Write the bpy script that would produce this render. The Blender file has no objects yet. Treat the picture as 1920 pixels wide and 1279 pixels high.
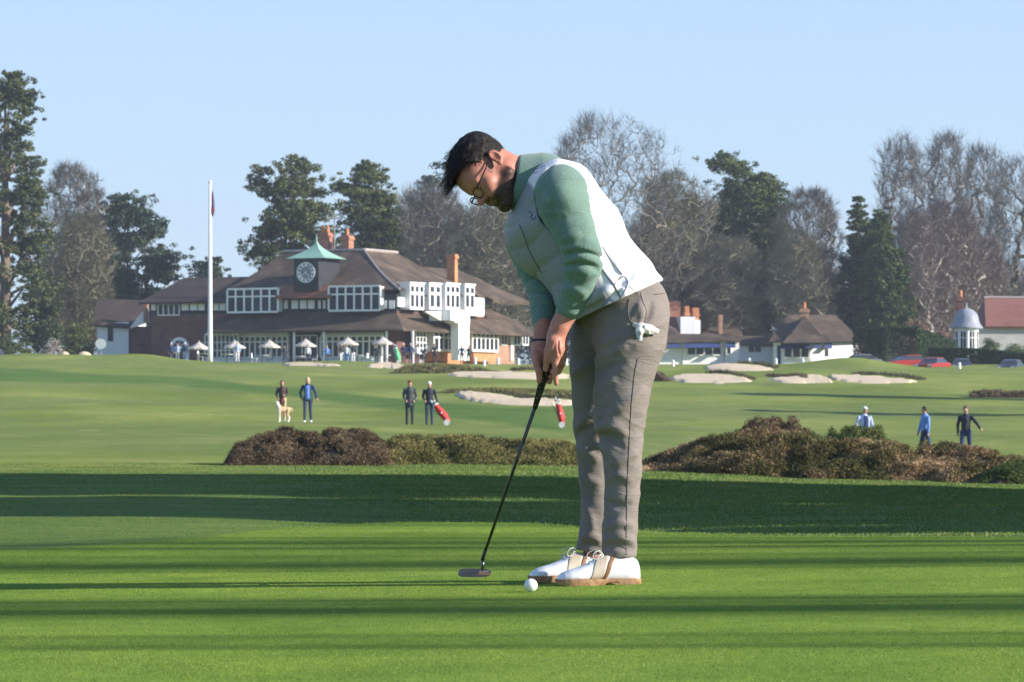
import bpy, math, random
import numpy as np
from mathutils import Vector
SC = bpy.context.scene
COL = SC.collection
FPX = 6720.0; HC = 0.59; HOR = 762.0     # focal length in photo pixels, eye height, horizon row
R = math.radians
SUN_AZ, SUN_EL = R(14), R(22)
SUND = np.array([math.cos(SUN_AZ)*math.cos(SUN_EL), -math.sin(SUN_AZ)*math.cos(SUN_EL), math.sin(SUN_EL)])

def at(px, py, Y):
    return np.array([(px-960)/FPX*Y, Y, HC+(HOR-py)/FPX*Y])
def A(*a): return np.array(a, dtype=float)

# ---------------------------------------------------------------- noise
def _h(ix, iy, iz, seed):
    n = (ix*374761393 + iy*668265263 + iz*2147483647 + seed*1274126177) & 0xffffffff
    n = (n ^ (n >> 13))*1274126177 & 0xffffffff
    n = n ^ (n >> 16)
    return (n & 0xffff)/32767.5-1.0
def vnoise(P, seed=0):
    P = np.asarray(P, dtype=np.float64)
    i = np.floor(P).astype(np.int64); f = P-i; u = f*f*(3-2*f)
    x, y, z = i[..., 0], i[..., 1], i[..., 2]
    def g(a, b, c): return _h(x+a, y+b, z+c, seed)
    ux, uy, uz = u[..., 0], u[..., 1], u[..., 2]
    l = lambda a, b, t: a+(b-a)*t
    return l(l(l(g(0,0,0), g(1,0,0), ux), l(g(0,1,0), g(1,1,0), ux), uy),
             l(l(g(0,0,1), g(1,0,1), ux), l(g(0,1,1), g(1,1,1), ux), uy), uz)
def fbm(P, oct=3, seed=0):
    s = 0; a = 1
    for k in range(oct):
        s = s+a*vnoise(np.asarray(P)*2**k, seed+k*17); a *= .5
    return s
def sstep(a, b, x):
    t = np.clip((x-a)/(b-a), 0, 1); return t*t*(3-2*t)

# ---------------------------------------------------------------- objects
LOC = {}
def link(o): COL.objects.link(o); return o
def props(o, label=None, cat=None, group=None, kind=None):
    if label: o['label'] = label
    if cat: o['category'] = cat
    if group: o['group'] = group
    if kind: o['kind'] = kind
    return o
def empty(name, loc, label, cat, group=None):
    o = bpy.data.objects.new(name, None); o.location = tuple(float(v) for v in loc); link(o)
    o.empty_display_size = .2
    LOC[o.name] = np.array(loc, dtype=float)
    return props(o, label, cat, group)
def build(name, V, F, m, parent=None, smooth=False, mi=None, attr=None):
    """V: world vertices, F: list of faces or (n,k) array. Links one mesh object."""
    V = np.asarray(V, dtype=np.float64).reshape(-1, 3)
    L = LOC[parent.name] if parent is not None else np.zeros(3)
    me = bpy.data.meshes.new(name)
    if isinstance(F, np.ndarray):
        n, k = F.shape
        W = (V-L).astype(np.float32)
        me.vertices.add(len(W)); me.vertices.foreach_set('co', W.ravel())
        me.loops.add(n*k); me.loops.foreach_set('vertex_index', F.astype(np.int32).ravel())
        me.polygons.add(n); me.polygons.foreach_set('loop_start', np.arange(0, n*k, k, dtype=np.int32))
        me.polygons.foreach_set('loop_total', np.full(n, k, dtype=np.int32))
        me.update(calc_edges=True)
    else:
        me.from_pydata((V-L).tolist(), [], [tuple(f) for f in F]); me.update()
    for mm in (m if isinstance(m, (list, tuple)) else [m]): me.materials.append(mm)
    if mi is not None: me.polygons.foreach_set('material_index', np.asarray(mi, dtype=np.int32))
    if smooth: me.polygons.foreach_set('use_smooth', np.ones(len(me.polygons), dtype=bool))
    if attr is not None:
        for an, av in attr.items():
            a = me.attributes.new(an, 'FLOAT', 'POINT'); a.data.foreach_set('value', np.asarray(av, dtype=np.float32))
    o = bpy.data.objects.new(name, me); link(o)
    if parent is not None: o.parent = parent
    LOC[o.name] = L
    return o
class MB:
    def __init__(s): s.v = []; s.f = []; s.n = 0
    def add(s, V, F):
        V = np.asarray(V, dtype=float).reshape(-1, 3)
        s.v.append(V); s.f += [tuple(i+s.n for i in f) for f in F]; s.n += len(V); return s
    def hexa(s, c):   # 8 corners: bottom 4 ccw, top 4
        return s.add(c, [(0,3,2,1),(4,5,6,7),(0,1,5,4),(1,2,6,5),(2,3,7,6),(3,0,4,7)])
    def box(s, lo, hi):
        x0,y0,z0 = lo; x1,y1,z1 = hi
        return s.hexa([(x0,y0,z0),(x1,y0,z0),(x1,y1,z0),(x0,y1,z0),(x0,y0,z1),(x1,y0,z1),(x1,y1,z1),(x0,y1,z1)])
    def tube(s, pts, rad, n=8, cap=True, flat=1.0):
        pts = [np.asarray(p, dtype=float) for p in pts]
        rad = rad if hasattr(rad, '__len__') else [rad]*len(pts)
        V = []; up = None
        for i, p in enumerate(pts):
            d = pts[min(i+1, len(pts)-1)]-pts[max(i-1, 0)]; d = d/(np.linalg.norm(d)+1e-12)
            if up is None:
                up = A(0,0,1) if abs(d[2]) < .9 else A(1,0,0)
            a = np.cross(d, up); a /= np.linalg.norm(a)+1e-12; b = np.cross(a, d); up = b
            for k in range(n):
                t = 2*math.pi*k/n
                V.append(p+rad[i]*(math.cos(t)*a+flat*math.sin(t)*b))
        F = []
        for i in range(len(pts)-1):
            for k in range(n):
                F.append((i*n+k, i*n+(k+1) % n, (i+1)*n+(k+1) % n, (i+1)*n+k))
        if cap:
            F.append(tuple(range(n))[::-1]); F.append(tuple((len(pts)-1)*n+k for k in range(n)))
        return s.add(V, F)
    def lathe(s, prof, c, n=16, axis=None):
        V = []
        for r, z in prof:
            for k in range(n):
                t = 2*math.pi*k/n; V.append((c[0]+r*math.cos(t), c[1]+r*math.sin(t), c[2]+z))
        F = []
        for i in range(len(prof)-1):
            for k in range(n): F.append((i*n+k, i*n+(k+1) % n, (i+1)*n+(k+1) % n, (i+1)*n+k))
        F.append(tuple(range(n))[::-1]); F.append(tuple((len(prof)-1)*n+k for k in range(n)))
        return s.add(V, F)
    def slab(s, P, th):  # polygon extruded along its normal backwards by th
        P = [np.asarray(p, dtype=float) for p in P]; n = np.cross(P[1]-P[0], P[2]-P[0]); n /= np.linalg.norm(n)
        if n[2] < 0 : n = -n
        Q = [p-n*th for p in P]; k = len(P)
        F = [tuple(range(k)), tuple(range(2*k-1, k-1, -1))]+[(i, (i+1) % k, (i+1) % k+k, i+k) for i in range(k)]
        return s.add(P+Q, F)
    def build(s, name, m, parent=None, smooth=False):
        return build(name, np.vstack(s.v), s.f, m, parent, smooth)
def ellips(mb, c, r, n=12, m=8, M=None):
    V = []; 
    for i in range(m+1):
        a = math.pi*i/m
        for k in range(n):
            t = 2*math.pi*k/n
            p = A(r[0]*math.sin(a)*math.cos(t), r[1]*math.sin(a)*math.sin(t), r[2]*math.cos(a))
            if M is not None: p = M@p
            V.append(np.asarray(c)+p)
    F = [(i*n+k, (i+1)*n+k, (i+1)*n+(k+1) % n, i*n+(k+1) % n) for i in range(m) for k in range(n)]
    return mb.add(V, F)

# ---------------------------------------------------------------- materials
def new_mat(name):
    m = bpy.data.materials.new(name); m.use_nodes = True
    nt = m.node_tree; b = nt.nodes['Principled BSDF']; b.inputs['Specular IOR Level'].default_value = .3
    return m, nt, b
def c4(c): return (c[0], c[1], c[2], 1)
def noise_node(nt, scale, detail=3, coord='Object', stretch=None, rough=.55):
    tc = nt.nodes.new('ShaderNodeTexCoord'); n = nt.nodes.new('ShaderNodeTexNoise')
    n.inputs['Scale'].default_value = scale; n.inputs['Detail'].default_value = detail; n.inputs['Roughness'].default_value = rough
    if stretch:
        mp = nt.nodes.new('ShaderNodeMapping'); mp.inputs['Scale'].default_value = stretch
        nt.links.new(tc.outputs[coord], mp.inputs['Vector']); nt.links.new(mp.outputs[0], n.inputs['Vector'])
    else: nt.links.new(tc.outputs[coord], n.inputs['Vector'])
    return n
def ramp(nt, src, stops):
    r = nt.nodes.new('ShaderNodeValToRGB'); e = r.color_ramp.elements
    e[0].position = stops[0][0]; e[0].color = c4(stops[0][1]); e[1].position = stops[-1][0]; e[1].color = c4(stops[-1][1])
    for p, c in stops[1:-1]:
        x = e.new(p); x.color = c4(c)
    nt.links.new(src, r.inputs[0]); return r
def mixc(nt, fac, a, b, mode='MIX'):
    n = nt.nodes.new('ShaderNodeMix'); n.data_type = 'RGBA'; n.blend_type = mode
    for i, v in ((0, fac), (6, a), (7, b)):
        if hasattr(v, 'node'): nt.links.new(v, n.inputs[i])
        elif i == 0: n.inputs[0].default_value = v
        else: n.inputs[i].default_value = c4(v)
    return n.outputs[2]
def bump(nt, b, h, strength=.3, dist=.01):
    n = nt.nodes.new('ShaderNodeBump'); n.inputs['Strength'].default_value = strength; n.inputs['Distance'].default_value = dist
    nt.links.new(h, n.inputs['Height']); nt.links.new(n.outputs[0], b.inputs['Normal']); return n
MC = {}
def pm(name, c1, c2=None, scale=5, rough=.8, metal=0, bs=0, bscale=60, bd=.005, detail=4, lo=.35, hi=.65, stretch=None, spec=.3):
    """two-tone noise material, cached by name"""
    if name in MC: return MC[name]
    m, nt, b = new_mat(name)
    b.inputs['Roughness'].default_value = rough; b.inputs['Metallic'].default_value = metal; b.inputs['Specular IOR Level'].default_value = spec
    if c2 is None: c2 = tuple(v*.8 for v in c1)
    n = noise_node(nt, scale, detail, stretch=stretch)
    r = ramp(nt, n.outputs[0], [(lo, c1), (hi, c2)])
    nt.links.new(r.outputs[0], b.inputs['Base Color'])
    if bs:
        n2 = noise_node(nt, bscale, 3, stretch=stretch); bump(nt, b, n2.outputs[0], bs, bd)
    MC[name] = m; return m

# ---------------------------------------------------------------- signed distance bodies
def seg(P, a, b, ra, rb, sy=1.0):
    s = A(1, sy, 1); p = P/s; a = np.asarray(a)/s; b = np.asarray(b)/s
    ab = b-a; t = np.clip(((p-a)@ab)/(ab@ab+1e-12), 0, 1)
    d = p-a-t[:, None]*ab
    return np.sqrt((d*d).sum(1))-(ra+(rb-ra)*t)
def ell(P, c, r, M=None):
    p = P-np.asarray(c)
    if M is not None: p = p@M      # columns of M are local axes
    r = np.asarray(r, dtype=float); q = p/r; k0 = np.sqrt((q*q).sum(1)); k1 = np.sqrt(((q/r)**2).sum(1))
    return k0*(k0-1)/(k1+1e-9)
def smin(a, b, k):
    h = np.maximum(k-np.abs(a-b), 0)/k; return np.minimum(a, b)-h*h*k*.25
def smax(a, b, k): return -smin(-a, -b, k)
def chain(P, nodes, k=.012, sy=1.0):
    F = None
    for (a, ra), (b, rb) in zip(nodes[:-1], nodes[1:]):
        d = seg(P, a, b, ra, rb, sy); F = d if F is None else smin(F, d, k)
    return F
def feval(F, P, ch=300000):
    return np.concatenate([F(P[i:i+ch]) for i in range(0, len(P), ch)]) if len(P) else np.zeros(0)
def polygonize(F, lo, hi, h):
    lo = np.asarray(lo, float); n = ((np.ceil((np.asarray(hi, float)-lo)/h/4))*4+1).astype(int)
    ax = [lo[i]+h*np.arange(n[i]) for i in range(3)]
    ac = [a[::4] for a in ax]
    Pc = np.stack(np.meshgrid(*ac, indexing='ij'), -1).reshape(-1, 3)
    Fc = feval(F, Pc).reshape([len(a) for a in ac])
    mk = np.abs(Fc) < 8*h
    ii = [np.clip((np.arange(n[i])+2)//4, 0, len(ac[i])-1) for i in range(3)]
    ix = np.ix_(*ii); mask = mk[ix]; G = np.where(Fc[ix] < 0, -1.0, 1.0)
    idx = np.argwhere(mask)
    G[mask] = feval(F, lo+h*idx)
    return nets(G, lo, h)
def nets(G, lo, h):
    nx, ny, nz = G.shape; C = [(i, j, k) for i in (0, 1) for j in (0, 1) for k in (0, 1)]
    cnt = np.zeros((nx-1, ny-1, nz-1), dtype=np.int8)
    for i, j, k in C: cnt += (G[i:nx-1+i, j:ny-1+j, k:nz-1+k] < 0)
    act = (cnt > 0) & (cnt < 8); cells = np.argwhere(act)
    vals = np.stack([G[cells[:, 0]+i, cells[:, 1]+j, cells[:, 2]+k] for i, j, k in C], 1)
    acc = np.zeros((len(cells), 3)); num = np.zeros(len(cells))
    for a in range(8):
        for b in range(a+1, 8):
            ca, cb = np.array(C[a]), np.array(C[b])
            if np.abs(ca-cb).sum() != 1: continue
            va, vb = vals[:, a], vals[:, b]; x = (va < 0) != (vb < 0)
            t = np.where(x, va/np.where(va-vb == 0, 1, va-vb), 0)
            acc += np.where(x[:, None], ca+t[:, None]*(cb-ca), 0); num += x
    V = lo+h*(cells+acc/num[:, None])
    vid = -np.ones(act.shape, dtype=np.int64); vid[act] = np.arange(len(cells))
    S = G < 0; Q = []
    for ax in range(3):
        sl0 = [slice(1, -1)]*3; sl1 = [slice(1, -1)]*3
        sl0[ax] = slice(0, -1); sl1[ax] = slice(1, None)
        a = S[tuple(sl0)]; b = S[tuple(sl1)]; e = np.argwhere(a != b)
        if not len(e): continue
        o = np.ones(3, int); o[ax] = 0; e0 = e+o
        flip = a[tuple(e.T)]
        u, v = [(1, 2), (2, 0), (0, 1)][ax]
        q = []
        for du, dv in ((-1, -1), (0, -1), (0, 0), (-1, 0)):
            c = e0.copy(); c[:, u] += du; c[:, v] += dv; q.append(vid[tuple(c.T)])
        q = np.stack(q, 1); q[~flip] = q[~flip][:, ::-1]; Q.append(q)
    return V, np.vstack(Q)
def march(F, px, py, Y0=11.3, Y1=12.6, n=260):
    """first surface point of F along the line of sight through a photo pixel"""
    Y = np.linspace(Y0, Y1, n); P = np.stack([(px-960)/FPX*Y, Y, HC+(HOR-py)/FPX*Y], 1)
    f = F(P); w = np.argwhere(f < 0)
    if not len(w): return P[int(np.argmin(f))]
    i = max(int(w[0, 0]), 1); t = f[i-1]/(f[i-1]-f[i]+1e-12); return P[i-1]+(P[i]-P[i-1])*t
def interp_path(pts, n):
    """smooth (Catmull-Rom) resample of a list of tuples"""
    p = np.array(pts, dtype=float); m = len(p)
    if m == 2: return p[0]+(p[1]-p[0])*np.linspace(0, 1, n)[:, None]
    q = np.vstack([2*p[0]-p[1], p, 2*p[-1]-p[-2]]); out = []
    for t in np.linspace(0, m-1-1e-9, n):
        i = int(t); u = t-i; a, b, c, d = q[i:i+4]
        out.append(.5*((2*b)+(c-a)*u+(2*a-5*b+4*c-d)*u*u+(-a+3*b-3*c+d)*u**3))
    return np.array(out)
# ================================================================ CAMERA, SUN, SKY
cd = bpy.data.cameras.new('camera'); cam = bpy.data.objects.new('camera', cd); link(cam); SC.camera = cam
cam.location = (0, 0, HC); cam.rotation_euler = (R(90), 0, 0); cd.sensor_width = 36; cd.lens = 36*FPX/1920
cd.shift_y = (HOR-639.5)/1920; cd.clip_start = .1; cd.clip_end = 6000
cd.dof.use_dof = True; cd.dof.focus_distance = 11.9; cd.dof.aperture_fstop = 22
sl = bpy.data.lights.new('sun', 'SUN'); sl.energy = 4.6; sl.angle = R(.53); sl.color = (1, .93, .82)
so = bpy.data.objects.new('sun', sl); link(so); so.rotation_euler = Vector(SUND).to_track_quat('Z', 'Y').to_euler()
W = bpy.data.worlds.new('World'); SC.world = W; W.use_nodes = True; nt = W.node_tree
sk = nt.nodes.new('ShaderNodeTexSky'); sk.sky_type = 'NISHITA'; sk.sun_disc = False; sk.sun_elevation = SUN_EL
sk.sun_rotation = math.atan2(SUND[0], SUND[1]); sk.air_density = 1.0; sk.dust_density = .3; sk.ozone_density = 2.5; sk.altitude = 0
bg = nt.nodes['Background']; bg.inputs[1].default_value = .12
tint = nt.nodes.new('ShaderNodeMix'); tint.data_type = 'RGBA'; tint.blend_type = 'MIX'; tint.inputs[0].default_value = .85
tcw = nt.nodes.new('ShaderNodeTexCoord'); sw = nt.nodes.new('ShaderNodeSeparateXYZ'); nt.links.new(tcw.outputs['Generated'], sw.inputs[0])
cr_ = ramp(nt, sw.outputs['Z'], [(0, (.53, .70, .90)), (.12, (.44, .62, .88)), (.4, (.23, .38, .68)), (1, (.10, .20, .45))])
sc_ = nt.nodes.new('ShaderNodeVectorMath'); sc_.operation = 'SCALE'; sc_.inputs['Scale'].default_value = 5.0; nt.links.new(cr_.outputs[0], sc_.inputs[0]); nt.links.new(sc_.outputs[0], tint.inputs[7])
nt.links.new(sk.outputs[0], tint.inputs[6]); nt.links.new(tint.outputs[2], bg.inputs[0])
SC.view_settings.view_transform = 'Standard'; SC.view_settings.look = 'None'; SC.view_settings.gamma = 1; SC.view_settings.exposure = .92
SC.cycles.max_bounces = 8; SC.cycles.transparent_max_bounces = 12

# ---- the air: pale even haze round the whole place
mh = bpy.data.materials.new('haze_air'); mh.use_nodes = True; hn = mh.node_tree; hn.nodes.clear(); ho_ = hn.nodes.new('ShaderNodeOutputMaterial'); pv_ = hn.nodes.new('ShaderNodeVolumePrincipled')
pv_.inputs['Color'].default_value = (.80, .88, 1.0, 1); pv_.inputs['Density'].default_value = .00024; pv_.inputs['Anisotropy'].default_value = .2; hn.links.new(pv_.outputs[0], ho_.inputs['Volume'])
hb_ = MB(); hb_.box((-720, -75, -3.2), (720, 1330, 62)); props(hb_.build('haze', mh), None, None, None, 'stuff')
SC.cycles.volume_bounces = 0
# ================================================================ THE GOLFER
def g(px, py, d): return at(px, py, 12+d)
def nodes(L): return [(g(a, b, d), r) for a, b, d, r in L]
def folds(F0, specs):
    """specs: (path of photo pixels, radius, sink, sign) laid on the surface of F0; returns F0 with the folds worked in"""
    items = []
    for path, r, sign in specs:
        pts = [march(F0, a, b) for a, b in interp_path(path, max(4, 3*len(path)))]
        pts = [p+A(0, (.35*r if sign > 0 else -.25*r), 0) for p in pts]
        rr = [r*(.35+.65*math.sin(math.pi*(i+.5)/len(pts))) for i in range(len(pts))]
        P = np.array(pts); items.append((pts, rr, sign, P.min(0)-.05, P.max(0)+.05))
    def F(Q):
        f = F0(Q)
        for pts, rr, sign, lo, hi in items:
            m = np.all((Q > lo) & (Q < hi), axis=1)
            if not m.any(): continue
            d = chain(Q[m], list(zip(pts, rr)), .004)
            f[m] = smin(f[m], d, .022) if sign > 0 else smax(f[m], -d, .016)
        return f
    return F

# ---- trousers
LEGN = nodes([(1186, 600, -.09, .112), (1179, 640, -.10, .108), (1173, 690, -.105, .099), (1166, 740, -.11, .092), (1162, 785, -.11, .084),
              (1166, 830, -.115, .068), (1168, 880, -.115, .060), (1166, 930, -.115, .057), (1163, 990, -.115, .057), (1160, 1050, -.115, .059)])
LEGF = nodes([(1150, 600, .09, .112), (1128, 640, .10, .102), (1120, 690, .10, .091), (1119, 741, .105, .083), (1116, 800, .11, .073),
              (1115, 850, .11, .062), (1117, 900, .11, .056), (1119, 950, .11, .054), (1114, 1000, .11, .053), (1109, 1045, .11, .053)])
PELV = nodes([(1150, 545, 0, .120), (1163, 580, 0, .130), (1172, 615, 0, .120)])
def trou0(P):
    f = smin(chain(P, LEGN, .01), chain(P, PELV, .02, 1.3), .05)
    f = smin(f, seg(P, g(1196, 566, -.07), g(1186, 640, -.09), .090, .10), .04)
    f2 = smin(chain(P, LEGF, .01), f, .02)
    # cloth unrest: diagonal pulls, stronger at knee and ankle
    z = P[:, 2]; am = .0010+.0030*np.exp(-((z-.52)/.10)**2)+.0038*np.exp(-((z-.17)/.10)**2)+.003*np.exp(-((z-.9)/.12)**2)
    x = P[:, 0]; al, ac = x*.82+z*.57, z*.82-x*.57; al2, ac2 = x*.93-z*.37, z*.93+x*.37
    wob = .05*vnoise(P*7, 31)
    w = 1-np.abs(vnoise(np.stack([al*5, P[:, 1]*6, (ac+wob)*19], 1), 3)); w2 = 1-np.abs(vnoise(np.stack([al2*6, P[:, 1]*6+9, (ac2+wob)*23], 1), 8))
    return f2-am*.95*(w**4-.3)-am*.65*(w2**4-.3)+.0035*vnoise(P*A(6, 6, 5), 18)
TROUF = [([(1116, 806), (1140, 790), (1165, 772), (1184, 757)], .012, 1), ([(1120, 790), (1140, 783), (1160, 770)], .009, -1),
         ([(1128, 800), (1150, 800), (1170, 812)], .011, 1), ([(1122, 818), (1145, 822), (1165, 838)], .010, -1), ([(1120, 832), (1140, 846), (1158, 866)], .009, 1),
         ([(1135, 786), (1158, 766), (1190, 745), (1206, 732)], .008, 1),
         ([(1118, 676), (1140, 664), (1170, 652)], .009, 1), ([(1120, 700), (1140, 690), (1165, 680)], .008, -1), ([(1122, 655), (1142, 640), (1160, 632)], .008, 1),
         ([(1120, 735), (1135, 720), (1150, 712)], .008, 1), ([(1200, 575), (1206, 600), (1208, 612)], .010, 1), ([(1222, 570), (1216, 592), (1206, 606)], .009, -1),
         ([(1136, 1012), (1160, 1006), (1185, 1014)], .010, 1), ([(1134, 1026), (1158, 1024), (1186, 1030)], .009, -1), ([(1138, 990), (1160, 980), (1182, 984)], .008, 1),
         ([(1140, 900), (1160, 890), (1180, 900)], .007, 1), ([(1150, 870), (1170, 860), (1192, 852)], .007, 1), ([(1138, 940), (1160, 950), (1180, 946)], .007, -1),
         ([(1092, 1010), (1106, 1004), (1122, 1012)], .010, 1), ([(1090, 1026), (1106, 1022), (1124, 1028)], .009, -1), ([(1096, 950), (1106, 966), (1112, 990)], .009, 1),
         ([(1084, 800), (1098, 786), (1112, 776)], .010, 1), ([(1080, 818), (1094, 810), (1112, 800)], .009, -1), ([(1084, 842), (1100, 846), (1116, 860)], .009, 1),
         ([(1090, 890), (1104, 900), (1120, 905)], .008, 1), ([(1078, 700), (1092, 690), (1108, 684)], .008, 1)]
trou1 = folds(trou0, TROUF)
def clipz(px, py, d, nx, nz):   # half space kept where (P-p).n < 0
    p = g(px, py, d); n = A(nx, 0, nz); n /= np.linalg.norm(n)
    return lambda P: (P-p)@n
cw = clipz(1156, 532, 0, -.30, .95)
hemn, hemf = clipz(1160, 1045, -.1, .05, -1), clipz(1110, 1034, .1, -.1, -1)
def trou(P):
    f = smax(trou1(P), cw(P), .004)
    hm = np.where(P[:, 1] < 12.0, hemn(P), hemf(P))
    return smax(f, hm, .004)

# ---- sweater: shoulders, two sleeves, collar
ARMN = nodes([(1054, 358, -.215, .088), (1057, 384, -.23, .088), (1074, 425, -.24, .071), (1092, 470, -.235, .062), (1094, 502, -.215, .061),
              (1083, 540, -.185, .055), (1070, 570, -.16, .046), (1057, 596, -.14, .037)])
ARMF = nodes([(990, 418, .20, .070), (985, 455, .20, .066), (1000, 502, .17, .055), (1015, 540, .12, .050), (1018, 575, .06, .041), (1017, 605, .01, .032), (1017, 632, -.02, .029)])
def ruck(P, nd, lo, hi, amp, fr, seed):
    """rucks across a sleeve, centred between nodes lo..hi"""
    a, b = nd[lo][0], nd[hi][0]; d = (b-a); L = np.linalg.norm(d); d /= L
    t = (P-a)@d; w = np.exp(-((t-L*.5)/(L*.62))**2)
    n = vnoise(P*9, seed)*.9
    return amp*w*np.sin(t*fr+n*3.2+ (P[:, 2]*8))
def swe0(P):
    a = chain(P, ARMN, .012)
    a = a+ruck(P, ARMN, 3, 5, .0012, 150, 4)+ruck(P, ARMN, 5, 7, .0012, 200, 6)+.005*vnoise(P*A(13, 13, 13), 5)+.0035*np.abs(vnoise(P*A(14, 14, 34), 15))
    a = smax(a, (P-g(1058, 594, -.14))@(lambda n: n/np.linalg.norm(n))(A(-.40, 0, -.92)), .003)
    b = chain(P, ARMF, .012)+ruck(P, ARMF, 2, 5, .0018, 150, 7)+ruck(P, ARMF, 4, 6, .0012, 190, 9)+.004*np.abs(vnoise(P*A(14, 14, 40), 16))
    b = smax(b, (P-g(1017, 627, -.02))@A(0, 0, -1), .003)
    sh = seg(P, g(1040, 360, -.12), g(1000, 372, .12), .058, .080)
    sh = smin(sh, seg(P, g(1028, 344, -.03), g(1002, 352, -.02), .092, .09), .04)
    f = smin(smin(a, sh, .03), b, .03)
    # stand-up collar
    c0, c1 = g(1010, 346, -.03), g(958, 342, -.04)
    col = seg(P, c0, c1, .106, .088, .92)
    ax = (c1-c0)/np.linalg.norm(c1-c0); ax2 = ax+A(0, 0, .14); ax2 /= np.linalg.norm(ax2)
    col = smax(col, (P-g(962, 342, -.04))@ax2, .008)
    col = smax(col, -seg(P, g(992, 344, -.04), g(930, 338, -.05), .074, .078, .92), .006)
    col += .003*vnoise(P*A(22, 22, 9), 12)
    return smin(f, col, .022)

swe = folds(swe0, [([(1059, 468), (1080, 463), (1104, 466), (1126, 476)], .009, 1), ([(1060, 479), (1082, 474), (1108, 478), (1127, 486)], .0055, -1), ([(1060, 490), (1084, 484), (1108, 486), (1126, 496)], .008, 1),
    ([(1062, 500), (1084, 494), (1106, 498), (1120, 506)], .005, -1), ([(1058, 512), (1078, 506), (1100, 510)], .007, 1), ([(1056, 545), (1074, 542), (1094, 550)], .005, 1), ([(1026, 372), (1024, 392), (1030, 412)], .010, 1), ([(1034, 380), (1034, 400), (1040, 420)], .006, -1),
    ([(1054, 452), (1066, 444), (1082, 440)], .007, 1), ([(1100, 452), (1112, 458), (1122, 466)], .008, 1), ([(994, 540), (1010, 536), (1024, 540)], .006, 1), ([(996, 552), (1012, 548), (1028, 552)], .0045, -1), ([(996, 562), (1014, 560), (1030, 564)], .006, 1), ([(990, 524), (1006, 520), (1020, 524)], .005, -1), ([(999, 585), (1014, 583), (1030, 587)], .005, 1)])

# ---- vest
TOR = nodes([(1034, 376, 0, .122), (1042, 410, 0, .150), (1087, 466, 0, .147), (1122, 520, 0, .149), (1147, 555, 0, .158), (1163, 583, 0, .163)])
cv = lambda P: (P-g(1165, 562, 0))@(lambda n: n/np.linalg.norm(n))(A(.42, 0, -.91))
def vest0(P):
    f = chain(P, TOR, .05, 1.28)
    f = smin(f, seg(P, g(1050, 356, -.115), g(1014, 372, .11), .102, .09), .04)     # yoke over the shoulders
    f = smin(f, seg(P, g(1004, 412, .05), g(1020, 450, .02), .098, .115), .05)
    f = smin(f, seg(P, g(1070, 350, -.05), g(1118, 420, -.03), .070, .078), .05)
    z = P[:, 2]; w = vnoise(P*A(10, 8, 10)+A(0, 0, 1)*(P[:, :1]*16), 21); w2 = vnoise(P*A(26, 12, 14), 23)
    f = f-.0035*((1-np.abs(w))**3-.3)+.0015*w2
    low = np.exp(-(cv(P)/.07)**2); f = f+.004*low*np.sin(((P[:, 0]*.9-P[:, 2]*.45))*95+vnoise(P*8, 3)*2)
    # quilted chest baffles on the front panel
    s = (P-g(1036, 374, 0))@A(.72, 0, -.69); fr = (P-g(1036, 374, 0))@A(-.82, -.05, -.57)
    f = f-.0050*np.abs(np.sin(s*38+fr*7+.8*vnoise(P*9, 41)))**.6*sstep(.045, .07, fr)
    return f
VF = [([(1135, 470), (1160, 520), (1185, 560)], .006, -1), ([(1205, 520), (1185, 535), (1165, 548)], .009, 1),
      ([(1222, 512), (1200, 530), (1180, 545)], .008, -1), ([(1092, 588), (1112, 578), (1134, 562), (1152, 552)], .026, -1), ([(1110, 592), (1136, 578), (1162, 566), (1185, 556)], .009, 1), ([(1100, 570), (1116, 560), (1140, 546), (1152, 538)], .010, 1),
      ([(1140, 450), (1150, 430), (1152, 412)], .007, 1), ([(1150, 470), (1164, 450), (1170, 430)], .006, -1), ([(1210, 490), (1200, 505), (1192, 525)], .008, 1)]
vest1 = folds(vest0, VF)
armhole = lambda P: smin(chain(P, ARMN[:3], .01)-.006, chain(P, ARMF[:2], .01)-.006, .01)
neckhole = lambda P: seg(P, g(1012, 346, -.03), g(940, 340, -.04), .100, .10, .92)
vn = A(-.80, 0, .60)
def vest(P):
    f = smax(vest1(P), cv(P), .006)
    f = smax(f, -armhole(P), .006)
    f = smax(f, (P-g(981, 352, -.03))@A(-.894, 0, .447), .008)
    return smax(f, -neckhole(P), .006)

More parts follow.
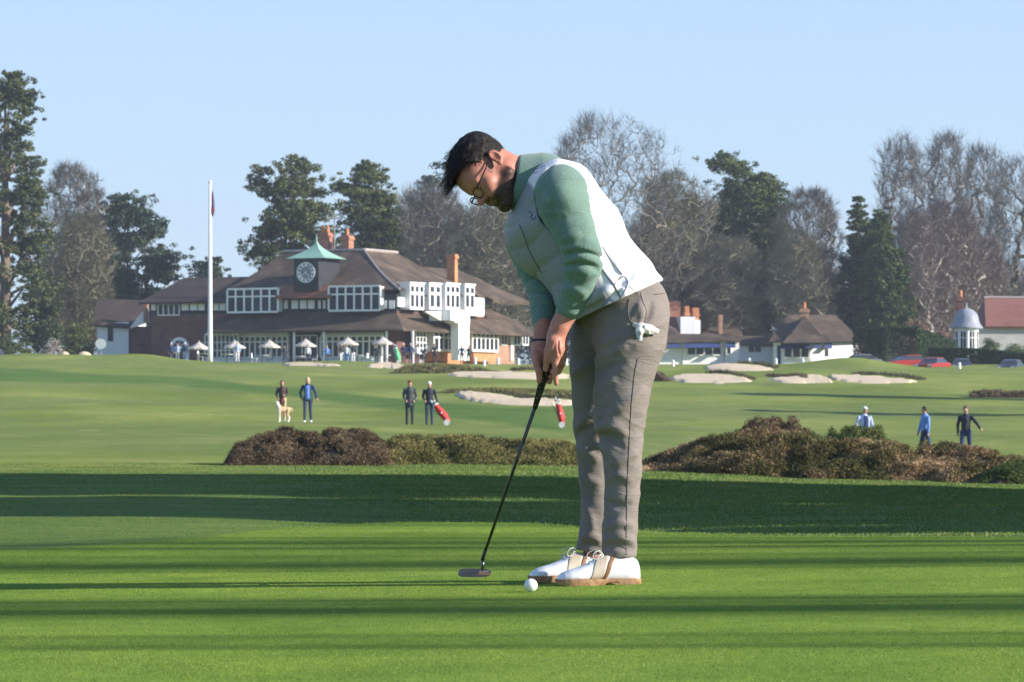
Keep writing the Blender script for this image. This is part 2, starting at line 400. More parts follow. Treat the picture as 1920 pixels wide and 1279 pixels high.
# ---- head frame
PSI = R(23); f0 = A(-.409, 0, -.912); u_ = A(-.912, 0, .409); l0 = A(0, -1, 0)
f_ = math.cos(PSI)*f0+math.sin(PSI)*l0; l_ = math.cos(PSI)*l0-math.sin(PSI)*f0
HM = np.stack([f_, l_, u_], 1); HO = g(927, 300, -.125)-.078*l_
def HW(x, y, z): return HO+HM@A(x, y, z)
def Hl(P): return (P-HO)@HM
def capl(p, a, b, ra, rb): return seg(p, A(*a), A(*b), ra, rb)
def headl(p, bare=False):
    q = p.copy(); q[:, 1] = np.abs(q[:, 1])
    f = ell(p, A(-.004, 0, .044), (.098, .076, .086))
    f = smin(f, ell(p, A(.040, 0, .040), (.064, .064, .060)), .03)
    f = smin(f, ell(p, A(.048, 0, -.022), (.052, .060, .060)), .03)
    f = smin(f, ell(p, A(.050, 0, -.062), (.052, .046, .040)), .03)
    f = smin(f, capl(q, (.012, .056, -.058), (.092, .016, -.094), .019, .018), .028)
    f = smin(f, ell(p, A(.100, 0, -.092), (.018, .022, .017)), .02)
    f = smin(f, ell(q, A(.070, .046, -.014), (.022, .020, .018)), .02)      # cheekbone
    f = smin(f, ell(q, A(.088, .026, -.040), (.018, .020, .024)), .02)
    f = smin(f, capl(q, (.098, .008, .027), (.082, .050, .028), .0095, .008), .016)   # brow ridge
    f = smax(f, -ell(q, A(.106, .031, .010), (.018, .018, .011)), .014)              # sockets
    f = smin(f, ell(q, A(.083, .031, .010), (.0150, .0165, .0128)), .005)            # lids over the eyes
    f = smin(f, capl(p, (.096, 0, .020), (.119, 0, -.012), .0075, .0095), .012)      # nose
    f = smin(f, ell(p, A(.123, 0, -.017), (.0125, .0115, .0105)), .008)
    f = smin(f, ell(q, A(.112, .0125, -.021), (.010, .0075, .0075)), .006)
    f = smax(f, -ell(q, A(.1155, .0075, -.0275), (.0045, .0032, .004)), .003)
    f = smin(f, capl(q, (.107, .0, -.045), (.094, .023, -.051), .0075, .0045), .008)  # lips
    f = smin(f, capl(q, (.105, .0, -.056), (.094, .021, -.053), .0085, .0045), .006)
    f = smax(f, -capl(q, (.1165, 0, -.0505), (.099, .024, -.0525), .0022, .0015), .003)
    f = smax(f, -ell(p, A(.112, 0, -.070), (.007, .014, .005)), .008)
    # ear
    e = q-A(-.006, .078, -.002); ca, sa = math.cos(.22), math.sin(.22)
    ex = e[:, 0]*ca+e[:, 2]*sa; ez = -e[:, 0]*sa+e[:, 2]*ca; ey = e[:, 1]-.10*np.maximum(-e[:, 0], 0)-.004
    E = np.stack([ex, ey, ez], 1)
    ear = ell(E, A(-.003, .004, .004), (.0180, .0080, .0275))
    ear = smax(ear, -ell(E, A(.000, .012, .004), (.0115, .0085, .021)), .004)
    ear = smin(ear, ell(E, A(.0095, .004, -.004), (.0035, .005, .006)), .003)
    ear = smin(ear, capl(E, (-.006, .004, .013), (.002, .004, .020), .0022, .002), .003)
    ear = smin(ear, ell(E, A(.004, .002, -.020), (.010, .0060, .0100)), .006)
    return smin(f, ear, .006)
NECKA, NECKB = HW(-.022, 0, -.045), g(1015, 352, 0)
def headw(P):
    f = headl(Hl(P)); return smin(f, seg(P, NECKA, NECKB, .060, .070), .03)

# ---- hands: each finger its own bent chain rooted in the palm
GR_T, GR_B = g(1032, 664, -.10), g(1003, 765, .0)
def hp(L): return [(g(a, b, d), r) for a, b, d, r in L]
HN = dict(
    fore=hp([(1066, 582, -.15, .036), (1050, 612, -.145, .031), (1043, 632, -.14, .029)]),
    palm=[hp([(1043, 630, -.14, .028), (1041, 650, -.145, .028), (1036, 668, -.14, .025)]), hp([(1046, 632, -.125, .026), (1051, 652, -.125, .022), (1050, 670, -.135, .017)]),
          hp([(1040, 640, -.155, .018), (1045, 660, -.162, .016), (1044, 676, -.16, .013)])],
    fing=[hp([(1046, 668, -.158, .0125), (1042, 682, -.166, .0110), (1040, 700, -.160, .0098), (1043, 719, -.150, .0082)]),      # index, straight down over the other hand
          hp([(1052, 668, -.140, .0125), (1053, 684, -.130, .0110), (1047, 697, -.115, .0098), (1036, 697, -.105, .0085)]),
          hp([(1055, 660, -.120, .0120), (1056, 674, -.105, .0105), (1048, 684, -.085, .0095), (1036, 683, -.080, .0085)]),
          hp([(1056, 652, -.100, .0110), (1056, 665, -.088, .0098), (1048, 672, -.070, .0088), (1038, 670, -.065, .0080)])],
    thumb=hp([(1036, 640, -.165, .0165), (1028, 658, -.160, .0135), (1026, 676, -.150, .0115), (1023, 692, -.140, .0095)]))
HF = dict(
    fore=hp([(1018, 610, -.005, .029), (1015, 632, -.025, .026), (1012, 648, -.035, .026)]),
    palm=[hp([(1012, 648, -.035, .026), (1010, 664, -.045, .026), (1012, 680, -.055, .024)]), hp([(1016, 650, -.03, .022), (1022, 668, -.045, .024), (1023, 684, -.05, .021)])],
    fing=[hp([(1014, 690, -.03, .0125), (1021, 703, -.015, .0110), (1031, 709, -.035, .0100), (1030, 716, -.060, .0090)]),      # index
          hp([(1020, 688, -.03, .0120), (1028, 697, -.020, .0105), (1036, 702, -.045, .0095), (1032, 706, -.070, .0085)]),
          hp([(1024, 680, -.03, .0120), (1034, 688, -.025, .0105), (1039, 692, -.050, .0095), (1034, 695, -.075, .0085)]),
          hp([(1028, 672, -.03, .0110), (1036, 678, -.030, .0095), (1040, 682, -.050, .0085), (1036, 684, -.072, .0075)])],
    thumb=hp([(1006, 668, -.07, .0160), (1007, 684, -.085, .0130), (1011, 698, -.090, .0112), (1011, 714, -.088, .0090)]))
def hand(P, H):
    f = chain(P, H['fore'], .01)
    for c in H['palm']: f = smin(f, chain(P, c, .01), .016)
    for c in H['fing']: f = smin(f, chain(P, c, .003), .006)
    return smin(f, chain(P, H['thumb'], .004), .010)
def tendons(F0, paths):
    it = [(([march(F0, a, b)+A(0, .0015, 0) for a, b in p]), r, s) for p, r, s in paths]
    def F(P):
        f = F0(P)
        for pts, r, s in it:
            d = chain(P, [(q, r) for q in pts], .002)
            f = smin(f, d, .007) if s > 0 else smax(f, -d, .005)
        return f
    return F
handn = tendons(lambda P: hand(P, HN), [([(1043, 636), (1044, 655), (1045, 668)], .0022, 1), ([(1047, 636), (1051, 655), (1053, 670)], .0022, 1), ([(1040, 640), (1034, 655), (1030, 668)], .002, 1),
        ([(1036, 691), (1046, 690)], .0012, -1), ([(1037, 704), (1047, 705)], .0010, -1), ([(1056, 650), (1060, 662)], .002, 1), ([(1048, 640), (1046, 652), (1049, 664)], .0016, -1)])
handf = lambda P: hand(P, HF)

# ---- body skin: ONE mesh (head, neck, trunk and limbs under the cloth, hands)
def core(P):
    f = chain(P, [(a, r-.04) for a, r in TOR[:5]], .02, 1.2)
    f = smin(f, chain(P, [(a, r-.022) for a, r in LEGN], .01), .03); f = smin(f, chain(P, [(a, r-.022) for a, r in LEGF], .01), .03)
    f = smin(f, chain(P, [(a, r-.018) for a, r in ARMN], .01), .02); f = smin(f, chain(P, [(a, r-.016) for a, r in ARMF], .01), .02)
    f = smin(f, chain(P, [(PELV[0][0], .09), (PELV[1][0], .10)], .01, 1.2), .02)
    f = smin(f, seg(P, NECKB, NECKA, .068, .058), .02)
    return f
pieces = []
def bb(pts, m): p = np.array(pts); return p.min(0)-m, p.max(0)+m
lo, hi = bb([HW(.14, 0, 0), HW(-.11, 0, 0), HW(0, .09, 0), HW(0, -.09, 0), HW(0, 0, .14), HW(0, 0, -.12), NECKB], .035)
pieces.append(polygonize(headw, lo, hi, .0022))
lo, hi = bb([q for c in [HN['fore'], HN['thumb']]+HN['fing']+HN['palm'] for q, r in c], .045)
pieces.append(polygonize(handn, lo, hi, .0019))
lo, hi = bb([q for c in [HF['fore'], HF['thumb']]+HF['fing']+HF['palm'] for q, r in c], .045)
pieces.append(polygonize(handf, lo, hi, .0019))
lo, hi = bb([q for q, r in TOR+LEGN+LEGF+ARMN+ARMF]+[NECKA], .2)
pieces.append(polygonize(core, lo, hi, .012))
VV = []; FF = []; o_ = 0
for v_, q_ in pieces: VV.append(v_); FF.append(q_+o_); o_ += len(v_)
VV = np.vstack(VV); FF = np.vstack(FF)
hl = Hl(VV); isf = np.zeros(len(VV)); isf[:len(pieces[0][0])] = 1
x_, y_, z_ = hl.T
yy = np.abs(y_)
jaw = sstep(-.030, -.052, z_+.10*np.maximum(x_-.07, 0)-.012*(yy < .03)*(x_ > .09))
mous = sstep(-.026, -.036, z_)*sstep(.090, .104, x_)*sstep(.036, .026, yy)
side = sstep(.030, .022, np.abs(x_-.018))*sstep(.034, .0, np.abs(z_-.0))*.55
chn = sstep(.0, .012, x_+.01)
beard = np.clip(np.maximum(np.maximum(jaw*chn, mous), side), 0, 1)*isf
lipm = (np.exp(-((z_+.051)/.0085)**2)*sstep(.026, .018, yy)*sstep(.098, .103, x_))*isf
beard = beard*(1-.9*lipm)
beard = beard*(.75+.25*vnoise(VV*500, 2)) 
beard = np.clip(beard*1.25, 0, 1); redness = (np.exp(-((x_-.122)**2+(z_+.017)**2+y_**2)/.0004)*.8+np.exp(-((yy-.085)/.012)**2)*.5)*isf
m_skin, nt, b = new_mat('skin')
a1 = nt.nodes.new('ShaderNodeAttribute'); a1.attribute_name = 'beard'; a2 = nt.nodes.new('ShaderNodeAttribute'); a2.attribute_name = 'lips'; a3 = nt.nodes.new('ShaderNodeAttribute'); a3.attribute_name = 'red'
n1 = noise_node(nt, 45, 5); base = ramp(nt, n1.outputs[0], [(.3, (.43, .17, .12)), (.7, (.55, .25, .19))]).outputs[0]
base = mixc(nt, a3.outputs['Fac'], base, (.46, .16, .12)); base = mixc(nt, a2.outputs['Fac'], base, (.36, .13, .11)); base = mixc(nt, a1.outputs['Fac'], base, (.030, .020, .018))
nt.links.new(base, b.inputs['Base Color']); b.inputs['Roughness'].default_value = .48; b.inputs['Subsurface Weight'].default_value = .08; b.inputs['Subsurface Radius'].default_value = (.01, .004, .002); b.inputs['Subsurface Scale'].default_value = .3
n2 = noise_node(nt, 420, 2); bump(nt, b, n2.outputs[0], .25, .0008)
GOLF = empty('person', g(1160, 1094, 0)*A(1, 1, 0), 'golfer bent over his putt in a white vest, green sweater and taupe trousers', 'person')
gbody = build('body', VV, FF, m_skin, GOLF, True, attr=dict(beard=beard, lips=lipm, red=np.clip(redness, 0, 1)))

# brows and closed lashes
m_hair = pm('dark_hair', (.010, .008, .008), (.026, .018, .015), 60, .6, bs=.3, bscale=200, bd=.001, spec=.3)
mbb = MB()
rng = np.random.RandomState(5)
for s in (1, -1):
    for k in range(70):
        t = rng.rand(); c = A(.1045-.020*t*t, s*(.010+.040*t), .0285+.004*math.sin(t*3)+rng.uniform(-.003, .003))
        d = A(-.002, s*.007, .003*(1-t)); mbb.tube([HW(*c), HW(*(c+d))], [.0009, .0003], 3)
    mbb.tube([HW(*(A(.0968-.004*abs(t), s*(.031+.013*t), .0035+.002*abs(t)))) for t in np.linspace(-1, 1, 7)], .0012, 4)
mbb.build('eyebrow', m_hair, gbody)

# ---- hair
HLX = [-.12, -.03, -.018, -.010, .006, .030, .046, .060, .085, .12]; HLZ = [-.062, -.050, -.020, .022, .034, .040, .074, .090, .098, .104]
def hairl(p):
    q = p.copy(); q[:, 1] = np.abs(q[:, 1])
    top = sstep(.03, .10, p[:, 2]); th = .003+.0125*top+.005*sstep(.02, .09, p[:, 0])*top
    f = smin(ell(p, A(-.004, 0, .044), (.098, .076, .086)), ell(p, A(.040, 0, .040), (.064, .064, .060)), .03)-th
    lim = np.interp(p[:, 0], HLX, HLZ)-.010*np.maximum(0, (.05-q[:, 1]))/.05*(p[:, 0] > .03)
    f = f+.0035*vnoise(p*A(60, 160, 60), 4)*(.3+top)
    return smax(f, (lim-p[:, 2])*.75, .006)
def hair(P):
    f = hairl(Hl(P))
    # forelock hanging past the forehead
    for a, bq, r in ((( .060, .035, .118), (.116, .022, .104), .010), ((.05, .0, .122), (.110, -.012, .106), .010), ((.05, -.035, .115), (.102, -.04, .102), .011)):
        d = seg(P, HW(*a), HW(*bq), r, .005); f = smin(f, d+.003*vnoise(Hl(P)*A(40, 220, 120), 9), .012)
    return f
lo, hi = bb([HW(.15, 0, 0), HW(-.13, 0, 0), HW(0, .10, 0), HW(0, -.10, 0), HW(0, 0, .17), HW(0, 0, -.1)], .02)
hv, hf = polygonize(hair, lo, hi, .0026)
hobj = build('hair', hv, hf, m_hair, GOLF, True)
# strands
sv = []; sf = []
idx = rng.choice(len(hv), 5200, replace=False); c0 = HW(0, 0, .04)
for i in idx:
    p = hv[i]; L = Hl(p[None])[0]; nrm = p-c0; nrm /= np.linalg.norm(nrm)
    top = float(sstep(.03, .10, L[2]))
    fl = f_*(.9*top+.25)-u_*(.75*(1-top))+nrm*(.22+.25*top)+rng.normal(0, .16, 3); fl /= np.linalg.norm(fl)
    ln = rng.uniform(.008, .014)+top*rng.uniform(.008, .024)
    if L[0] > .08 and top > .5: ln *= 1.2
    gr = A(0, 0, -1)*.25*top; w = np.cross(fl, nrm); w /= np.linalg.norm(w)+1e-9; wd = .0009
    o = len(sv); q = p-nrm*.002
    for k, s in enumerate((0, .5, 1)):
        c = q+fl*ln*s+gr*ln*s*s; ww = wd*(1, .8, .15)[k]; sv.append(c-w*ww); sv.append(c+w*ww)
    sf += [(o, o+1, o+3, o+2), (o+2, o+3, o+5, o+4)]
mw = MB(); mw.add(sv, sf)
for k in range(60):    # wind-blown wisps
    a = rng.rand(); st = HW(.05+.07*rng.rand(), rng.uniform(-.03, .05), .112+.02*rng.rand()) if a < .6 else HW(-.0+.05*rng.rand(), rng.uniform(-.02, .03), .142)
    d = (f_*.9+u_*.25 if a < .6 else u_*.5+f_*.35+A(-.5, 0, 0))+rng.normal(0, .25, 3); d /= np.linalg.norm(d); ln = rng.uniform(.015, .034)
    mw.tube([st, st+d*ln*.5, st+d*ln+A(0, 0, -.3)*ln*.5], [.0009, .0007, .0003], 3)
mw.build('hair_strands', m_hair, hobj)

# ---- glasses
m_frame = pm('spectacle_frame', (.015, .014, .016), (.03, .03, .032), 20, .3, .4, spec=.5)
m_lens = bpy.data.materials.new('lens_glass'); m_lens.use_nodes = True; nt = m_lens.node_tree; nt.nodes.clear()
o1 = nt.nodes.new('ShaderNodeOutputMaterial'); tr = nt.nodes.new('ShaderNodeBsdfTransparent'); gl = nt.nodes.new('ShaderNodeBsdfGlossy'); mx = nt.nodes.new('ShaderNodeMixShader')
gl.inputs['Roughness'].default_value = .05; mx.inputs[0].default_value = .10; nt.links.new(tr.outputs[0], mx.inputs[1]); nt.links.new(gl.outputs[0], mx.inputs[2]); nt.links.new(mx.outputs[0], o1.inputs[0])
fr = MB(); ln_ = MB()
for s in (1, -1):
    sp_ = lambda v: math.copysign(abs(v)**.62, v)
    ring = [HW(.116-.16*max(0, (.034+.026*sp_(math.cos(t)))-.03), s*(.034+.026*sp_(math.cos(t))), .004+.0165*sp_(math.sin(t))) for t in np.linspace(0, 2*math.pi, 25)]
    fr.tube(ring, .0020, 6, cap=False); ln_.add([sum(ring[:-1])/24]+ring[:-1], [(0, 1+i, 1+(i+1) % 24) for i in range(24)])
    fr.tube([HW(.113, s*.058, .012), HW(.104, s*.071, .014), HW(.05, s*.0775, .014), HW(.004, s*.083, .016), HW(-.016, s*.086, .004)], [.0026, .0032, .0026, .0020, .0016], 6)
fr.tube([HW(.117, .010, .010), HW(.121, 0, .013), HW(.117, -.010, .010)], .0016, 6)
glo = fr.build('glasses', m_frame, GOLF, True); ln_.build('lens', m_lens, glo)

# ---- clothes
def knit(name, c1, c2, c3):
    m, nt, b = new_mat(name); n = noise_node(nt, 330, 2, rough=.7); n2 = noise_node(nt, 9, 3)
    base = ramp(nt, n.outputs[0], [(.30, c1), (.5, c2), (.72, c3)]).outputs[0]
    base = mixc(nt, .25, base, ramp(nt, n2.outputs[0], [(.3, c1), (.7, c2)]).outputs[0])
    nt.links.new(base, b.inputs['Base Color']); b.inputs['Roughness'].default_value = .95; b.inputs['Sheen Weight'].default_value = .25
    bump(nt, b, n.outputs[0], .5, .0012); return m
m_swe = knit('green_knit', (.080, .142, .120), (.142, .232, .195), (.25, .36, .31))
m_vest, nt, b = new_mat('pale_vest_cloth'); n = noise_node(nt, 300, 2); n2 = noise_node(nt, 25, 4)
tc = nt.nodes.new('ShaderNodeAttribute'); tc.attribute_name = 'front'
ca = ramp(nt, n2.outputs[0], [(.3, (.76, .76, .80)), (.7, (.82, .82, .85))]).outputs[0]; cb = ramp(nt, n.outputs[0], [(.3, (.19, .20, .245)), (.7, (.36, .375, .435))]).outputs[0]  # front panel's heather grey darkened further to hold the shade on the chest
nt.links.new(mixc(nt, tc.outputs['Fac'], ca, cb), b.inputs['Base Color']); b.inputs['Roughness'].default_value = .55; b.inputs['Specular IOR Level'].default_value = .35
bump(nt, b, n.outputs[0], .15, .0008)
m_tro, nt, b = new_mat('taupe_cloth'); n = noise_node(nt, 260, 3, rough=.7); n2 = noise_node(nt, 14, 4)
base = ramp(nt, n.outputs[0], [(.3, (.165, .140, .128)), (.7, (.255, .222, .206))]).outputs[0]
base = mixc(nt, .35, base, ramp(nt, n2.outputs[0], [(.35, (.17, .147, .135)), (.65, (.24, .21, .195))]).outputs[0])
nt.links.new(base, b.inputs['Base Color']); b.inputs['Roughness'].default_value = .85; 
def crease(nt, scale, rot, st, w):
    tc = nt.nodes.new('ShaderNodeTexCoord'); mp = nt.nodes.new('ShaderNodeMapping'); mp.inputs['Rotation'].default_value = (0, rot, 0); mp.inputs['Scale'].default_value = st; nt.links.new(tc.outputs['Object'], mp.inputs[0])
    n = nt.nodes.new('ShaderNodeTexNoise'); n.inputs['Scale'].default_value = scale; n.inputs['Detail'].default_value = 1.5; n.inputs['Distortion'].default_value = .4; nt.links.new(mp.outputs[0], n.inputs[0])
    return ramp(nt, n.outputs[0], [(.5-w*2.2, (0, 0, 0)), (.5, (1, 1, 1)), (.5+w, (.0, .0, .0))]).outputs[0]
def add_(nt, a, b, k):
    m = nt.nodes.new('ShaderNodeMath'); m.operation = 'MULTIPLY_ADD'; nt.links.new(a, m.inputs[0]); m.inputs[1].default_value = k; nt.links.new(b, m.inputs[2]); return m.outputs[0]
hh = add_(nt, crease(nt, 5, .6, (1, 1, 3.2), .03), n.outputs[0], 4.5); hh = add_(nt, crease(nt, 6, -.35, (1, 1, 3.6), .025), hh, 3.2); hh = add_(nt, crease(nt, 14, .2, (1, 1, 2.4), .05), hh, 1.2); bump(nt, b, hh, .30, .0008)
m_seam = pm('seam_thread', (.10, .085, .08), (.14, .12, .11), 80, .9)
m_zip = pm('zip_grey', (.10, .10, .13), (.16, .16, .19), 60, .5)

lo, hi = bb([q for q, r in LEGN+LEGF+PELV], .16)
tv, tf = polygonize(trou, lo, hi, .0042); tro = build('trousers', tv, tf, m_tro, GOLF, True)
lo, hi = bb([q for q, r in ARMN+ARMF]+[g(950, 340, 0)], .13)
tv, tf = polygonize(swe, lo, hi, .0036); swo = build('sweater', tv, tf, m_swe, GOLF, True)
lo, hi = bb([q for q, r in TOR], .24)
tv, tf = polygonize(vest, lo, hi, .0040)
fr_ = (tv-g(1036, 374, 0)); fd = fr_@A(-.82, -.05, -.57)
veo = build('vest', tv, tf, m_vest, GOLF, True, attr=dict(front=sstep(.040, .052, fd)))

def line_on(F, path, r, name, m, parent, n=None, out=.0008, nn=5, mb=None):
    pts = [march(F, a, b)+A(0, -out, 0) for a, b in interp_path(path, n or 6*len(path))]
    if mb is None: mb = MB(); mb.tube(pts, r, nn); return mb.build(name, m, parent, True)
    mb.tube(pts, r, nn); return mb
sm = MB()
line_on(trou, [(1196, 672), (1190, 700), (1186, 740), (1184, 757), (1182, 790), (1180, 830), (1178, 870), (1176, 920), (1175, 970), (1174, 1040)], .0013, '', None, None, 60, mb=sm)
line_on(trou, [(1180, 560), (1177, 580), (1181, 600), (1190, 608)], .0016, '', None, None, 18, mb=sm)
line_on(trou, [(1201, 548), (1205, 565), (1211, 580), (1211, 595), (1207, 606)], .0012, '', None, None, 20, mb=sm)
line_on(trou, [(1226, 552), (1246, 550)], .0016, '', None, None, 6, mb=sm)
sm.build('seam', m_seam, tro, True)
zm = MB()
line_on(vest, [(1129, 462), (1140, 480), (1152, 497), (1167, 515)], .0016, '', None, None, 16, mb=zm)
line_on(vest, [(1126, 500), (1138, 518), (1151, 534)], .0030, '', None, None, 12, mb=zm)
line_on(vest, [(1151, 534), (1169, 518), (1177, 533), (1163, 560)], .0016, '', None, None, 14, mb=zm)
line_on(vest, [(1151, 534), (1164, 560)], .0030, '', None, None, 8, mb=zm)
line_on(vest, [(1180, 537), (1190, 546), (1194, 556)], .0014, '', None, None, 8, mb=zm)
zm.build('zip_pocket', m_zip, veo, True)
zm = MB(); line_on(vest, [(973, 420), (982, 440), (992, 470), (1006, 496), (1016, 512)], .0022, '', None, None, 24, mb=zm)
zm.build('front_zip', m_zip, veo, True)
zm = MB(); line_on(vest, [(985, 330), (998, 326), (1008, 322)], .0012, '', None, None, 8, mb=zm)
for pth in ([(1004, 314), (1030, 302)], [(1000, 320), (1026, 308)]): line_on(vest, pth, .001, '', None, None, 6, mb=zm)
zm.build('stitching', m_zip, veo, True)

zm = MB(); line_on(vest, [(992, 396), (998, 402), (995, 408), (1001, 412), (1004, 406)], .0016, '', None, None, 10, mb=zm); zm.build('chest_emblem', m_zip, veo, True)
# watch strap on the far wrist, ring on the near hand
wm = MB(); c = g(1013, 641, -.03); wm.tube([c+A(-.001, 0, .010), c+A(-.001, 0, -.010)], [.0315, .0310], 20)
wm.build('wrist_band', pm('band_dark', (.02, .022, .03), (.04, .04, .05), 30, .4), gbody, True)

# ---- shoes
m_shoe = pm('white_leather', (.80, .81, .83), (.70, .71, .74), 14, .32, bs=.12, bscale=60, bd=.002, spec=.5)
m_sadd = pm('sand_leather', (.50, .43, .35), (.43, .37, .30), 20, .5); m_brown = pm('tan_leather', (.26, .13, .065), (.20, .095, .045), 30, .45)
m_sole = pm('brown_sole', (.30, .155, .075), (.42, .26, .15), 55, .8, bs=.5, bscale=90, bd=.003, lo=.4, hi=.6)
def shoe(name, heel, toe, label, wr=1.0):
    """heel, toe: ground points; s runs 0 (heel) to 1 (toe)"""
    ax = toe-heel; L = np.linalg.norm(ax); ax /= L; sd = A(ax[1], -ax[0], 0)
    S =  [0, .03, .08, .16, .28, .40, .52, .64, .76, .86, .93, .975, 1.0]
    TOPZ = [.060, .083, .092, .090, .089, .097, .089, .071, .058, .051, .043, .034, .020]
    WD = [.012, .024, .031, .035, .036, .037, .041, .047, .050, .047, .039, .028, .010]
    BZ = .020
    def sec(s, n=22, grow=0.0, slant=0.0):
        out = []
        for k in range(n):
            t = 2*math.pi*k/n; cz, sz = math.cos(t), math.sin(t)
            zz = sz; 
            s2 = min(max(s+slant*(zz), 0), 1)
            h = np.interp(s2, S, TOPZ)+grow; w = np.interp(s2, S, WD)+grow
            z = BZ-.006+(h-BZ+.006)*(.5+.5*np.sign(sz)*abs(sz)**.75) if True else 0
            hump = 1.0
            up = (z-BZ)/(h-BZ+1e-6); ww = w*(1-.42*max(up, 0)**2.2)
            y = ww*np.sign(cz)*abs(cz)**(.62)
            out.append(heel+ax*(s2*L)+sd*y+A(0, 0, z))
        return out
    root = empty(name, heel, label, 'shoe')
    def loft(ss, grow, slant, nm, m, par):
        n = 22; V = []
        for s in ss: V += sec(s, n, grow, slant)
        F = [(i*n+k, i*n+(k+1) % n, (i+1)*n+(k+1) % n, (i+1)*n+k) for i in range(len(ss)-1) for k in range(n)]
        F.append(tuple(range(n))[::-1]); F.append(tuple((len(ss)-1)*n+k for k in range(n)))
        return build(nm, V, F, m, par, True)
    return root, loft, sec, ax, sd, L
def make_shoe(heel, toe, near):
    root = GOLF
    r0, loft, sec, ax, sd, L = shoe('tmp', heel, toe, None)
    bpy.data.objects.remove(r0)
    ss = list(np.linspace(0, 1, 44)**1.0); ss = [min(1, s) for s in ss]
    # denser at the toe
    ss = sorted(set([round(s, 4) for s in ss]+[.985, .992]))
    up = loft(ss, 0, 0, 'shoe', m_shoe, GOLF)
    loft(list(np.linspace(.43, .60, 9)), .0014, -.055, 'saddle', m_sadd, up)
    loft(list(np.linspace(.375, .425, 5)), .0024, -.075, 'saddle_strap', m_brown, up)
    # sole with heel block
    n = 40; outl = []
    SS = np.concatenate([np.linspace(0, 1, n), np.linspace(1, 0, n)]); sg = np.concatenate([np.ones(n), -np.ones(n)])
    Sx = [0, .02, .06, .16, .28, .40, .52, .64, .76, .86, .93, .975, 1.0]; Wx = [.006, .024, .033, .037, .036, .034, .041, .050, .053, .050, .042, .030, .006]
    V = []
    for s, q in zip(SS, sg): 
        for z in (.0, .012, .0215): 
            zb = z if z else (.0 if s < .30 or s > .44 else .008)
            if s > .9 and z == 0: zb = .10*(s-.9)**1.3
            grow = .0035 if z > .01 else .001
            V.append(heel+ax*((s-.5)*(L+.008)+L*.5)+sd*q*(np.interp(s, Sx, Wx)+grow)+A(0, 0, zb))
    m = 2*n; F = []
    for i in range(m):
        j = (i+1) % m
        for k in range(2): F.append((i*3+k, j*3+k, j*3+k+1, i*3+k+1))
    F.append(tuple(i*3+2 for i in range(m))); F.append(tuple(i*3 for i in range(m))[::-1])
    build('sole', V, F, m_sole, up)
    # laces: cross bars up the tongue, then a bow
    lm = MB(); H = lambda s: np.interp(s, [.28, .40, .52, .64, .76], [.089, .097, .089, .071, .058])
    for i, s in enumerate((.43, .48, .53, .58)):
        P0 = heel+ax*s*L; z = H(s)+.002
        for q in (1, -1): lm.tube([P0+sd*q*.020+A(0, 0, z-.010), P0+ax*.004+A(0, 0, z+.001), P0+ax*.010-sd*q*.020+A(0, 0, z-.012)], .0014, 5)
    P0 = heel+ax*.44*L+A(0, 0, .098)
    for q, e in ((1, .05), (-1, .04), (1, .02)):
        lm.tube([P0+ax*(e*.0)+(ax*a*.030*e/.04+sd*q*(.006+b*.016)+A(0, 0, c*.020)) for a, b, c in interp_path([(0, 0, 0), (.5, .6, .8), (1.2, 1.0, .4), (1.3, .9, -.5), (.6, .5, -.5), (0, 0, 0)], 18)], .0013, 5)
    lm.tube([P0, P0+ax*.02+sd*.02+A(0, 0, .004), P0+ax*.045+sd*.03+A(0, 0, -.016)], .0012, 5)
    lm.tube([P0, P0+ax*.015-sd*.02+A(0, 0, .004), P0+ax*.030-sd*.032+A(0, 0, -.018)], .0012, 5)
    lm.build('laces', pm('lace', (.72, .70, .66), (.62, .6, .57), 60, .8), up, True)
    if near:
        e = MB(); c = heel+ax*.285*L+sd*(.0)+A(0, 0, .074); pass
    return up
nh = A(*at(1199, 1096, 11.86)); nh[2] = 0; nt_ = A(*at(1044, 1096, 11.80)); nt_[2] = 0
make_shoe(nh, nt_, True)
fh = A(*at(1148, 1094, 12.13)); fh[2] = 0; ft = A(*at(994, 1092, 12.03)); ft[2] = 0
make_shoe(fh, ft, False)

# ---- putter: a thing of its own
PUT = empty('putter', at(890, 1081, 12.30), 'black shafted blade putter held in the golfer\'s two hands', 'putter')
m_steel = pm('dark_steel', (.10, .105, .115), (.16, .165, .175), 40, .28, .85); m_grip, nt, b = new_mat('rubber_grip')
gm = (GR_T-GR_B); gT = GR_T+gm*.12
b.inputs['Roughness'].default_value = .7
w = nt.nodes.new('ShaderNodeTexVoronoi'); w.inputs['Scale'].default_value = 160; tcn = nt.nodes.new('ShaderNodeTexCoord'); nt.links.new(tcn.outputs['Object'], w.inputs['Vector'])
nt.links.new(ramp(nt, w.outputs['Distance'], [(.25, (.22, .22, .23)), (.36, (.012, .012, .014))]).outputs[0], b.inputs['Base Color'])
mb = MB(); mb.tube([gT, gT+(GR_B-gT)*.03, gT+(GR_B-gT)*.5, GR_B], [.013, .0165, .015, .0088], 14, flat=.9); mb.build('grip', m_grip, PUT, True)
he = at(906, 1045, 12.295); ho = at(905, 1068, 12.30)
mb = MB(); mb.tube([GR_B+(GR_T-GR_B)*.03, he], [.0062, .0050], 12); mb.build('shaft', pm('black_shaft', (.05, .05, .055), (.08, .08, .085), 30, .22, .7, spec=.6), PUT, True)
mb = MB(); mb.tube([he+(GR_B-he)/np.linalg.norm(GR_B-he)*.03, he, at(905, 1051, 12.297)], [.0062, .0066, .0066], 12); mb.build('ferrule', pm('black_gloss', (.01, .01, .012), (.02, .02, .02), 30, .2), PUT, True)
mb = MB(); mb.tube([at(905.5, 1049, 12.297), ho+A(0, 0, -.008)], [.0052, .0062], 12); mb.build('hosel', m_steel, PUT, True)
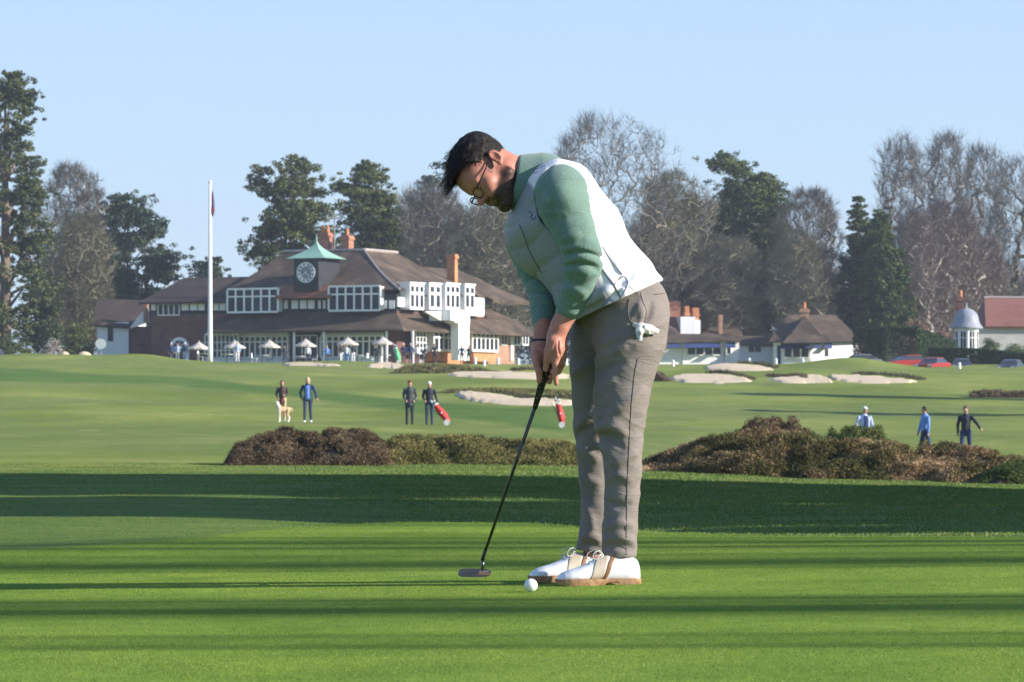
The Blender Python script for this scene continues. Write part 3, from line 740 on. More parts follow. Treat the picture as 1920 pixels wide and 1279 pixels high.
# blade: rounded face, thin, with sole flange behind
Yh = 12.295; k_ = Yh/FPX; x0, x1 = (858.5-960)*k_, (920.5-960)*k_; zt, zb = HC+(HOR-1066.5)*k_, .004
prof = interp_path([(x0, zb+.010), (x0+.004, zb+.022), (x0+.014, zt), (x0+.06, zt+.0005), (x1-.020, zt), (x1-.004, zt-.006), (x1, zt-.012), (x1-.006, zb+.006), (x1-.022, zb+.0005), (x0+.055, zb), (x0+.016, zb+.001), (x0+.003, zb+.005)], 44)
n = len(prof); V = []
for yo, s in ((0, .0015), (.0015, 0), (.009, 0), (.011, .0015)):
    cx, cz = prof.mean(0)
    for x, z in prof: V.append((x+(cx-x)*s*12, Yh+yo, z+(cz-z)*s*30))
F = [(i*n+k, i*n+(k+1) % n, (i+1)*n+(k+1) % n, (i+1)*n+k) for i in range(3) for k in range(n)]+[tuple(range(n))[::-1], tuple(3*n+k for k in range(n))]
head_ = build('putter_head', V, F, pm('gunmetal', (.085, .088, .105), (.12, .122, .14), 50, .42, .55), PUT)
fb = MB(); fb.box((x0+.012, Yh+.010, zb+.0005), (x1-.012, Yh+.030, zb+.010)); fb.build('sole_flange', m_steel, head_)
def text_mesh(s, size, origin, xdir, zdir, m, name, parent, ext=.0004):
    cu = bpy.data.curves.new('t', 'FONT'); cu.body = s; cu.size = size; cu.extrude = ext; cu.align_x = 'CENTER'; cu.align_y = 'CENTER'; cu.resolution_u = 2
    to = bpy.data.objects.new('t', cu); COL.objects.link(to); bpy.context.view_layer.update()
    me = bpy.data.meshes.new_from_object(to); V = np.array([v.co[:] for v in me.vertices]); F = [tuple(p.vertices) for p in me.polygons]
    bpy.data.objects.remove(to); bpy.data.meshes.remove(me)
    xd, zd = A(*xdir), A(*zdir); nd = np.cross(xd, zd)
    W = np.asarray(origin)+V[:, :1]*xd+V[:, 1:2]*zd+V[:, 2:3]*nd
    return build(name, W, F, m, parent)
m_wt = pm('lettering_white', (.85, .80, .78), (.8, .75, .72), 10, .5); m_or = pm('lettering_copper', (.80, .42, .22), (.75, .38, .2), 10, .5)
tx = (907.5-960)*k_; 
for s, dz, mt in (('SCOTTY', .0040, m_wt), ('CAMERON', -.0035, m_or)): text_mesh(s, .0082, (tx, Yh-.0006, (zt+zb)/2+dz), (1, 0, 0), (0, 0, 1), mt, 'lettering', head_)

# ---- ball
def ball():
    n = 64; V = []; F = []; c = A(*at(995.5, 1096, 11.46)); c[2] = .0214+.02*(c[0]-.25)
    ds = []; N = 180
    for i in range(N):
        z = 1-2*(i+.5)/N; t = i*math.pi*(3-5**.5); r = math.sqrt(1-z*z); ds.append((r*math.cos(t), r*math.sin(t), z))
    D = np.array(ds)
    for i in range(n+1):
        a = math.pi*i/n
        for k in range(2*n):
            t = math.pi*k/n; V.append((math.sin(a)*math.cos(t), math.sin(a)*math.sin(t), math.cos(a)))
    V = np.array(V); m = (V@D.T).max(1); ang = np.arccos(np.clip(m, -1, 1)); dep = .0009*sstep(.105, .03, ang)
    W = c+V*(.02135-dep)[:, None]; m2 = 2*n
    F = np.array([(i*m2+k, (i+1)*m2+k, (i+1)*m2+(k+1) % m2, i*m2+(k+1) % m2) for i in range(n) for k in range(m2)])
    o = build('golf_ball', W, F, pm('ball_white', (.82, .83, .84), (.78, .79, .80), 10, .28, spec=.5), None, True)
    props(o, 'white dimpled golf ball on the green just left of the shoes', 'golf ball')
ball()

# ---- glove tucked in the back pocket
def glove():
    F = trou; p0 = march(F, 1192, 609)
    q = lambda px, py, o: march(F, px, py)+A(0, -o, 0)
    cuff = [(q(1190, 610, .006), .008), (q(1200, 612, .012), .012), (q(1211, 615, .014), .012)]
    fin = [[(q(1208, 613, .014), .010), (q(1220, 614, .018), .0075), (q(1233, 620, .016), .006)], [(q(1208, 617, .016), .009), (q(1221, 620, .022), .007), (q(1231, 624, .018), .0055)],
           [(q(1205, 620, .014), .009), (q(1216, 624, .02), .006), (q(1224, 625, .016), .0045)], [(q(1199, 614, .018), .010), (q(1200, 624, .024), .0095), (q(1199, 637, .026), .007)], [(q(1196, 613, .016), .009), (q(1196, 622, .02), .008), (q(1196, 630, .02), .006)]]
    def G(P):
        f = chain(P, cuff, .006)
        for c in fin: f = smin(f, chain(P, c, .004), .006)
        return f+.0018*vnoise(P*140, 3)
    pts = [a for c in fin+[cuff] for a, r in c]; lo, hi = bb(pts, .025); v, f = polygonize(G, lo, hi, .0020)
    o = build('golf_glove', v, f, pm('glove_leather', (.72, .72, .70), (.45, .45, .46), 70, .6, bs=.3, bscale=200, bd=.002), None, True)
    props(o, 'white golf glove hanging out of the golfer\'s trouser pocket', 'glove')
glove()
# ================================================================ TERRAIN
TC = [-400, 0, 200, 400, 550, 750, 1000, 1250, 1500, 1920, 2400]
EDGE = [1030, 1021, 1013, 1001, 986, 978, 980, 1001, 1010, 1017, 1024]       # far rim of the putting green
TY = [20, 28, 45, 65, 85, 110, 143, 180, 220, 260, 300]
TT = {20: [1010, 1004, 1002, 1004, 1010, 1024, 1026, 1016, 1006, 1002, 1004],
      28: [966, 962, 962, 963, 965, 970, 974, 976, 974, 970, 968],
      45: [918, 914, 914, 914, 915, 917, 919, 924, 930, 936, 938],
      65: [884, 881, 881, 881, 882, 883, 885, 890, 899, 909, 912],
      85: [858, 856, 856, 857, 858, 860, 862, 870, 890, 898, 898],
      110: [826, 825, 825, 825, 826, 827, 828, 840, 862, 866, 866],
      143: [790, 790, 790, 790, 790, 791, 792, 797, 806, 812, 814],
      180: [752, 752, 754, 756, 757, 757, 757, 760, 764, 768, 770],
      220: [712, 713, 716, 720, 722, 724, 726, 728, 732, 736, 738],
      260: [684, 686, 690, 696, 699, 702, 704, 706, 706, 710, 712],
      300: [668, 668, 667, 679, 682, 682, 685, 688, 684, 692, 694]}
MOUND = [(265, 300, 60, 14, 7), (640, 290, 60, 16, 6), (560, 292, 30, 14, 3), (1370, 285, 70, 16, 8), (1600, 296, 85, 14, 15), (1500, 270, 60, 12, 4), (930, 262, 90, 12, 5), (820, 276, 40, 10, 4), (1180, 280, 60, 14, 3), (60, 296, 80, 16, 5)]
ZT = 4.42     # the level the terrace, sheds and trees stand on
def gz(X, Y):
    X = np.atleast_1d(np.asarray(X, float)); Y = np.atleast_1d(np.asarray(Y, float))
    Ys = np.maximum(Y, 6.0); px = np.clip(960+FPX*X/Ys, -400, 2400)
    E = np.interp(px, TC, EDGE); Ye = HC*FPX/(E-HOR)
    rows = np.stack([np.interp(px, TC, TT[y]) for y in TY])           # (rows, n)
    tab = np.array(TY, float); ly = np.log(np.clip(Ys, 20, 300)); lt = np.log(tab)
    i = np.clip(np.searchsorted(lt, ly)-1, 0, len(tab)-2); t = (ly-lt[i])/(lt[i+1]-lt[i]); ar = np.arange(len(px))
    g_ = lambda k: rows[np.clip(k, 0, len(tab)-1), ar]
    p0, p1, p2, p3 = g_(i-1), g_(i), g_(i+1), g_(i+2)
    m1 = (p2-p0)*.5; m2 = (p3-p1)*.5
    py = (2*t**3-3*t**2+1)*p1+(t**3-2*t**2+t)*m1+(-2*t**3+3*t**2)*p2+(t**3-t**2)*m2
    for mx_, my, sx, sy, a in MOUND: py = py-a*np.exp(-((px-mx_)/sx)**2-((Ys-my)/sy)**2)
    z = HC-(py-HOR)/FPX*np.clip(Ys, 20, 300)
    z = np.where(Ys < 20, 0, z)
    # between the green's rim and the 20 m row
    z20 = HC-(np.stack([np.interp(px, TC, TT[20])])[0]-HOR)/FPX*20
    s = np.clip((Ys-Ye)/(20-Ye+1e-6), 0, 1)
    z = np.where(Ys < 20, z20*s*s*(3-2*s)*.6+z20*.4*s, z)
    xt = np.clip(X-.25, -3.5, 3.5); z = z+.020*xt*sstep(20, 12, Ys)
    far = sstep(300, 328, Ys); z = z*(1-far)+ZT*far
    und = .10*vnoise(np.stack([X/9, Y/9, 0*X], 1), 7)+.04*vnoise(np.stack([X/2.4, Y/2.4, 0*X], 1), 11)
    z = z+und*sstep(60, 140, Ys)*(1-far)+.02*vnoise(np.stack([X/1.3, Y/1.3, 0*X], 1), 13)*sstep(22, 30, Ys)*(1-far)
    return z
def gp(px, py, Ymin=24.0, Ymax=330.0):
    """where the line of sight through a photo pixel meets the ground"""
    Y = np.geomspace(Ymin, Ymax, 900); X = (px-960)/FPX*Y; z = gz(X, Y); h = HC+(HOR-py)/FPX*Y
    w = np.argwhere(h < z)
    i = int(w[0, 0]) if len(w) else len(Y)-1
    return A(X[i], Y[i], z[i])
def G0(px, Y):
    X = (px-960)/FPX*Y; return A(X, Y, gz(X, Y)[0])
xs = np.sinh(np.linspace(-8.2, 8.2, 460)); xs = xs*(700/xs.max()); 
xs = np.unique(np.concatenate([np.arange(-60, 60.01, .42), xs[np.abs(xs) > 60.3]]))
ys = np.unique(np.concatenate([np.arange(-60, 6, 3.0), np.arange(6, 20, .25), np.arange(20, 70, .5), np.arange(70, 340, 1.3), np.geomspace(345, 1300, 36)]))
GX, GY = np.meshgrid(xs, ys, indexing='ij'); GZ = gz(GX.ravel(), GY.ravel())
nx_, ny_ = GX.shape; I = np.arange(nx_*ny_).reshape(nx_, ny_)
Q = np.stack([I[:-1, :-1], I[1:, :-1], I[1:, 1:], I[:-1, 1:]], -1).reshape(-1, 4)
m_gr, nt, b = new_mat('mown_grass')
geo = nt.nodes.new('ShaderNodeNewGeometry'); sep = nt.nodes.new('ShaderNodeSeparateXYZ'); nt.links.new(geo.outputs['Position'], sep.inputs[0])
def wn(scale, det, st=None, ro=.55):
    n = nt.nodes.new('ShaderNodeTexNoise'); n.inputs['Scale'].default_value = scale; n.inputs['Detail'].default_value = det; n.inputs['Roughness'].default_value = ro
    if st:
        mp = nt.nodes.new('ShaderNodeMapping'); mp.inputs['Scale'].default_value = st; nt.links.new(geo.outputs['Position'], mp.inputs[0]); nt.links.new(mp.outputs[0], n.inputs[0])
    else: nt.links.new(geo.outputs['Position'], n.inputs[0])
    return n.outputs[0]
fair = ramp(nt, wn(.08, 6, (1, .45, 1), .62), [(.36, (.150, .200, .036)), (.5, (.215, .260, .056)), (.66, (.32, .325, .10))]).outputs[0]
green = ramp(nt, wn(1.2, 5), [(.30, (.145, .235, .026)), (.70, (.205, .305, .045))]).outputs[0]
aY = nt.nodes.new('ShaderNodeAttribute'); aY.attribute_name = 'rough'; aG = nt.nodes.new('ShaderNodeAttribute'); aG.attribute_name = 'green'
rough = ramp(nt, wn(.5, 6, None, .7), [(.30, (.095, .150, .035)), (.55, (.165, .210, .065)), (.72, (.34, .29, .14))]).outputs[0]
c = mixc(nt, aY.outputs['Fac'], fair, rough); aS = nt.nodes.new('ShaderNodeAttribute'); aS.attribute_name = 'semi_shade'; c = mixc(nt, aS.outputs['Fac'], c, ramp(nt, wn(.3, 4), [(.3, (.075, .150, .026)), (.7, (.125, .195, .042))]).outputs[0]); c = mixc(nt, aG.outputs['Fac'], c, green)
fine = ramp(nt, wn(2.2, 6, None, .75), [(.3, (.72, .76, .70)), (.7, (1.25, 1.2, 1.15))]).outputs[0]
fine2 = ramp(nt, wn(40, 4, None, .7), [(.3, (.80, .82, .80)), (.7, (1.15, 1.15, 1.1))]).outputs[0]
c = mixc(nt, .8, c, fine, 'MULTIPLY'); c = mixc(nt, .9, c, fine2, 'MULTIPLY')
nt.links.new(c, b.inputs['Base Color']); b.inputs['Roughness'].default_value = .9; b.inputs['Specular IOR Level'].default_value = .12
bump(nt, b, wn(7, 8, None, .8), .5, .05)
PX = 960+FPX*GX.ravel()/np.maximum(GY.ravel(), 1); Yr = GY.ravel(); PY = HOR-(GZ-HC)*FPX/np.maximum(Yr, 1)
Ye = HC*FPX/(np.interp(np.clip(PX, -400, 2400), TC, EDGE)-HOR)
isgreen = (Yr < Ye+.1)*1.0
nzv = fbm(np.stack([GX.ravel()/14, Yr/14, 0*Yr], 1), 3, 5)
rg = sstep(.05, .35, nzv)*sstep(70, 100, Yr)*.55
rg = np.maximum(rg, sstep(1150, 1250, PX)*sstep(95, 105, Yr)*sstep(200, 170, Yr)*(.35+.5*sstep(-.2, .4, nzv)))   # tussocky ground right of the golfer
rg = np.maximum(rg, sstep(20, 22, Yr)*sstep(70, 66, Yr)*.6*sstep(420, 700, PX))
rg = np.maximum(rg, .6*sstep(-.1, .2, nzv)*sstep(240, 262, Yr)*sstep(300, 290, Yr)*sstep(600, 760, PX)*sstep(1300, 1180, PX))
nz2 = vnoise(np.stack([GX.ravel()/5, Yr/11, 0*Yr], 1), 19)*3
c1_ = np.interp(PX, [0, 300, 500, 620, 800, 1000], [690, 705, 722, 735, 752, 762])+nz2; c2_ = np.interp(PX, [0, 300, 500, 700, 1000, 1200], [714, 720, 738, 762, 804, 830])+nz2
semi_shade = sstep(-2, 2, PY-c1_)*sstep(2, -2, PY-c2_)*sstep(100, 120, Yr)*sstep(1150, 1000, PX); semi_shade = np.maximum(semi_shade, sstep(66, 69, Yr)*sstep(80, 76, Yr)*.8*sstep(380, 460, PX)); semi_shade = np.maximum(semi_shade, (1-isgreen)*sstep(66, 60, Yr)*(.80+.2*sstep(250, 900, PX))); lip_ = sstep(0, .4, Yr-Ye)*0  # mown strip, plus turf before the banks darkened to deepen its tree shade
gro = build('ground', np.stack([GX.ravel(), Yr, GZ], 1), Q, m_gr, None, True, attr=dict(rough=np.clip(rg, 0, 1), green=isgreen, semi_shade=np.clip(semi_shade, 0, 1)))
props(gro, 'rolling mown golf course turf rising to the clubhouse', 'ground', None, 'structure')

# ---- short blades on the putting green, longer ones on the rough beyond it
def blades(name, n, pxr, Yr_, zfun, hgt, wid, m, label, seed, keep=None, lean=.5, grow=0.0):
    r = np.random.RandomState(seed); Y0, Y1 = Yr_
    # even density over the ground area inside a fan
    Y = np.sqrt(r.rand(n)*(Y1**2-Y0**2)+Y0**2); px = r.uniform(pxr[0], pxr[1], n); X = (px-960)/FPX*Y
    if keep is not None:
        k = keep(X, Y, px); X, Y, px = X[k], Y[k], px[k]; n = len(X)
    Z = zfun(X, Y); h = hgt*r.uniform(.5, 1.3, n)*(Y/Y0)**grow*(1 if not grow else (.22+.78*sstep(350, 950, px))); w = wid*r.uniform(.6, 1.4, n)*(Y/Y0)**grow
    a = r.uniform(0, math.pi, n)*.5-.4; lx = r.normal(0, lean, n)*h; ly = r.normal(0, lean, n)*h
    B = np.stack([X, Y, Z-.0005], 1); d = np.stack([np.cos(a), np.sin(a), 0*a], 1)*w[:, None]*.5
    V = np.stack([B-d, B+d, B+np.stack([lx, ly, h], 1)], 1).reshape(-1, 3)
    o = build(name, V, np.arange(3*n).reshape(n, 3), m, None)
    return props(o, label, 'grass', None, 'stuff')
def grass_mat(name, lo_, mid, hi_, sc):
    m, nt, b = new_mat(name); geo = nt.nodes.new('ShaderNodeNewGeometry')
    r = ramp(nt, geo.outputs['Random Per Island'], [(0, lo_), (.55, mid), (1, hi_)]).outputs[0]
    n = nt.nodes.new('ShaderNodeTexNoise'); n.inputs['Scale'].default_value = sc; n.inputs['Detail'].default_value = 5; nt.links.new(geo.outputs['Position'], n.inputs[0])
    c = mixc(nt, .7, r, ramp(nt, n.outputs[0], [(.3, (.72, .78, .7)), (.7, (1.2, 1.12, 1.1))]).outputs[0], 'MULTIPLY')
    n5 = nt.nodes.new('ShaderNodeTexNoise'); n5.inputs['Scale'].default_value = .55; n5.inputs['Detail'].default_value = 6; n5.inputs['Roughness'].default_value = .65; nt.links.new(geo.outputs['Position'], n5.inputs[0])
    c = mixc(nt, 1.0, c, ramp(nt, n5.outputs[0], [(.36, (.78, .86, .82)), (.5, (1, 1, 1)), (.64, (1.28, 1.12, 1.1))]).outputs[0], 'MULTIPLY')
    nt.links.new(c, b.inputs['Base Color']); b.inputs['Roughness'].default_value = .55; b.inputs['Specular IOR Level'].default_value = .25
    try: b.inputs['Transmission Weight'].default_value = 0
    except Exception: pass
    tl = nt.nodes.new('ShaderNodeBsdfTranslucent'); nt.links.new(c, tl.inputs[0]); mx = nt.nodes.new('ShaderNodeMixShader'); mx.inputs[0].default_value = .35
    out = nt.nodes['Material Output']; nt.links.new(b.outputs[0], mx.inputs[1]); nt.links.new(tl.outputs[0], mx.inputs[2]); nt.links.new(mx.outputs[0], out.inputs[0]); return m
mg1 = grass_mat('green_blades', (.145, .245, .026), (.210, .320, .048), (.30, .41, .10), 1.6)
mg2 = grass_mat('rough_blades', (.08, .16, .026), (.14, .225, .048), (.30, .32, .12), .7)
def ongreen(X, Y, px): return Y < HC*FPX/(np.interp(np.clip(px, -400, 2400), TC, EDGE)-HOR)
blades('green_turf', 850000, (-220, 2140), (7.2, 19), gz, .0040, .0015, mg1, 'fine short turf of the putting green', 1, ongreen)
blades('rough_grass', 330000, (-200, 2120), (15.5, 74), gz, .010, .0055, mg2, 'longer grass in the shade beyond the green', 2, lambda X, Y, px: (~ongreen(X, Y, px)), .4, .85)
# ================================================================ VEGETATION
def leafmesh(C, N, r, size, asp, jit=.6, up=.3, tri=False):
    """C (n,3) clump centres, spread r (n,), N leaves each; returns V, F of small faces facing outwards/upwards"""
    n = len(C); rr = np.random.RandomState(int(abs(C.sum()*10)) % 100000)
    P = np.repeat(C, N, 0); R_ = np.repeat(r, N)
    d = rr.normal(size=(n*N, 3)); d /= np.linalg.norm(d, axis=1)[:, None]
    P = P+d*(R_*rr.rand(n*N)**.45)[:, None]*A(1, 1, .62)
    nr = d+rr.normal(0, jit, (n*N, 3))+A(0, 0, up); nr /= np.linalg.norm(nr, axis=1)[:, None]
    t = np.cross(nr, rr.normal(size=(n*N, 3))); t /= np.linalg.norm(t, axis=1)[:, None]+1e-9; b = np.cross(nr, t)
    s = size*rr.uniform(.55, 1.35, n*N)
    t *= (s*.5)[:, None]; b *= (s*.5*asp)[:, None]
    V = np.stack([P-t, P-b*.8, P+t, P+b], 1).reshape(-1, 3)
    return V, np.arange(len(V)).reshape(-1, 4)
def twigmesh(P, D, L, w):
    """thin upright slivers"""
    n = len(P); rr = np.random.RandomState(n % 9973)
    s = np.cross(D, rr.normal(size=(n, 3))); s /= np.linalg.norm(s, axis=1)[:, None]+1e-9
    V = np.stack([P-s*w*.5, P+s*w*.5, P+D*L[:, None]], 1).reshape(-1, 3); return V, np.arange(3*n).reshape(-1, 3)
def foliage_mat(name, dark, mid, light, sc=.35, tl=.15):
    if name in MC: return MC[name]
    m, nt, b = new_mat(name); geo = nt.nodes.new('ShaderNodeNewGeometry')
    n = nt.nodes.new('ShaderNodeTexNoise'); n.inputs['Scale'].default_value = sc; n.inputs['Detail'].default_value = 4; nt.links.new(geo.outputs['Position'], n.inputs[0])
    ad = nt.nodes.new('ShaderNodeMath'); ad.operation = 'MULTIPLY_ADD'; nt.links.new(geo.outputs['Random Per Island'], ad.inputs[0]); ad.inputs[1].default_value = .42; nt.links.new(n.outputs[0], ad.inputs[2])
    c = ramp(nt, ad.outputs[0], [(.48, dark), (.69, mid), (.90, light)]).outputs[0]
    nt.links.new(c, b.inputs['Base Color']); b.inputs['Roughness'].default_value = .75; b.inputs['Specular IOR Level'].default_value = .2
    MC[name] = m; return m
def tubes(segs, n):
    """segs: array (k, 8): a xyz, b xyz, ra, rb -> prisms"""
    S = np.array(segs); a, b = S[:, :3], S[:, 3:6]; d = b-a; d /= np.linalg.norm(d, axis=1)[:, None]+1e-9
    ref = np.where(np.abs(d[:, 2:3]) < .9, A(0, 0, 1), A(1, 0, 0)); u = np.cross(d, ref); u /= np.linalg.norm(u, axis=1)[:, None]; v = np.cross(d, u)
    ring = []
    for base, r in ((a, S[:, 6]), (b, S[:, 7])):
        for k in range(n):
            t = 2*math.pi*k/n; ring.append(base+(math.cos(t)*u+math.sin(t)*v)*r[:, None])
    V = np.stack(ring, 1).reshape(-1, 3); o = np.arange(len(S))[:, None]*2*n
    F = np.concatenate([o+np.array([[k, (k+1) % n, n+(k+1) % n, n+k]]) for k in range(n)], 0)
    return V, F
def bough_tree(seed, h, spread, n=1100, base_t=.25, cen=.6, tw=4, twl=1.3, up=.35, multi=1, flat=.9, r_tip=.016, gam=.44, power=2.3, shell=.5):
    """limbs grown towards points spread through a rounded crown; returns (limb segments, twig start, twig dir, twig length)"""
    r = np.random.RandomState(seed); P = []
    while len(P) < n:
        m = n; z = base_t+(1-base_t)*r.rand(m); q = np.where(z > cen, (z-cen)/(1.02-cen), (cen-z)/(cen-base_t*.75)); env = np.sqrt(np.clip(1-q**power, 0.01, 1))
        rho = (shell+(1-shell)*r.rand(m))**.5 if shell else r.rand(m)**.5; rho = np.where(r.rand(m) < .35, r.rand(m)**.5, rho); th = r.uniform(0, 2*math.pi, m); lob = .82+.18*np.sin(th*3+seed+z*9)+.12*vnoise(np.stack([np.cos(th)*2, np.sin(th)*2, z*6], 1), seed)
        x = spread*env*rho*lob*np.cos(th); y = spread*flat*env*rho*lob*np.sin(th); k = r.rand(m) < env+.15; P += list(np.stack([x, y, z*h], 1)[k])
    P = np.array(P[:n]); c0 = A(0, 0, h*base_t*.9); o = np.argsort(np.linalg.norm((P-c0)*A(1, 1, .8), axis=1)); P = P[o]
    N = np.zeros((n*16+60, 3)); par = -np.ones(len(N), int); cnt = 0; lean = r.normal(0, .02, 2)
    for m in range(multi):
        a = 6.28*m/multi+r.rand(); top_ = base_t*h*(1.25 if multi > 1 else 1); st = A(.3*math.cos(a), .3*math.sin(a), 0)*(multi > 1); pv = -1
        for i in range(8):
            N[cnt] = st+A(lean[0]*i+.10*i*math.cos(a)*(multi > 1), lean[1]*i+.10*i*math.sin(a)*(multi > 1), top_*i/7); par[cnt] = pv; pv = cnt; cnt += 1
    tips = []
    for p in P:
        d = np.linalg.norm(N[:cnt]-p, axis=1); out = N[:cnt, 2]-p[2]; cost = d+.9*np.maximum(out, 0)+.25*np.abs(np.hypot(N[:cnt, 0], N[:cnt, 1])-np.hypot(p[0], p[1]))*0
        cost[np.arange(cnt) < 2] += 50; j = int(np.argmin(cost)); L = d[j]; k = max(1, min(12, int(L/.7))); a_ = N[j]; side = r.normal(0, .06, 3)*L+A(0, 0, -.12*L if up > 0 else .1*L)*min(1, L/3); pv = j
        for i in range(1, k+1):
            u = i/k; N[cnt] = a_+(p-a_)*u+side*math.sin(math.pi*u)+r.normal(0, .025, 3)*(i < k); par[cnt] = pv; pv = cnt; cnt += 1
            if cnt >= len(N)-20: break
        tips.append(pv)
        if cnt >= len(N)-20: break
    N = N[:cnt]; par = par[:cnt]; load = np.zeros(cnt); load[tips] = 1
    for i in range(cnt-1, -1, -1):
        load[i] = max(load[i], .6)
        if par[i] >= 0: load[par[i]] += load[i]
    rad = r_tip*np.power(load, gam); i = np.arange(cnt)[par >= 0]; S = np.concatenate([N[par[i]], N[i], np.minimum(rad[par[i]], rad[i]*1.35)[:, None], rad[i][:, None]], 1)
    c1 = A(0, 0, h*base_t*.6); big = r.choice(np.arange(8*multi, cnt), cnt*tw//3) if cnt > 8 else []
    src = np.concatenate([np.repeat(np.array(tips), tw), big[load[big] < 6]]); T0 = N[src]; od = T0-c1; od /= np.linalg.norm(od, axis=1)[:, None]+1e-9
    D = od*.75+r.normal(0, .62, (len(src), 3))+A(0, 0, up); D /= np.linalg.norm(D, axis=1)[:, None]; Lw = twl*r.uniform(.4, 1.2, len(src))
    # each twig forks into sprigs
    T1 = np.repeat(T0+D*(Lw*.35)[:, None], 3, 0)+0; D1 = np.repeat(D, 3, 0)+r.normal(0, .55, (len(src)*3, 3)); D1 /= np.linalg.norm(D1, axis=1)[:, None]; L1 = np.repeat(Lw, 3)*r.uniform(.3, .7, len(src)*3)
    return S, load[i], np.vstack([T0, T1]), np.vstack([D, D1]), np.concatenate([Lw, L1])
def bare_tree(px, Y, top, wpx, m_t, m_c, label, seed, name='bare_tree', group=None, twig=.03, base=None, **kw):
    """leafless tree: trunk and crown; top = photo row of its tip, wpx = half-width in photo pixels"""
    base = G0(px, Y) if base is None else base; h = (HC+(HOR-top)/FPX*Y-base[2])*.97; sp = wpx/FPX*Y*.96
    o = empty(name, base, label, 'tree', group)
    S, ld, T, D, L = bough_tree(seed, h, sp, r_tip=twig*.62, **kw); k = ld > 22
    V, F = tubes(S[k], 6); build('trunk', V+base, F, m_t, o, True)
    V, F = tubes(S[~k], 3); V2, F2 = twigmesh(T, D, L, twig*1.25); F2 = np.concatenate([F2, F2[:, 2:3]], 1)
    # slivers as narrow quads so that one mesh holds the whole crown
    s = np.cross(D, A(.3, 1, .2)); s /= np.linalg.norm(s, axis=1)[:, None]+1e-9; w = twig*.9
    V2 = np.stack([T-s*w*.5, T+s*w*.5, T+D*L[:, None]+s*w*.15, T+D*L[:, None]-s*w*.15], 1).reshape(-1, 3); F2 = np.arange(len(V2)).reshape(-1, 4)
    build('crown', np.vstack([V, V2])+base, np.vstack([F, F2+len(V)]), m_c, o)
    return o
def leafy(px, Y, prof, m_l, m_t, label, seed, name='evergreen_tree', group=None, ncl=900, nl=22, size=.34, cr=.9, depth=.8, hollow=.35, gap=.18, trunk_r=None, limbs=26, asp=.55, base=None, cat='tree', up=.3, trunk_top=.9, gsc=.22, nbf=13):
    """evergreen whose outline follows prof: rows (photo row, left px, right px) from the tip down"""
    r = np.random.RandomState(seed); base = G0(px, Y) if base is None else base; k = Y/FPX
    P = np.array(prof, float); zz = HC+(HOR-P[:, 0])*k; xl = (P[:, 1]-960)*k; xr = (P[:, 2]-960)*k
    o = empty(name, base, label, cat, group)
    C = []; rad = []; zmin, zmax = zz[-1], zz[0]; zi = zz[::-1]; li = xl[::-1]; ri = xr[::-1]
    area = np.cumsum((ri-li)[:-1]*np.diff(zi)); 
    B_ = []; nb = max(12, ncl//nbf); bw = (ri-li).max()/2
    while len(B_) < nb:       # boughs first, then clumps of leaves along each bough
        z = r.uniform(zmin, zmax); a, b_ = np.interp(z, zi, li), np.interp(z, zi, ri); hw = max((b_-a)/2, .05)
        if r.rand() > (hw/bw)*.85+.18: continue
        t = r.uniform(0, 2*math.pi); q = math.sqrt(r.uniform(hollow, 1)); c_ = (a+b_)/2
        br = cr*1.75*min(1, .3+hw/3.5)*r.uniform(.7, 1.25); B_.append((c_+q*max(hw-br*.75, hw*.15)*math.cos(t), q*max(hw-br*.6, .1)*depth*math.sin(t), z, br, math.cos(t), math.sin(t)))
    while len(C) < ncl:
        x0_, y0_, z0_, br, ct, st_ = B_[r.randint(nb)]; e = r.normal(0, .42, 3)*br; e[2] *= .42; o_r = r.rand()*br*.5
        x, y, z = x0_+e[0]+ct*o_r, y0_+e[1]+st_*o_r, z0_+e[2]-.18*o_r
        if vnoise(np.array([[x*gsc*2, (Y+y)*gsc*2, z*gsc*3]]), seed)[0] < -1+gap*.9: continue
        C.append((x, Y+y, z)); rad.append(cr*r.uniform(.28, .62)*min(1, .35+br/2))
    C = np.array(C); rad = np.array(rad)
    V, F = leafmesh(C, nl, rad, size, asp, up=up); V[:, 2] = np.maximum(V[:, 2], base[2]+.02)
    build('crown', V, F, m_l, o)
    cx = (np.interp(zz[0], zi, li)+np.interp(zz[0], zi, ri))/2; H = (zmax-base[2])*trunk_top; tr = trunk_r or H*.018
    S = [(*base, *(base+A((cx-base[0])*.4, 0, H*.5)), tr, tr*.65), (*(base+A((cx-base[0])*.4, 0, H*.5)), *(base+A((cx-base[0])*.9, 0, H)), tr*.65, tr*.15)]
    for j in r.choice(len(C), min(limbs, len(C)), replace=False):
        c = C[j]; zb = base[2]+(c[2]-base[2])*r.uniform(.6, .85); f_x = (zb-base[2])/max(H, .1); S.append((base[0]+(cx-base[0])*.9*f_x, base[1], zb, *c, tr*.28, tr*.08))
    V, F = tubes(S, 6); build('trunk', V, F, m_t, o, True)
    return o
M_BARK = pm('bark_grey', (.14, .12, .095), (.23, .205, .165), 3, .9); M_BARKB = pm('bark_brown', (.13, .095, .07), (.21, .16, .12), 3, .9)
M_TW = pm('twigs_grey', (.16, .138, .118), (.25, .22, .19), .6, .9); M_TWP = pm('twigs_mauve', (.22, .165, .155), (.32, .26, .245), .6, .9); M_TWG = pm('twigs_lichen', (.17, .155, .105), (.28, .26, .18), .4, .9)
M_CON = foliage_mat('cedar_leaves', (.018, .036, .018), (.052, .080, .030), (.15, .16, .060), .5)
M_PINE = foliage_mat('pine_needles', (.020, .040, .030), (.040, .070, .045), (.080, .110, .060))
M_CYP = foliage_mat('cypress_leaves', (.024, .042, .014), (.070, .098, .028), (.17, .185, .065), .5)
M_YEW = foliage_mat('yew_leaves', (.018, .040, .014), (.048, .082, .024), (.165, .195, .060), .6)

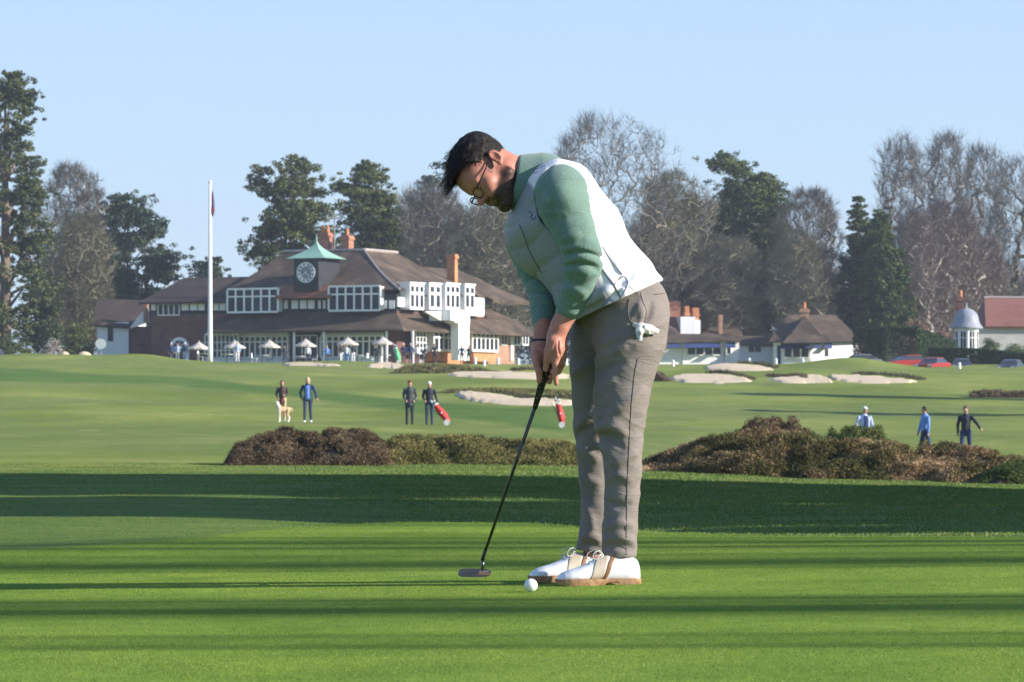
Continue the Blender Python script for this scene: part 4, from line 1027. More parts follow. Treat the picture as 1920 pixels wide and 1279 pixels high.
# background trees, left to right
leafy(10, 352, [(128, 0, 20), (150, -14, 60), (200, -40, 66), (240, -55, 74), (262, -60, 50), (300, -80, 98), (345, -90, 92), (380, -100, 108), (430, -110, 100), (500, -120, 110), (560, -120, 112), (610, -120, 118), (650, -110, 105)],
      M_CON, M_BARKB, 'tallest dark conifer at the far left edge of the course', 3, 'conifer', None, 3600, 34, .28, .85, nbf=11, gap=.16, trunk_r=.7, gsc=.28)
leafy(255, 392, [(364, 205, 250), (380, 185, 290), (400, 170, 303), (440, 165, 326), (470, 160, 345), (510, 165, 342), (545, 170, 330), (580, 175, 300), (600, 185, 285)],
      M_PINE, M_BARKB, 'broad dark pine behind the white gabled annex', 4, 'pine_tree', None, 2000, 34, .30, 1.1, nbf=15, gap=.16, hollow=.1)
bare_tree(135, 372, 305, 78, M_BARK, M_TW, 'leafless grey tree between the tall conifer and the broad pine', 11, n=1000, base_t=.2, twig=.034)
bare_tree(150, 364, 400, 82, M_BARK, M_TWG, 'low brownish leafless tree beside the annex with the white gable', 12, n=1000, base_t=.12, twig=.042, cen=.5, shell=0)
leafy(410, 420, [(485, 395, 410), (495, 360, 435), (510, 345, 442), (530, 345, 445)], M_PINE, M_BARKB, 'small dark pine top showing behind the flagpole', 14, 'pine_tree', None, 160, 22, .35, 1.0, base=A(-34, 420, ZT))
leafy(545, 378, [(292, 545, 565), (305, 480, 605), (330, 470, 610), (350, 472, 615), (380, 486, 630), (410, 480, 632), (440, 458, 640), (475, 455, 640), (510, 465, 640), (560, 480, 640)],
      M_CYP, M_BARKB, 'tall bushy evergreen with gaps behind the green cupola', 5, 'evergreen_tree', None, 1900, 34, .30, 1.05, gap=.24, hollow=.1, gsc=.3)
leafy(692, 382, [(308, 690, 697), (320, 660, 722), (335, 622, 730), (360, 618, 738), (400, 628, 752), (430, 640, 762), (470, 645, 765), (520, 650, 770), (580, 650, 772)],
      M_CYP, M_BARKB, 'second bushy evergreen behind the clubhouse chimneys', 6, 'evergreen_tree', None, 1900, 34, .30, 1.05, gap=.18, hollow=.1, gsc=.3)
leafy(815, 400, [(308, 795, 830), (322, 782, 852), (345, 800, 850), (372, 760, 880), (400, 770, 890), (440, 780, 900), (520, 790, 930), (620, 800, 960)],
      M_PINE, M_BARKB, 'sparse dark pine behind and left of the golfer\'s head', 7, 'pine_tree', None, 650, 26, .30, 1.1, gap=.28)
bare_tree(815, 376, 338, 88, M_BARK, M_TW, 'leafless tree right of the two bushy evergreens', 21, n=1000, base_t=.18, twig=.034, shell=0)
bare_tree(925, 374, 372, 110, M_BARK, M_TWG, 'leafless tree with lichened twigs behind the orange brick chimney', 22, n=1100, base_t=.12, twig=.040, cen=.5, up=.0, shell=0)
leafy(960, 390, [(400, 890, 1000), (440, 850, 1060), (500, 830, 1100), (560, 860, 1110), (630, 900, 1110)], M_PINE, M_BARKB, 'dark evergreen mass half hidden by the golfer\'s arms', 8, 'evergreen_tree', None, 1300, 30, .30, 1.1, gap=.30)
bare_tree(1138, 380, 216, 190, M_BARK, M_TW, 'great spreading leafless oak directly behind the golfer\'s back', 31, n=900, base_t=.20, twig=.027, cen=.52, tw=4, twl=2.0, shell=.35, power=2.0, gam=.50)
leafy(1400, 392, [(286, 1350, 1378), (300, 1328, 1385), (320, 1320, 1430), (340, 1335, 1450), (352, 1340, 1472), (400, 1330, 1480), (450, 1330, 1484), (520, 1330, 1480), (600, 1335, 1475)],
      M_YEW, M_BARKB, 'dark green pine standing highest right of the oak', 9, 'pine_tree', None, 2600, 34, .30, 1.15, nbf=15, gap=.08)
bare_tree(1262, 383, 318, 112, M_BARK, M_TWG, 'low branched leafless tree right of the golfer\'s hip', 33, n=1100, base_t=.14, twig=.040, cen=.5, up=-.05, shell=.1)
leafy(1262, 388, [(318, 1240, 1290), (335, 1215, 1325), (370, 1205, 1330), (430, 1200, 1335), (500, 1200, 1340), (560, 1205, 1345)], M_CON, M_BARKB, 'sparse flat layered cedar between the oak and the dark pine', 10, 'cedar_tree', None, 330, 22, .30, .9, gap=.46, hollow=.0, gsc=.4)
bare_tree(1372, 381, 450, 92, M_BARK, M_TWG, 'dense leafless tree over the white sheds', 34, n=1300, base_t=.2, twig=.046, cen=.5, up=.1, shell=0)
leafy(1365, 386, [(470, 1320, 1410), (520, 1290, 1450), (560, 1280, 1460), (600, 1285, 1455), (618, 1300, 1440)], foliage_mat('ivy_leaves', (.04, .055, .025), (.085, .095, .045), (.15, .15, .075)), M_BARK, 'ivy green tree on pale trunks behind the white sheds', 15, 'evergreen_tree', None, 480, 22, .28, 1.0, gap=.3, limbs=30)
bare_tree(1518, 386, 352, 76, M_BARK, M_TW, 'pale trunked leafless tree behind the brown roofed shop', 35, n=1100, base_t=.3, twig=.030, cen=.65)
bare_tree(1500, 378, 440, 66, M_BARK, M_TWG, 'short lichened tree left of the twin dark conifers', 36, n=1000, base_t=.2, twig=.042, shell=0)
leafy(1612, 381, [(372, 1606, 1610), (385, 1600, 1616), (396, 1592, 1622), (405, 1598, 1624), (418, 1590, 1636), (430, 1596, 1634), (450, 1588, 1648), (462, 1594, 1642), (480, 1584, 1652), (520, 1575, 1660), (560, 1568, 1665), (600, 1572, 1670), (650, 1576, 1680)],
      M_YEW, M_BARKB, 'left one of the twin pointed dark conifers', 16, 'conifer', None, 2800, 32, .26, .85, nbf=11, gap=.06, up=-.3, gsc=.45)
leafy(1660, 378, [(392, 1647, 1651), (404, 1640, 1660), (416, 1634, 1666), (428, 1638, 1664), (440, 1630, 1678), (455, 1634, 1674), (480, 1626, 1692), (520, 1622, 1702), (560, 1622, 1710), (600, 1622, 1714), (650, 1622, 1718)],
      M_YEW, M_BARKB, 'right one of the twin pointed dark conifers', 17, 'conifer', None, 3200, 32, .26, .85, nbf=11, gap=.05, up=-.3, gsc=.45)
for i, (px, Y, top, w, lab, sd, bt) in enumerate([
    (1692, 400, 254, 58, 'leafless tree with the leftmost of the three high round crowns', 41, .45), (1772, 404, 250, 62, 'leafless tree with the middle one of the three high round crowns', 42, .42),
    (1842, 408, 276, 62, 'leafless tree right of the two highest bare crowns', 43, .35), (1915, 396, 294, 78, 'leafless tree at the right edge behind the brick house', 44, .25)]):
    bare_tree(px, Y, top, w, M_BARK, M_TW, lab, sd, n=520, base_t=bt, twig=.030, cen=.72, twl=2.0, up=.75, shell=.3, tw=3, gam=.50)
for i, (px, Y, top, w, lab, sd) in enumerate([(1716, 379, 398, 50, 'mauve twigged birch next to the twin conifers', 51), (1760, 383, 376, 54, 'tallest mauve twigged birch in the thicket', 52), (1806, 385, 392, 50, 'mauve twigged birch left of the domed pavilion', 53), (1852, 388, 450, 44, 'low mauve twigged birch above the brick house', 54)]):
    bare_tree(px, Y, top, w, pm('birch_bark', (.42, .38, .33), (.28, .25, .21), 2, .8), M_TWP, lab, sd, name='birch_tree', n=1000, base_t=.12, twig=.036, cen=.55, multi=3, up=.7, shell=.1)

# mixed wood filling in behind
def woodland(px0, px1, tops, Y, m, label, seed, n, size=.45, tw=False):
    r = np.random.RandomState(seed); px = r.uniform(px0, px1, n); k = Y/FPX; tp = np.interp(px, [t[0] for t in tops], [t[1] for t in tops])
    H = HC+(HOR-tp)*k-ZT; x = (px-960)*k; y = Y+r.uniform(-6, 6, n); lump = 1-.28*np.clip(fbm(np.stack([x/6, y/9, 0*x], 1), 2, seed), -.6, 1); z = ZT+H*lump*r.rand(n)**.6
    if tw:
        D = np.stack([r.normal(0, .6, n), r.normal(0, .5, n), np.ones(n)], 1); D /= np.linalg.norm(D, axis=1)[:, None]; V, F = twigmesh(np.stack([x, y, z-.5], 1), D, r.uniform(.8, 2.6, n), .075)
    else: V, F = leafmesh(np.stack([x, y, z], 1), 14, np.full(n, 1.3), size, .55)
    o = build('woodland', V, F, m, None); props(o, label, 'woodland', None, 'stuff')
woodland(60, 345, [(60, 520), (120, 500), (200, 520), (280, 540), (345, 590)], 425, M_PINE, 'dark far woodland behind the annex at the left', 301, 1500)
woodland(640, 1130, [(640, 520), (760, 430), (880, 430), (1000, 440), (1130, 470)], 428, M_PINE, 'dark far woodland between the clubhouse chimneys and the golfer', 302, 3800)
woodland(740, 1130, [(740, 400), (880, 400), (1130, 440)], 420, M_TW, 'grey far scrub of bare boughs behind the clubhouse', 303, 26000, tw=True)
woodland(1180, 1600, [(1180, 480), (1300, 440), (1460, 470), (1560, 560), (1600, 580)], 430, M_PINE, 'dark far woodland behind the white sheds', 304, 2800)
woodland(1180, 1600, [(1180, 430), (1300, 420), (1460, 430), (1560, 520), (1600, 560)], 418, M_TW, 'grey far scrub of bare boughs behind the white sheds', 305, 26000, tw=True)
woodland(1560, 2000, [(1560, 560), (1640, 520), (1750, 500), (1850, 500), (2000, 520)], 425, M_TWP, 'mauve far scrub of bare boughs behind the hedge', 306, 30000, tw=True)

woodland(-1500, -60, [(-1500, 420), (-1100, 380), (-700, 430), (-300, 400), (-60, 440)], 400, M_PINE, 'dark far woodland beyond the left edge of the photo', 307, 3000)
woodland(2000, 3400, [(2000, 420), (2400, 380), (2900, 430), (3400, 400)], 400, M_PINE, 'dark far woodland beyond the right edge of the photo', 308, 3000)
woodland(-1500, -60, [(-1500, 400), (-700, 400), (-60, 420)], 394, M_TW, 'grey far scrub beyond the left edge of the photo', 309, 24000, tw=True)

# shrubs and hedge
def bush(px0, px1, top, Y, m, label, seed, name='shrub', size=.16, n=180, nl=26, bot=None, cr=.35, asp=.5, up=.2, cat='shrub', group=None, dep=.8):
    r = np.random.RandomState(seed); k = Y/FPX; x0, x1 = (px0-960)*k, (px1-960)*k; cx = (x0+x1)/2; hw = (x1-x0)/2
    base = A(cx, Y, gz(cx, Y)[0]); H = HC+(HOR-top)*k-base[2]; a = r.uniform(0, 2*math.pi, n); e = np.arccos(r.uniform(0, 1, n)); q = r.uniform(.55, 1, n)
    C = np.stack([cx+hw*.92*q*np.sin(e)*np.cos(a), Y+hw*dep*q*np.sin(e)*np.sin(a), base[2]+H*.94*q*np.cos(e)], 1)
    C[:, 2] += H*.06*vnoise(C*2, seed)
    V, F = leafmesh(C, nl, np.full(n, cr), size, asp, up=up); V[:, 2] = np.maximum(V[:, 2], base[2])
    o = empty(name, base, label, cat, group); build('foliage', V, F, m, o); return o
M_RB = foliage_mat('russet_twigs', (.12, .07, .05), (.22, .13, .10), (.32, .21, .16), 1); M_HG = foliage_mat('hedge_leaves', (.012, .030, .012), (.024, .052, .018), (.060, .095, .030), 1.2)
bush(1672, 1760, 590, 352, M_RB, 'russet twiggy shrub behind the clipped hedge', 61, size=.22, n=220, cr=.55)
bush(1745, 1785, 606, 350, M_RB, 'smaller russet shrub beside the domed pavilion', 62, size=.2, n=110, cr=.5)
bush(1832, 1880, 632, 338, M_YEW, 'round evergreen shrub in front of the low white wall', 63, size=.22, n=160, cr=.5)
bush(1872, 1935, 640, 334, M_YEW, 'evergreen shrub at the right edge above the dark car', 64, size=.22, n=170, cr=.5)
bush(1180, 1236, 640, 352, M_YEW, 'dark evergreen shrub behind the golfer beside the white shed', 65, size=.2, n=90, cr=.4)
bush(78, 120, 628, 322, pm('blossom', (.42, .36, .33), (.28, .24, .2), 3), 'pale greyish shrub at the foot of the tall conifer', 66, size=.14, n=90, cr=.3)
bush(-30, 75, 618, 330, M_CON, 'dark low shrub under the tall conifer', 67, size=.2, n=200, cr=.4)
bush(115, 182, 590, 336, M_CYP, 'green shrub left of the white annex wall', 68, size=.2, n=200, cr=.45)
def hedge(pts, top, th, label, seed):
    """clipped hedge following (px, Y) points"""
    r = np.random.RandomState(seed); P = np.array([[(a-960)/FPX*Y, Y] for a, Y in pts]); 
    Vs = []; Fs = []; n0 = 0; core = MB()
    for i in range(len(P)-1):
        a, b_ = P[i], P[i+1]; d = b_-a; L = np.linalg.norm(d); d /= L; nn = A(d[1], -d[0]); k1, k2 = pts[i][1]/FPX, pts[i+1][1]/FPX
        a0_, b0_ = a+d*.6, b_-d*.6
        z0 = gz(a[0], a[1])[0]-.1; h1 = HC+(HOR-top[i])*k1; h2 = HC+(HOR-top[i+1])*k2
        core.hexa([(*(p_+nn*th*.3*s_), z_) for z_, hh_ in ((z0, 0),) for p_, s_ in ((a0_, 1), (b0_, 1), (b0_, -1), (a0_, -1))]+[(*(p_+nn*th*.3*s_), z_) for p_, s_, z_ in ((a0_, 1, h1-.35), (b0_, 1, h2-.35), (b0_, -1, h2-.35), (a0_, -1, h1-.35))])
        n = int(L*650); t = r.rand(n); face = r.rand(n); w = np.where(face < .5, .5, r.uniform(-.5, .5, n))*th; hh = np.where(face < .6, r.rand(n), 1.0)
        hz = h1+(h2-h1)*t; C = np.stack([a[0]+d[0]*L*t+nn[0]*w, a[1]+d[1]*L*t+nn[1]*w, z0+(hz-z0)*hh], 1)
        V, F = leafmesh(C, 5, np.full(n, .16), .16, .6, .5); Vs.append(V); Fs.append(F+n0); n0 += len(V)
    props(build('hedge', np.vstack(Vs), np.vstack(Fs), M_HG), label, 'hedge')
hedge([(1626, 340), (1690, 334), (1762, 343)], [616, 614, 640], 3.0, 'tall dark clipped hedge right of the white shop', 71)
hedge([(1745, 330), (1850, 328), (1960, 326)], [652, 656, 668], 1.6, 'low dark hedge behind the parked cars', 72)

# ---- heather banks
def heather(name, spans, label, cat, seed, cols, n, L=.09, w=.014, kind='stuff', core_c=(.02, .02, .012)):
    """spans: list of (px, Yfront, top row, depth m) ; a mound of upright twigs"""
    r = np.random.RandomState(seed); S = np.array(spans, float); pxs = r.uniform(S[0, 0], S[-1, 0], n)
    Yf = np.interp(pxs, S[:, 0], S[:, 1]); tp = np.interp(pxs, S[:, 0], S[:, 2]); dp = np.interp(pxs, S[:, 0], S[:, 3])
    v = r.rand(n)**1.25; Y = Yf+v*dp; X = (pxs-960)/FPX*Y
    def hsurf(X, Y, px):
        Yf = np.interp(px, S[:, 0], S[:, 1]); tp = np.interp(px, S[:, 0], S[:, 2]); dp = np.interp(px, S[:, 0], S[:, 3]); v = np.clip((Y-Yf)/dp, 0, 1)
        zt = HC+(HOR-tp)/FPX*(Yf+dp*.45); g0 = gz(X, Y); H = np.maximum(zt-g0, .02)
        P_ = np.stack([X*1.5, Y*1.1, 0*X], 1); lump = .90-.55*np.clip(-fbm(P_, 4, seed), -.05, 1)-.10*np.clip(fbm(P_*4, 2, seed+3), -1, 1)
        return g0, g0+H*np.clip(np.sin(np.minimum(v/.45, 1)*math.pi/2)**.62*np.clip((1-v)/.45, 0, 1)**.5, 0, 1)*lump
    g0, zs = hsurf(X, Y, pxs); u = r.rand(n)**.35; Z = g0+(zs-g0)*np.where(r.rand(n) < .75, 1, u)-L*.6
    D = np.stack([r.normal(0, .9, n), r.normal(-.15, .8, n), np.ones(n)], 1); D /= np.linalg.norm(D, axis=1)[:, None]
    gap = fbm(np.stack([X*2.2, Y*1.6, Z*2.6], 1), 3, seed+9) > -.62+.5*(r.rand(n)-.5)
    B = np.stack([X, Y, Z], 1)[gap]; D = D[gap]; h_ = len(B)//2
    V, F = twigmesh(B[:h_], D[:h_], L*r.uniform(.5, 1.5, h_), w)
    C = B[h_:]+D[h_:]*L*.7; V2, F2 = leafmesh(C, 2, np.full(len(C), L*.5), L*.42, .45, .8, .9)
    V3 = np.vstack([V, V2]); F = [tuple(f) for f in F.tolist()]+[tuple(f) for f in (F2+len(V)).tolist()]; V = V3
    o = build(name, V, F, cols, None); props(o, label, cat, None, kind)
    # dense heart of the clump
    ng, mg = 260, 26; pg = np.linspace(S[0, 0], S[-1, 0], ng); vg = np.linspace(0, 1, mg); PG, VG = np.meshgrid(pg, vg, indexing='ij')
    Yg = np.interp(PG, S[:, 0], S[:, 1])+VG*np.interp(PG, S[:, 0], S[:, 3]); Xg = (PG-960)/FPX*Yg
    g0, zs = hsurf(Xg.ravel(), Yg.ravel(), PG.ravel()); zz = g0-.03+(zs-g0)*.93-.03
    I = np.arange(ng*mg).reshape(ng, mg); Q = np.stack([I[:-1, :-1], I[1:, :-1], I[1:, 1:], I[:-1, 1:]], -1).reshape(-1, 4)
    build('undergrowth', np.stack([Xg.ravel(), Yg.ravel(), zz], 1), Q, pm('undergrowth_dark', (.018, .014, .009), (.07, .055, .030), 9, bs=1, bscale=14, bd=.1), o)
    return o
HB = foliage_mat('heather_brown', (.040, .030, .018), (.125, .085, .050), (.25, .185, .115), 1.8); HG_ = foliage_mat('heather_green', (.045, .055, .018), (.14, .145, .040), (.36, .30, .12), 1.7)
HS = foliage_mat('bracken_straw', (.045, .040, .016), (.27, .18, .085), (.66, .46, .27), 1.6)
def two_tone(m, c2, c3, sc):     # patches of olive among the straw
    nt = m.node_tree; b = nt.nodes['Principled BSDF']; l = b.inputs['Base Color'].links[0].from_socket; geo = nt.nodes.new('ShaderNodeNewGeometry'); n = nt.nodes.new('ShaderNodeTexNoise'); n.inputs['Scale'].default_value = sc; n.inputs['Detail'].default_value = 5; nt.links.new(geo.outputs['Position'], n.inputs[0])
    f = ramp(nt, n.outputs[0], [(.44, (0, 0, 0)), (.56, (1, 1, 1))]).outputs[0]; q = ramp(nt, geo.outputs['Random Per Island'], [(0, c2), (1, c3)]).outputs[0]; nt.links.new(mixc(nt, f, l, q), b.inputs['Base Color'])
two_tone(HS, (.045, .050, .016), (.17, .155, .055), .8); HM_ = foliage_mat('gorse_green', (.030, .055, .015), (.070, .105, .028), (.16, .19, .06), 1.2)
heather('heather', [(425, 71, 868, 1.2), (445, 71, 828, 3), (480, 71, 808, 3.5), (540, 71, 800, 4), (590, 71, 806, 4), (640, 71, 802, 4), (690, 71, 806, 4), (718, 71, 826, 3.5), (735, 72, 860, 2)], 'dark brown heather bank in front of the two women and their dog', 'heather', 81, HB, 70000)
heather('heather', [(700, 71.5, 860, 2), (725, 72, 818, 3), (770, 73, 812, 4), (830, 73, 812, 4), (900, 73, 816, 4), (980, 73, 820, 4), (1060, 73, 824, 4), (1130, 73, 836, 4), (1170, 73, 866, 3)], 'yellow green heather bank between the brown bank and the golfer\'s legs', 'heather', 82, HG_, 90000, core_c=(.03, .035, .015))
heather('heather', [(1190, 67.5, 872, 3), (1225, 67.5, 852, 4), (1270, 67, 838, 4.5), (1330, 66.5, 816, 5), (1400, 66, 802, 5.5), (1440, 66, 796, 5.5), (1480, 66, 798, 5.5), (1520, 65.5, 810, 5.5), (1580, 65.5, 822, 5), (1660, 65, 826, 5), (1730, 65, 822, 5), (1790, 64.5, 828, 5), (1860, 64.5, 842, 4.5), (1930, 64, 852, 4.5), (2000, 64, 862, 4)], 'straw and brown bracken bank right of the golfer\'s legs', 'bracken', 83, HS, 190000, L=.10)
heather('heather', [(1380, 69.5, 812, 1.0), (1400, 69, 790, 3), (1440, 69, 776, 3.5), (1490, 69, 780, 3.5), (1520, 69, 802, 2)], 'dark heather tuft on the crest of the bracken bank', 'heather', 84, HB, 22000)
heather('heather', [(1530, 70, 812, 1.0), (1560, 70, 797, 3), (1600, 70, 794, 3), (1650, 70, 800, 3), (1668, 70, 820, 1.5)], 'bright green gorse tuft in front of the white-capped walker', 'gorse', 85, HM_, 22000)
heather('heather', [(1840, 63.5, 892, 2), (1870, 63, 872, 3), (1920, 63, 860, 3.5), (1990, 63, 862, 3)], 'dark green heather tuft at the right end of the bracken bank', 'heather', 86, HM_, 16000)
# ================================================================ BUNKERS
m_sand = pm('bunker_sand', (.60, .47, .32), (.70, .56, .39), .8, .95, bs=.4, bscale=3, bd=.05)
m_lip = foliage_mat('lip_turf', (.035, .035, .018), (.085, .075, .035), (.17, .14, .08), 1.5)
def bunker(rows, label, lip=None, seed=0):
    """rows: (px, top row, bottom row) in the photo, laid on the ground there as a shallow sand bowl"""
    R_ = interp_path(rows, 60); nn = 9; V = []; r = np.random.RandomState(seed)
    for i, (px, t, b_) in enumerate(R_):
        t += .5*vnoise(A(px*.09, seed, 0)[None])[0]; Pt = gp(px, t, 60); Pb = gp(px, b_, 60)
        for j in range(nn):
            u = j/(nn-1); p = Pt+(Pb-Pt)*u; p[2] = gz(p[0], p[1])[0]; s = math.sin(math.pi*u); e = min(1, 12*min(i, 59-i)/59)
            p[2] += -.02+.14*min(1, 6*min(u, 1-u))*e; V.append(p)
    I = np.arange(60*nn).reshape(60, nn); Q = np.stack([I[:-1, :-1], I[:-1, 1:], I[1:, 1:], I[1:, :-1]], -1).reshape(-1, 4)
    o = build('sand_bunker', V, Q, m_sand, None, True); props(o, label, 'bunker')
    if lip:
        n = int(len(lip)*420); L_ = interp_path(lip, n); P = []
        for px, py, h in L_: pass
        base = np.array([gp(a, b_, 60) for a, b_, h in interp_path(lip, 30)]); hh = np.array([h for a, b_, h in interp_path(lip, 30)])
        t = r.rand(n)*28.99; k = t.astype(int); f = (t-k)[:, None]; B = base[k]*(1-f)+base[k+1]*f; H = (hh[k]*(1-f[:, 0])+hh[k+1]*f[:, 0])
        B = B+np.stack([r.normal(0, .12, n), r.normal(0, .35, n), np.abs(r.normal(0, .10, n))*H], 1)
        D = np.stack([r.normal(0, .7, n), r.normal(-.3, .6, n), np.ones(n)], 1); D /= np.linalg.norm(D, axis=1)[:, None]
        V, F = twigmesh(B, D, .17*r.uniform(.5, 1.4, n), .06); build('turf_lip', V, F, m_lip, o)
bunker([(852, 738, 741), (880, 735, 751), (930, 738, 758), (980, 748, 761), (1040, 750, 762), (1085, 752, 760)], 'sand bunker left of the golfer\'s knees, the nearest one', [(845, 738, .5), (870, 734, .4), (920, 735, .4), (975, 744, .6), (1000, 748, .8), (1060, 746, .8), (1085, 750, .5)], 1)
bunker([(838, 701, 704), (880, 697, 708), (940, 696, 710), (1000, 698, 712), (1070, 700, 711)], 'long sand bunker behind the golfer\'s hands', [(960, 696, .9), (1000, 694, 1.0), (1040, 696, .8)], 2)
bunker([(1254, 708, 711), (1285, 701, 718), (1330, 700, 720), (1370, 703, 719), (1412, 714, 716)], 'oval sand bunker just right of the golfer', [(1330, 699, .4), (1370, 701, .7), (1416, 713, .5)], 3)
bunker([(1318, 690, 692), (1345, 683, 695), (1385, 682, 696), (1420, 685, 696), (1452, 693, 695)], 'sand bunker in front of the white sheds', [(1385, 681, .4), (1425, 684, .8), (1456, 691, .8)], 4)
bunker([(1440, 710, 713), (1478, 706, 719), (1520, 701, 719), (1545, 706, 719), (1562, 716, 718)], 'sand bunker with a tongue of heather over its left side', [(1440, 706, .8), (1470, 708, .9), (1500, 707, 1.0), (1508, 712, .8)], 5)
bunker([(1553, 704, 707), (1575, 702, 715), (1620, 704, 719), (1680, 710, 719), (1722, 715, 717)], 'wide sand bunker below the parked cars', [(1600, 703, .9), (1640, 703, .8), (1690, 707, .9), (1730, 713, .7)], 6)
bunker([(688, 687, 689), (715, 680, 692), (740, 681, 692), (762, 687, 690)], 'small sand bunker in front of the terrace parasols', None, 7)
bunker([(528, 683, 685), (560, 680, 687), (600, 683, 687), (640, 685, 687)], 'thin strip of sand below the flagpole terrace', None, 8)
heather('heather', [(735, 262, 700, 2), (760, 262, 684, 5), (800, 262, 681, 6), (860, 262, 684, 6), (900, 262, 690, 5), (935, 262, 700, 2)], 'dark heather patch in front of the clubhouse bay windows', 'heather', 91, HG_, 16000, L=.3, w=.05)
heather('heather', [(818, 200, 744, 2), (840, 200, 731, 5), (880, 200, 729, 6), (930, 201, 728, 6), (1000, 202, 731, 6), (1070, 202, 734, 5)], 'yellowish heather strip over the nearest bunker', 'heather', 92, HG_, 20000, L=.25, w=.04)
heather('heather', [(1196, 245, 716, 2), (1214, 245, 698, 3), (1240, 245, 698, 3), (1256, 245, 714, 2)], 'dark heather clump at the left tip of the oval bunker', 'heather', 93, HB, 6000, L=.25, w=.04)
heather('heather', [(1820, 205, 734, 2), (1850, 205, 731, 3), (1890, 205, 732, 3), (1940, 205, 734, 3)], 'low dark heather strip at the right edge of the fairway', 'heather', 94, HB, 7000, L=.25, w=.04)
# ================================================================ TREES OUTSIDE THE FRAME that shade the course
SH = 'woodland trees standing right of the course, out of view'
def xy_tree(x, y, h, r_, kind, seed, label, crown0=.25):
    base = A(x, y, gz(x, y)[0]); rr = np.random.RandomState(seed)
    if kind == 'pine':     # bare mast with a high crown
        o = empty('pine_tree', base, label, 'tree', label); tr = r_
        ly = rr.uniform(-.12, .12) if y < 3 or 1 else 0; S = [(*base, *(base+A(.0, ly, h*.6)), tr*1.1, tr*.7), (*(base+A(0, ly, h*.6)), *(base+A(.2, ly*1.3, h)), tr*.7, tr*.2)]
        V, F = tubes(S, 8); build('trunk', V, F, M_BARKB, o, True)
        n = 60 if h > 20 else 14; C = base+np.stack([rr.normal(0, .045*h, n), rr.normal(0, .016*h if h > 20 else .12, n), h*(crown0+(1-crown0)*rr.rand(n))], 1)
        V, F = leafmesh(C, 26, np.full(n, .9 if h > 20 else .25), .4 if h > 20 else .15, .5); build('crown', V, F, M_PINE, o); return
    k = FPX/y if y > 5 else 1; o = empty('evergreen_tree', base, label, 'tree', label)
    n = 620; z = rr.rand(n); hw = r_*np.sqrt(np.clip(1-z**1.6, .05, 1)); a = rr.uniform(0, 6.28, n); q = np.sqrt(rr.rand(n))
    C = base+np.stack([hw*q*np.cos(a), hw*q*np.sin(a), h*(.06+.92*z)], 1); V, F = leafmesh(C, 34, np.full(n, 1.2), .6, .65); build('crown', V, F, M_CON, o)
    V, F = tubes([(*base, *(base+A(0, 0, h*.8)), .4, .1)], 8); build('trunk', V, F, M_BARKB, o, True)
TA = math.tan(SUN_AZ); 
def caster(Yhit, x, xhit=0): return Yhit-(x-xhit)*TA
WORDS = ['nearest', 'second', 'third', 'fourth', 'fifth', 'sixth', 'seventh', 'eighth', 'ninth', 'tenth', 'eleventh', 'twelfth', 'thirteenth', 'fourteenth', 'fifteenth', 'sixteenth']
LE = 'dense evergreen of the wood right of the green, out of view'; LP2 = 'tall bare-masted pine of the wood right of the green, out of view'; LS = 'slender evergreen beyond the right edge of the fairway, out of view'
for i, (Yh_, x, h, r_) in enumerate([(23.5, 15, 5.6, 1.3), (28, 16, 9.5, 2.6), (34, 20, 13, 3.2), (40.5, 22, 14, 3.0), (47.5, 21, 15, 3.2), (52.8, 24, 15, 3.0), (56.0, 22, 13, 1.6), (31, 26, 15, 3.0), (44.0, 30, 17, 3.4), (50.5, 31, 17, 3.0)]):
    xy_tree(x, caster(Yh_, x), h, r_, 'ever', 200+i, LE)
rs = np.random.RandomState(12); st = [(10.3, 17, .035), (10.75, 15, .03), (11.12, 19, .04), (13.1, 16, .03), (13.6, 18, .05), (14.2, 15, .04), (15.2, 20, .05), (16.0, 16, .04), (9.4, 18, .03), (8.9, 22, .04)]
for lo_, hi_, n_ in ((9.0, 9.6, 2), (9.95, 11.1, 15), (13.0, 14.3, 9), (14.3, 18.2, 15)):
    for k in range(n_): st.append((rs.uniform(lo_, hi_), rs.uniform(30, 58), rs.uniform(.03, .11) if rs.rand() < .85 else rs.uniform(.11, .2)))
for i, (Yh_, x, tr) in enumerate(st):
    xy_tree(x, caster(Yh_, x), 25+x*.2 if x > 30 else 9+x*.35, tr, 'pine', 230+i, LP2, .84)
for i, (Yh_, x, h, r_) in enumerate([(173, 52, 17, 1.4), (206, 62, 21, 2.0), (214, 64, 16, 1.4), (150, 48, 10, 1.2)]):
    xy_tree(x, caster(Yh_, x, 12), h, r_, 'ever', 260+i, LS)
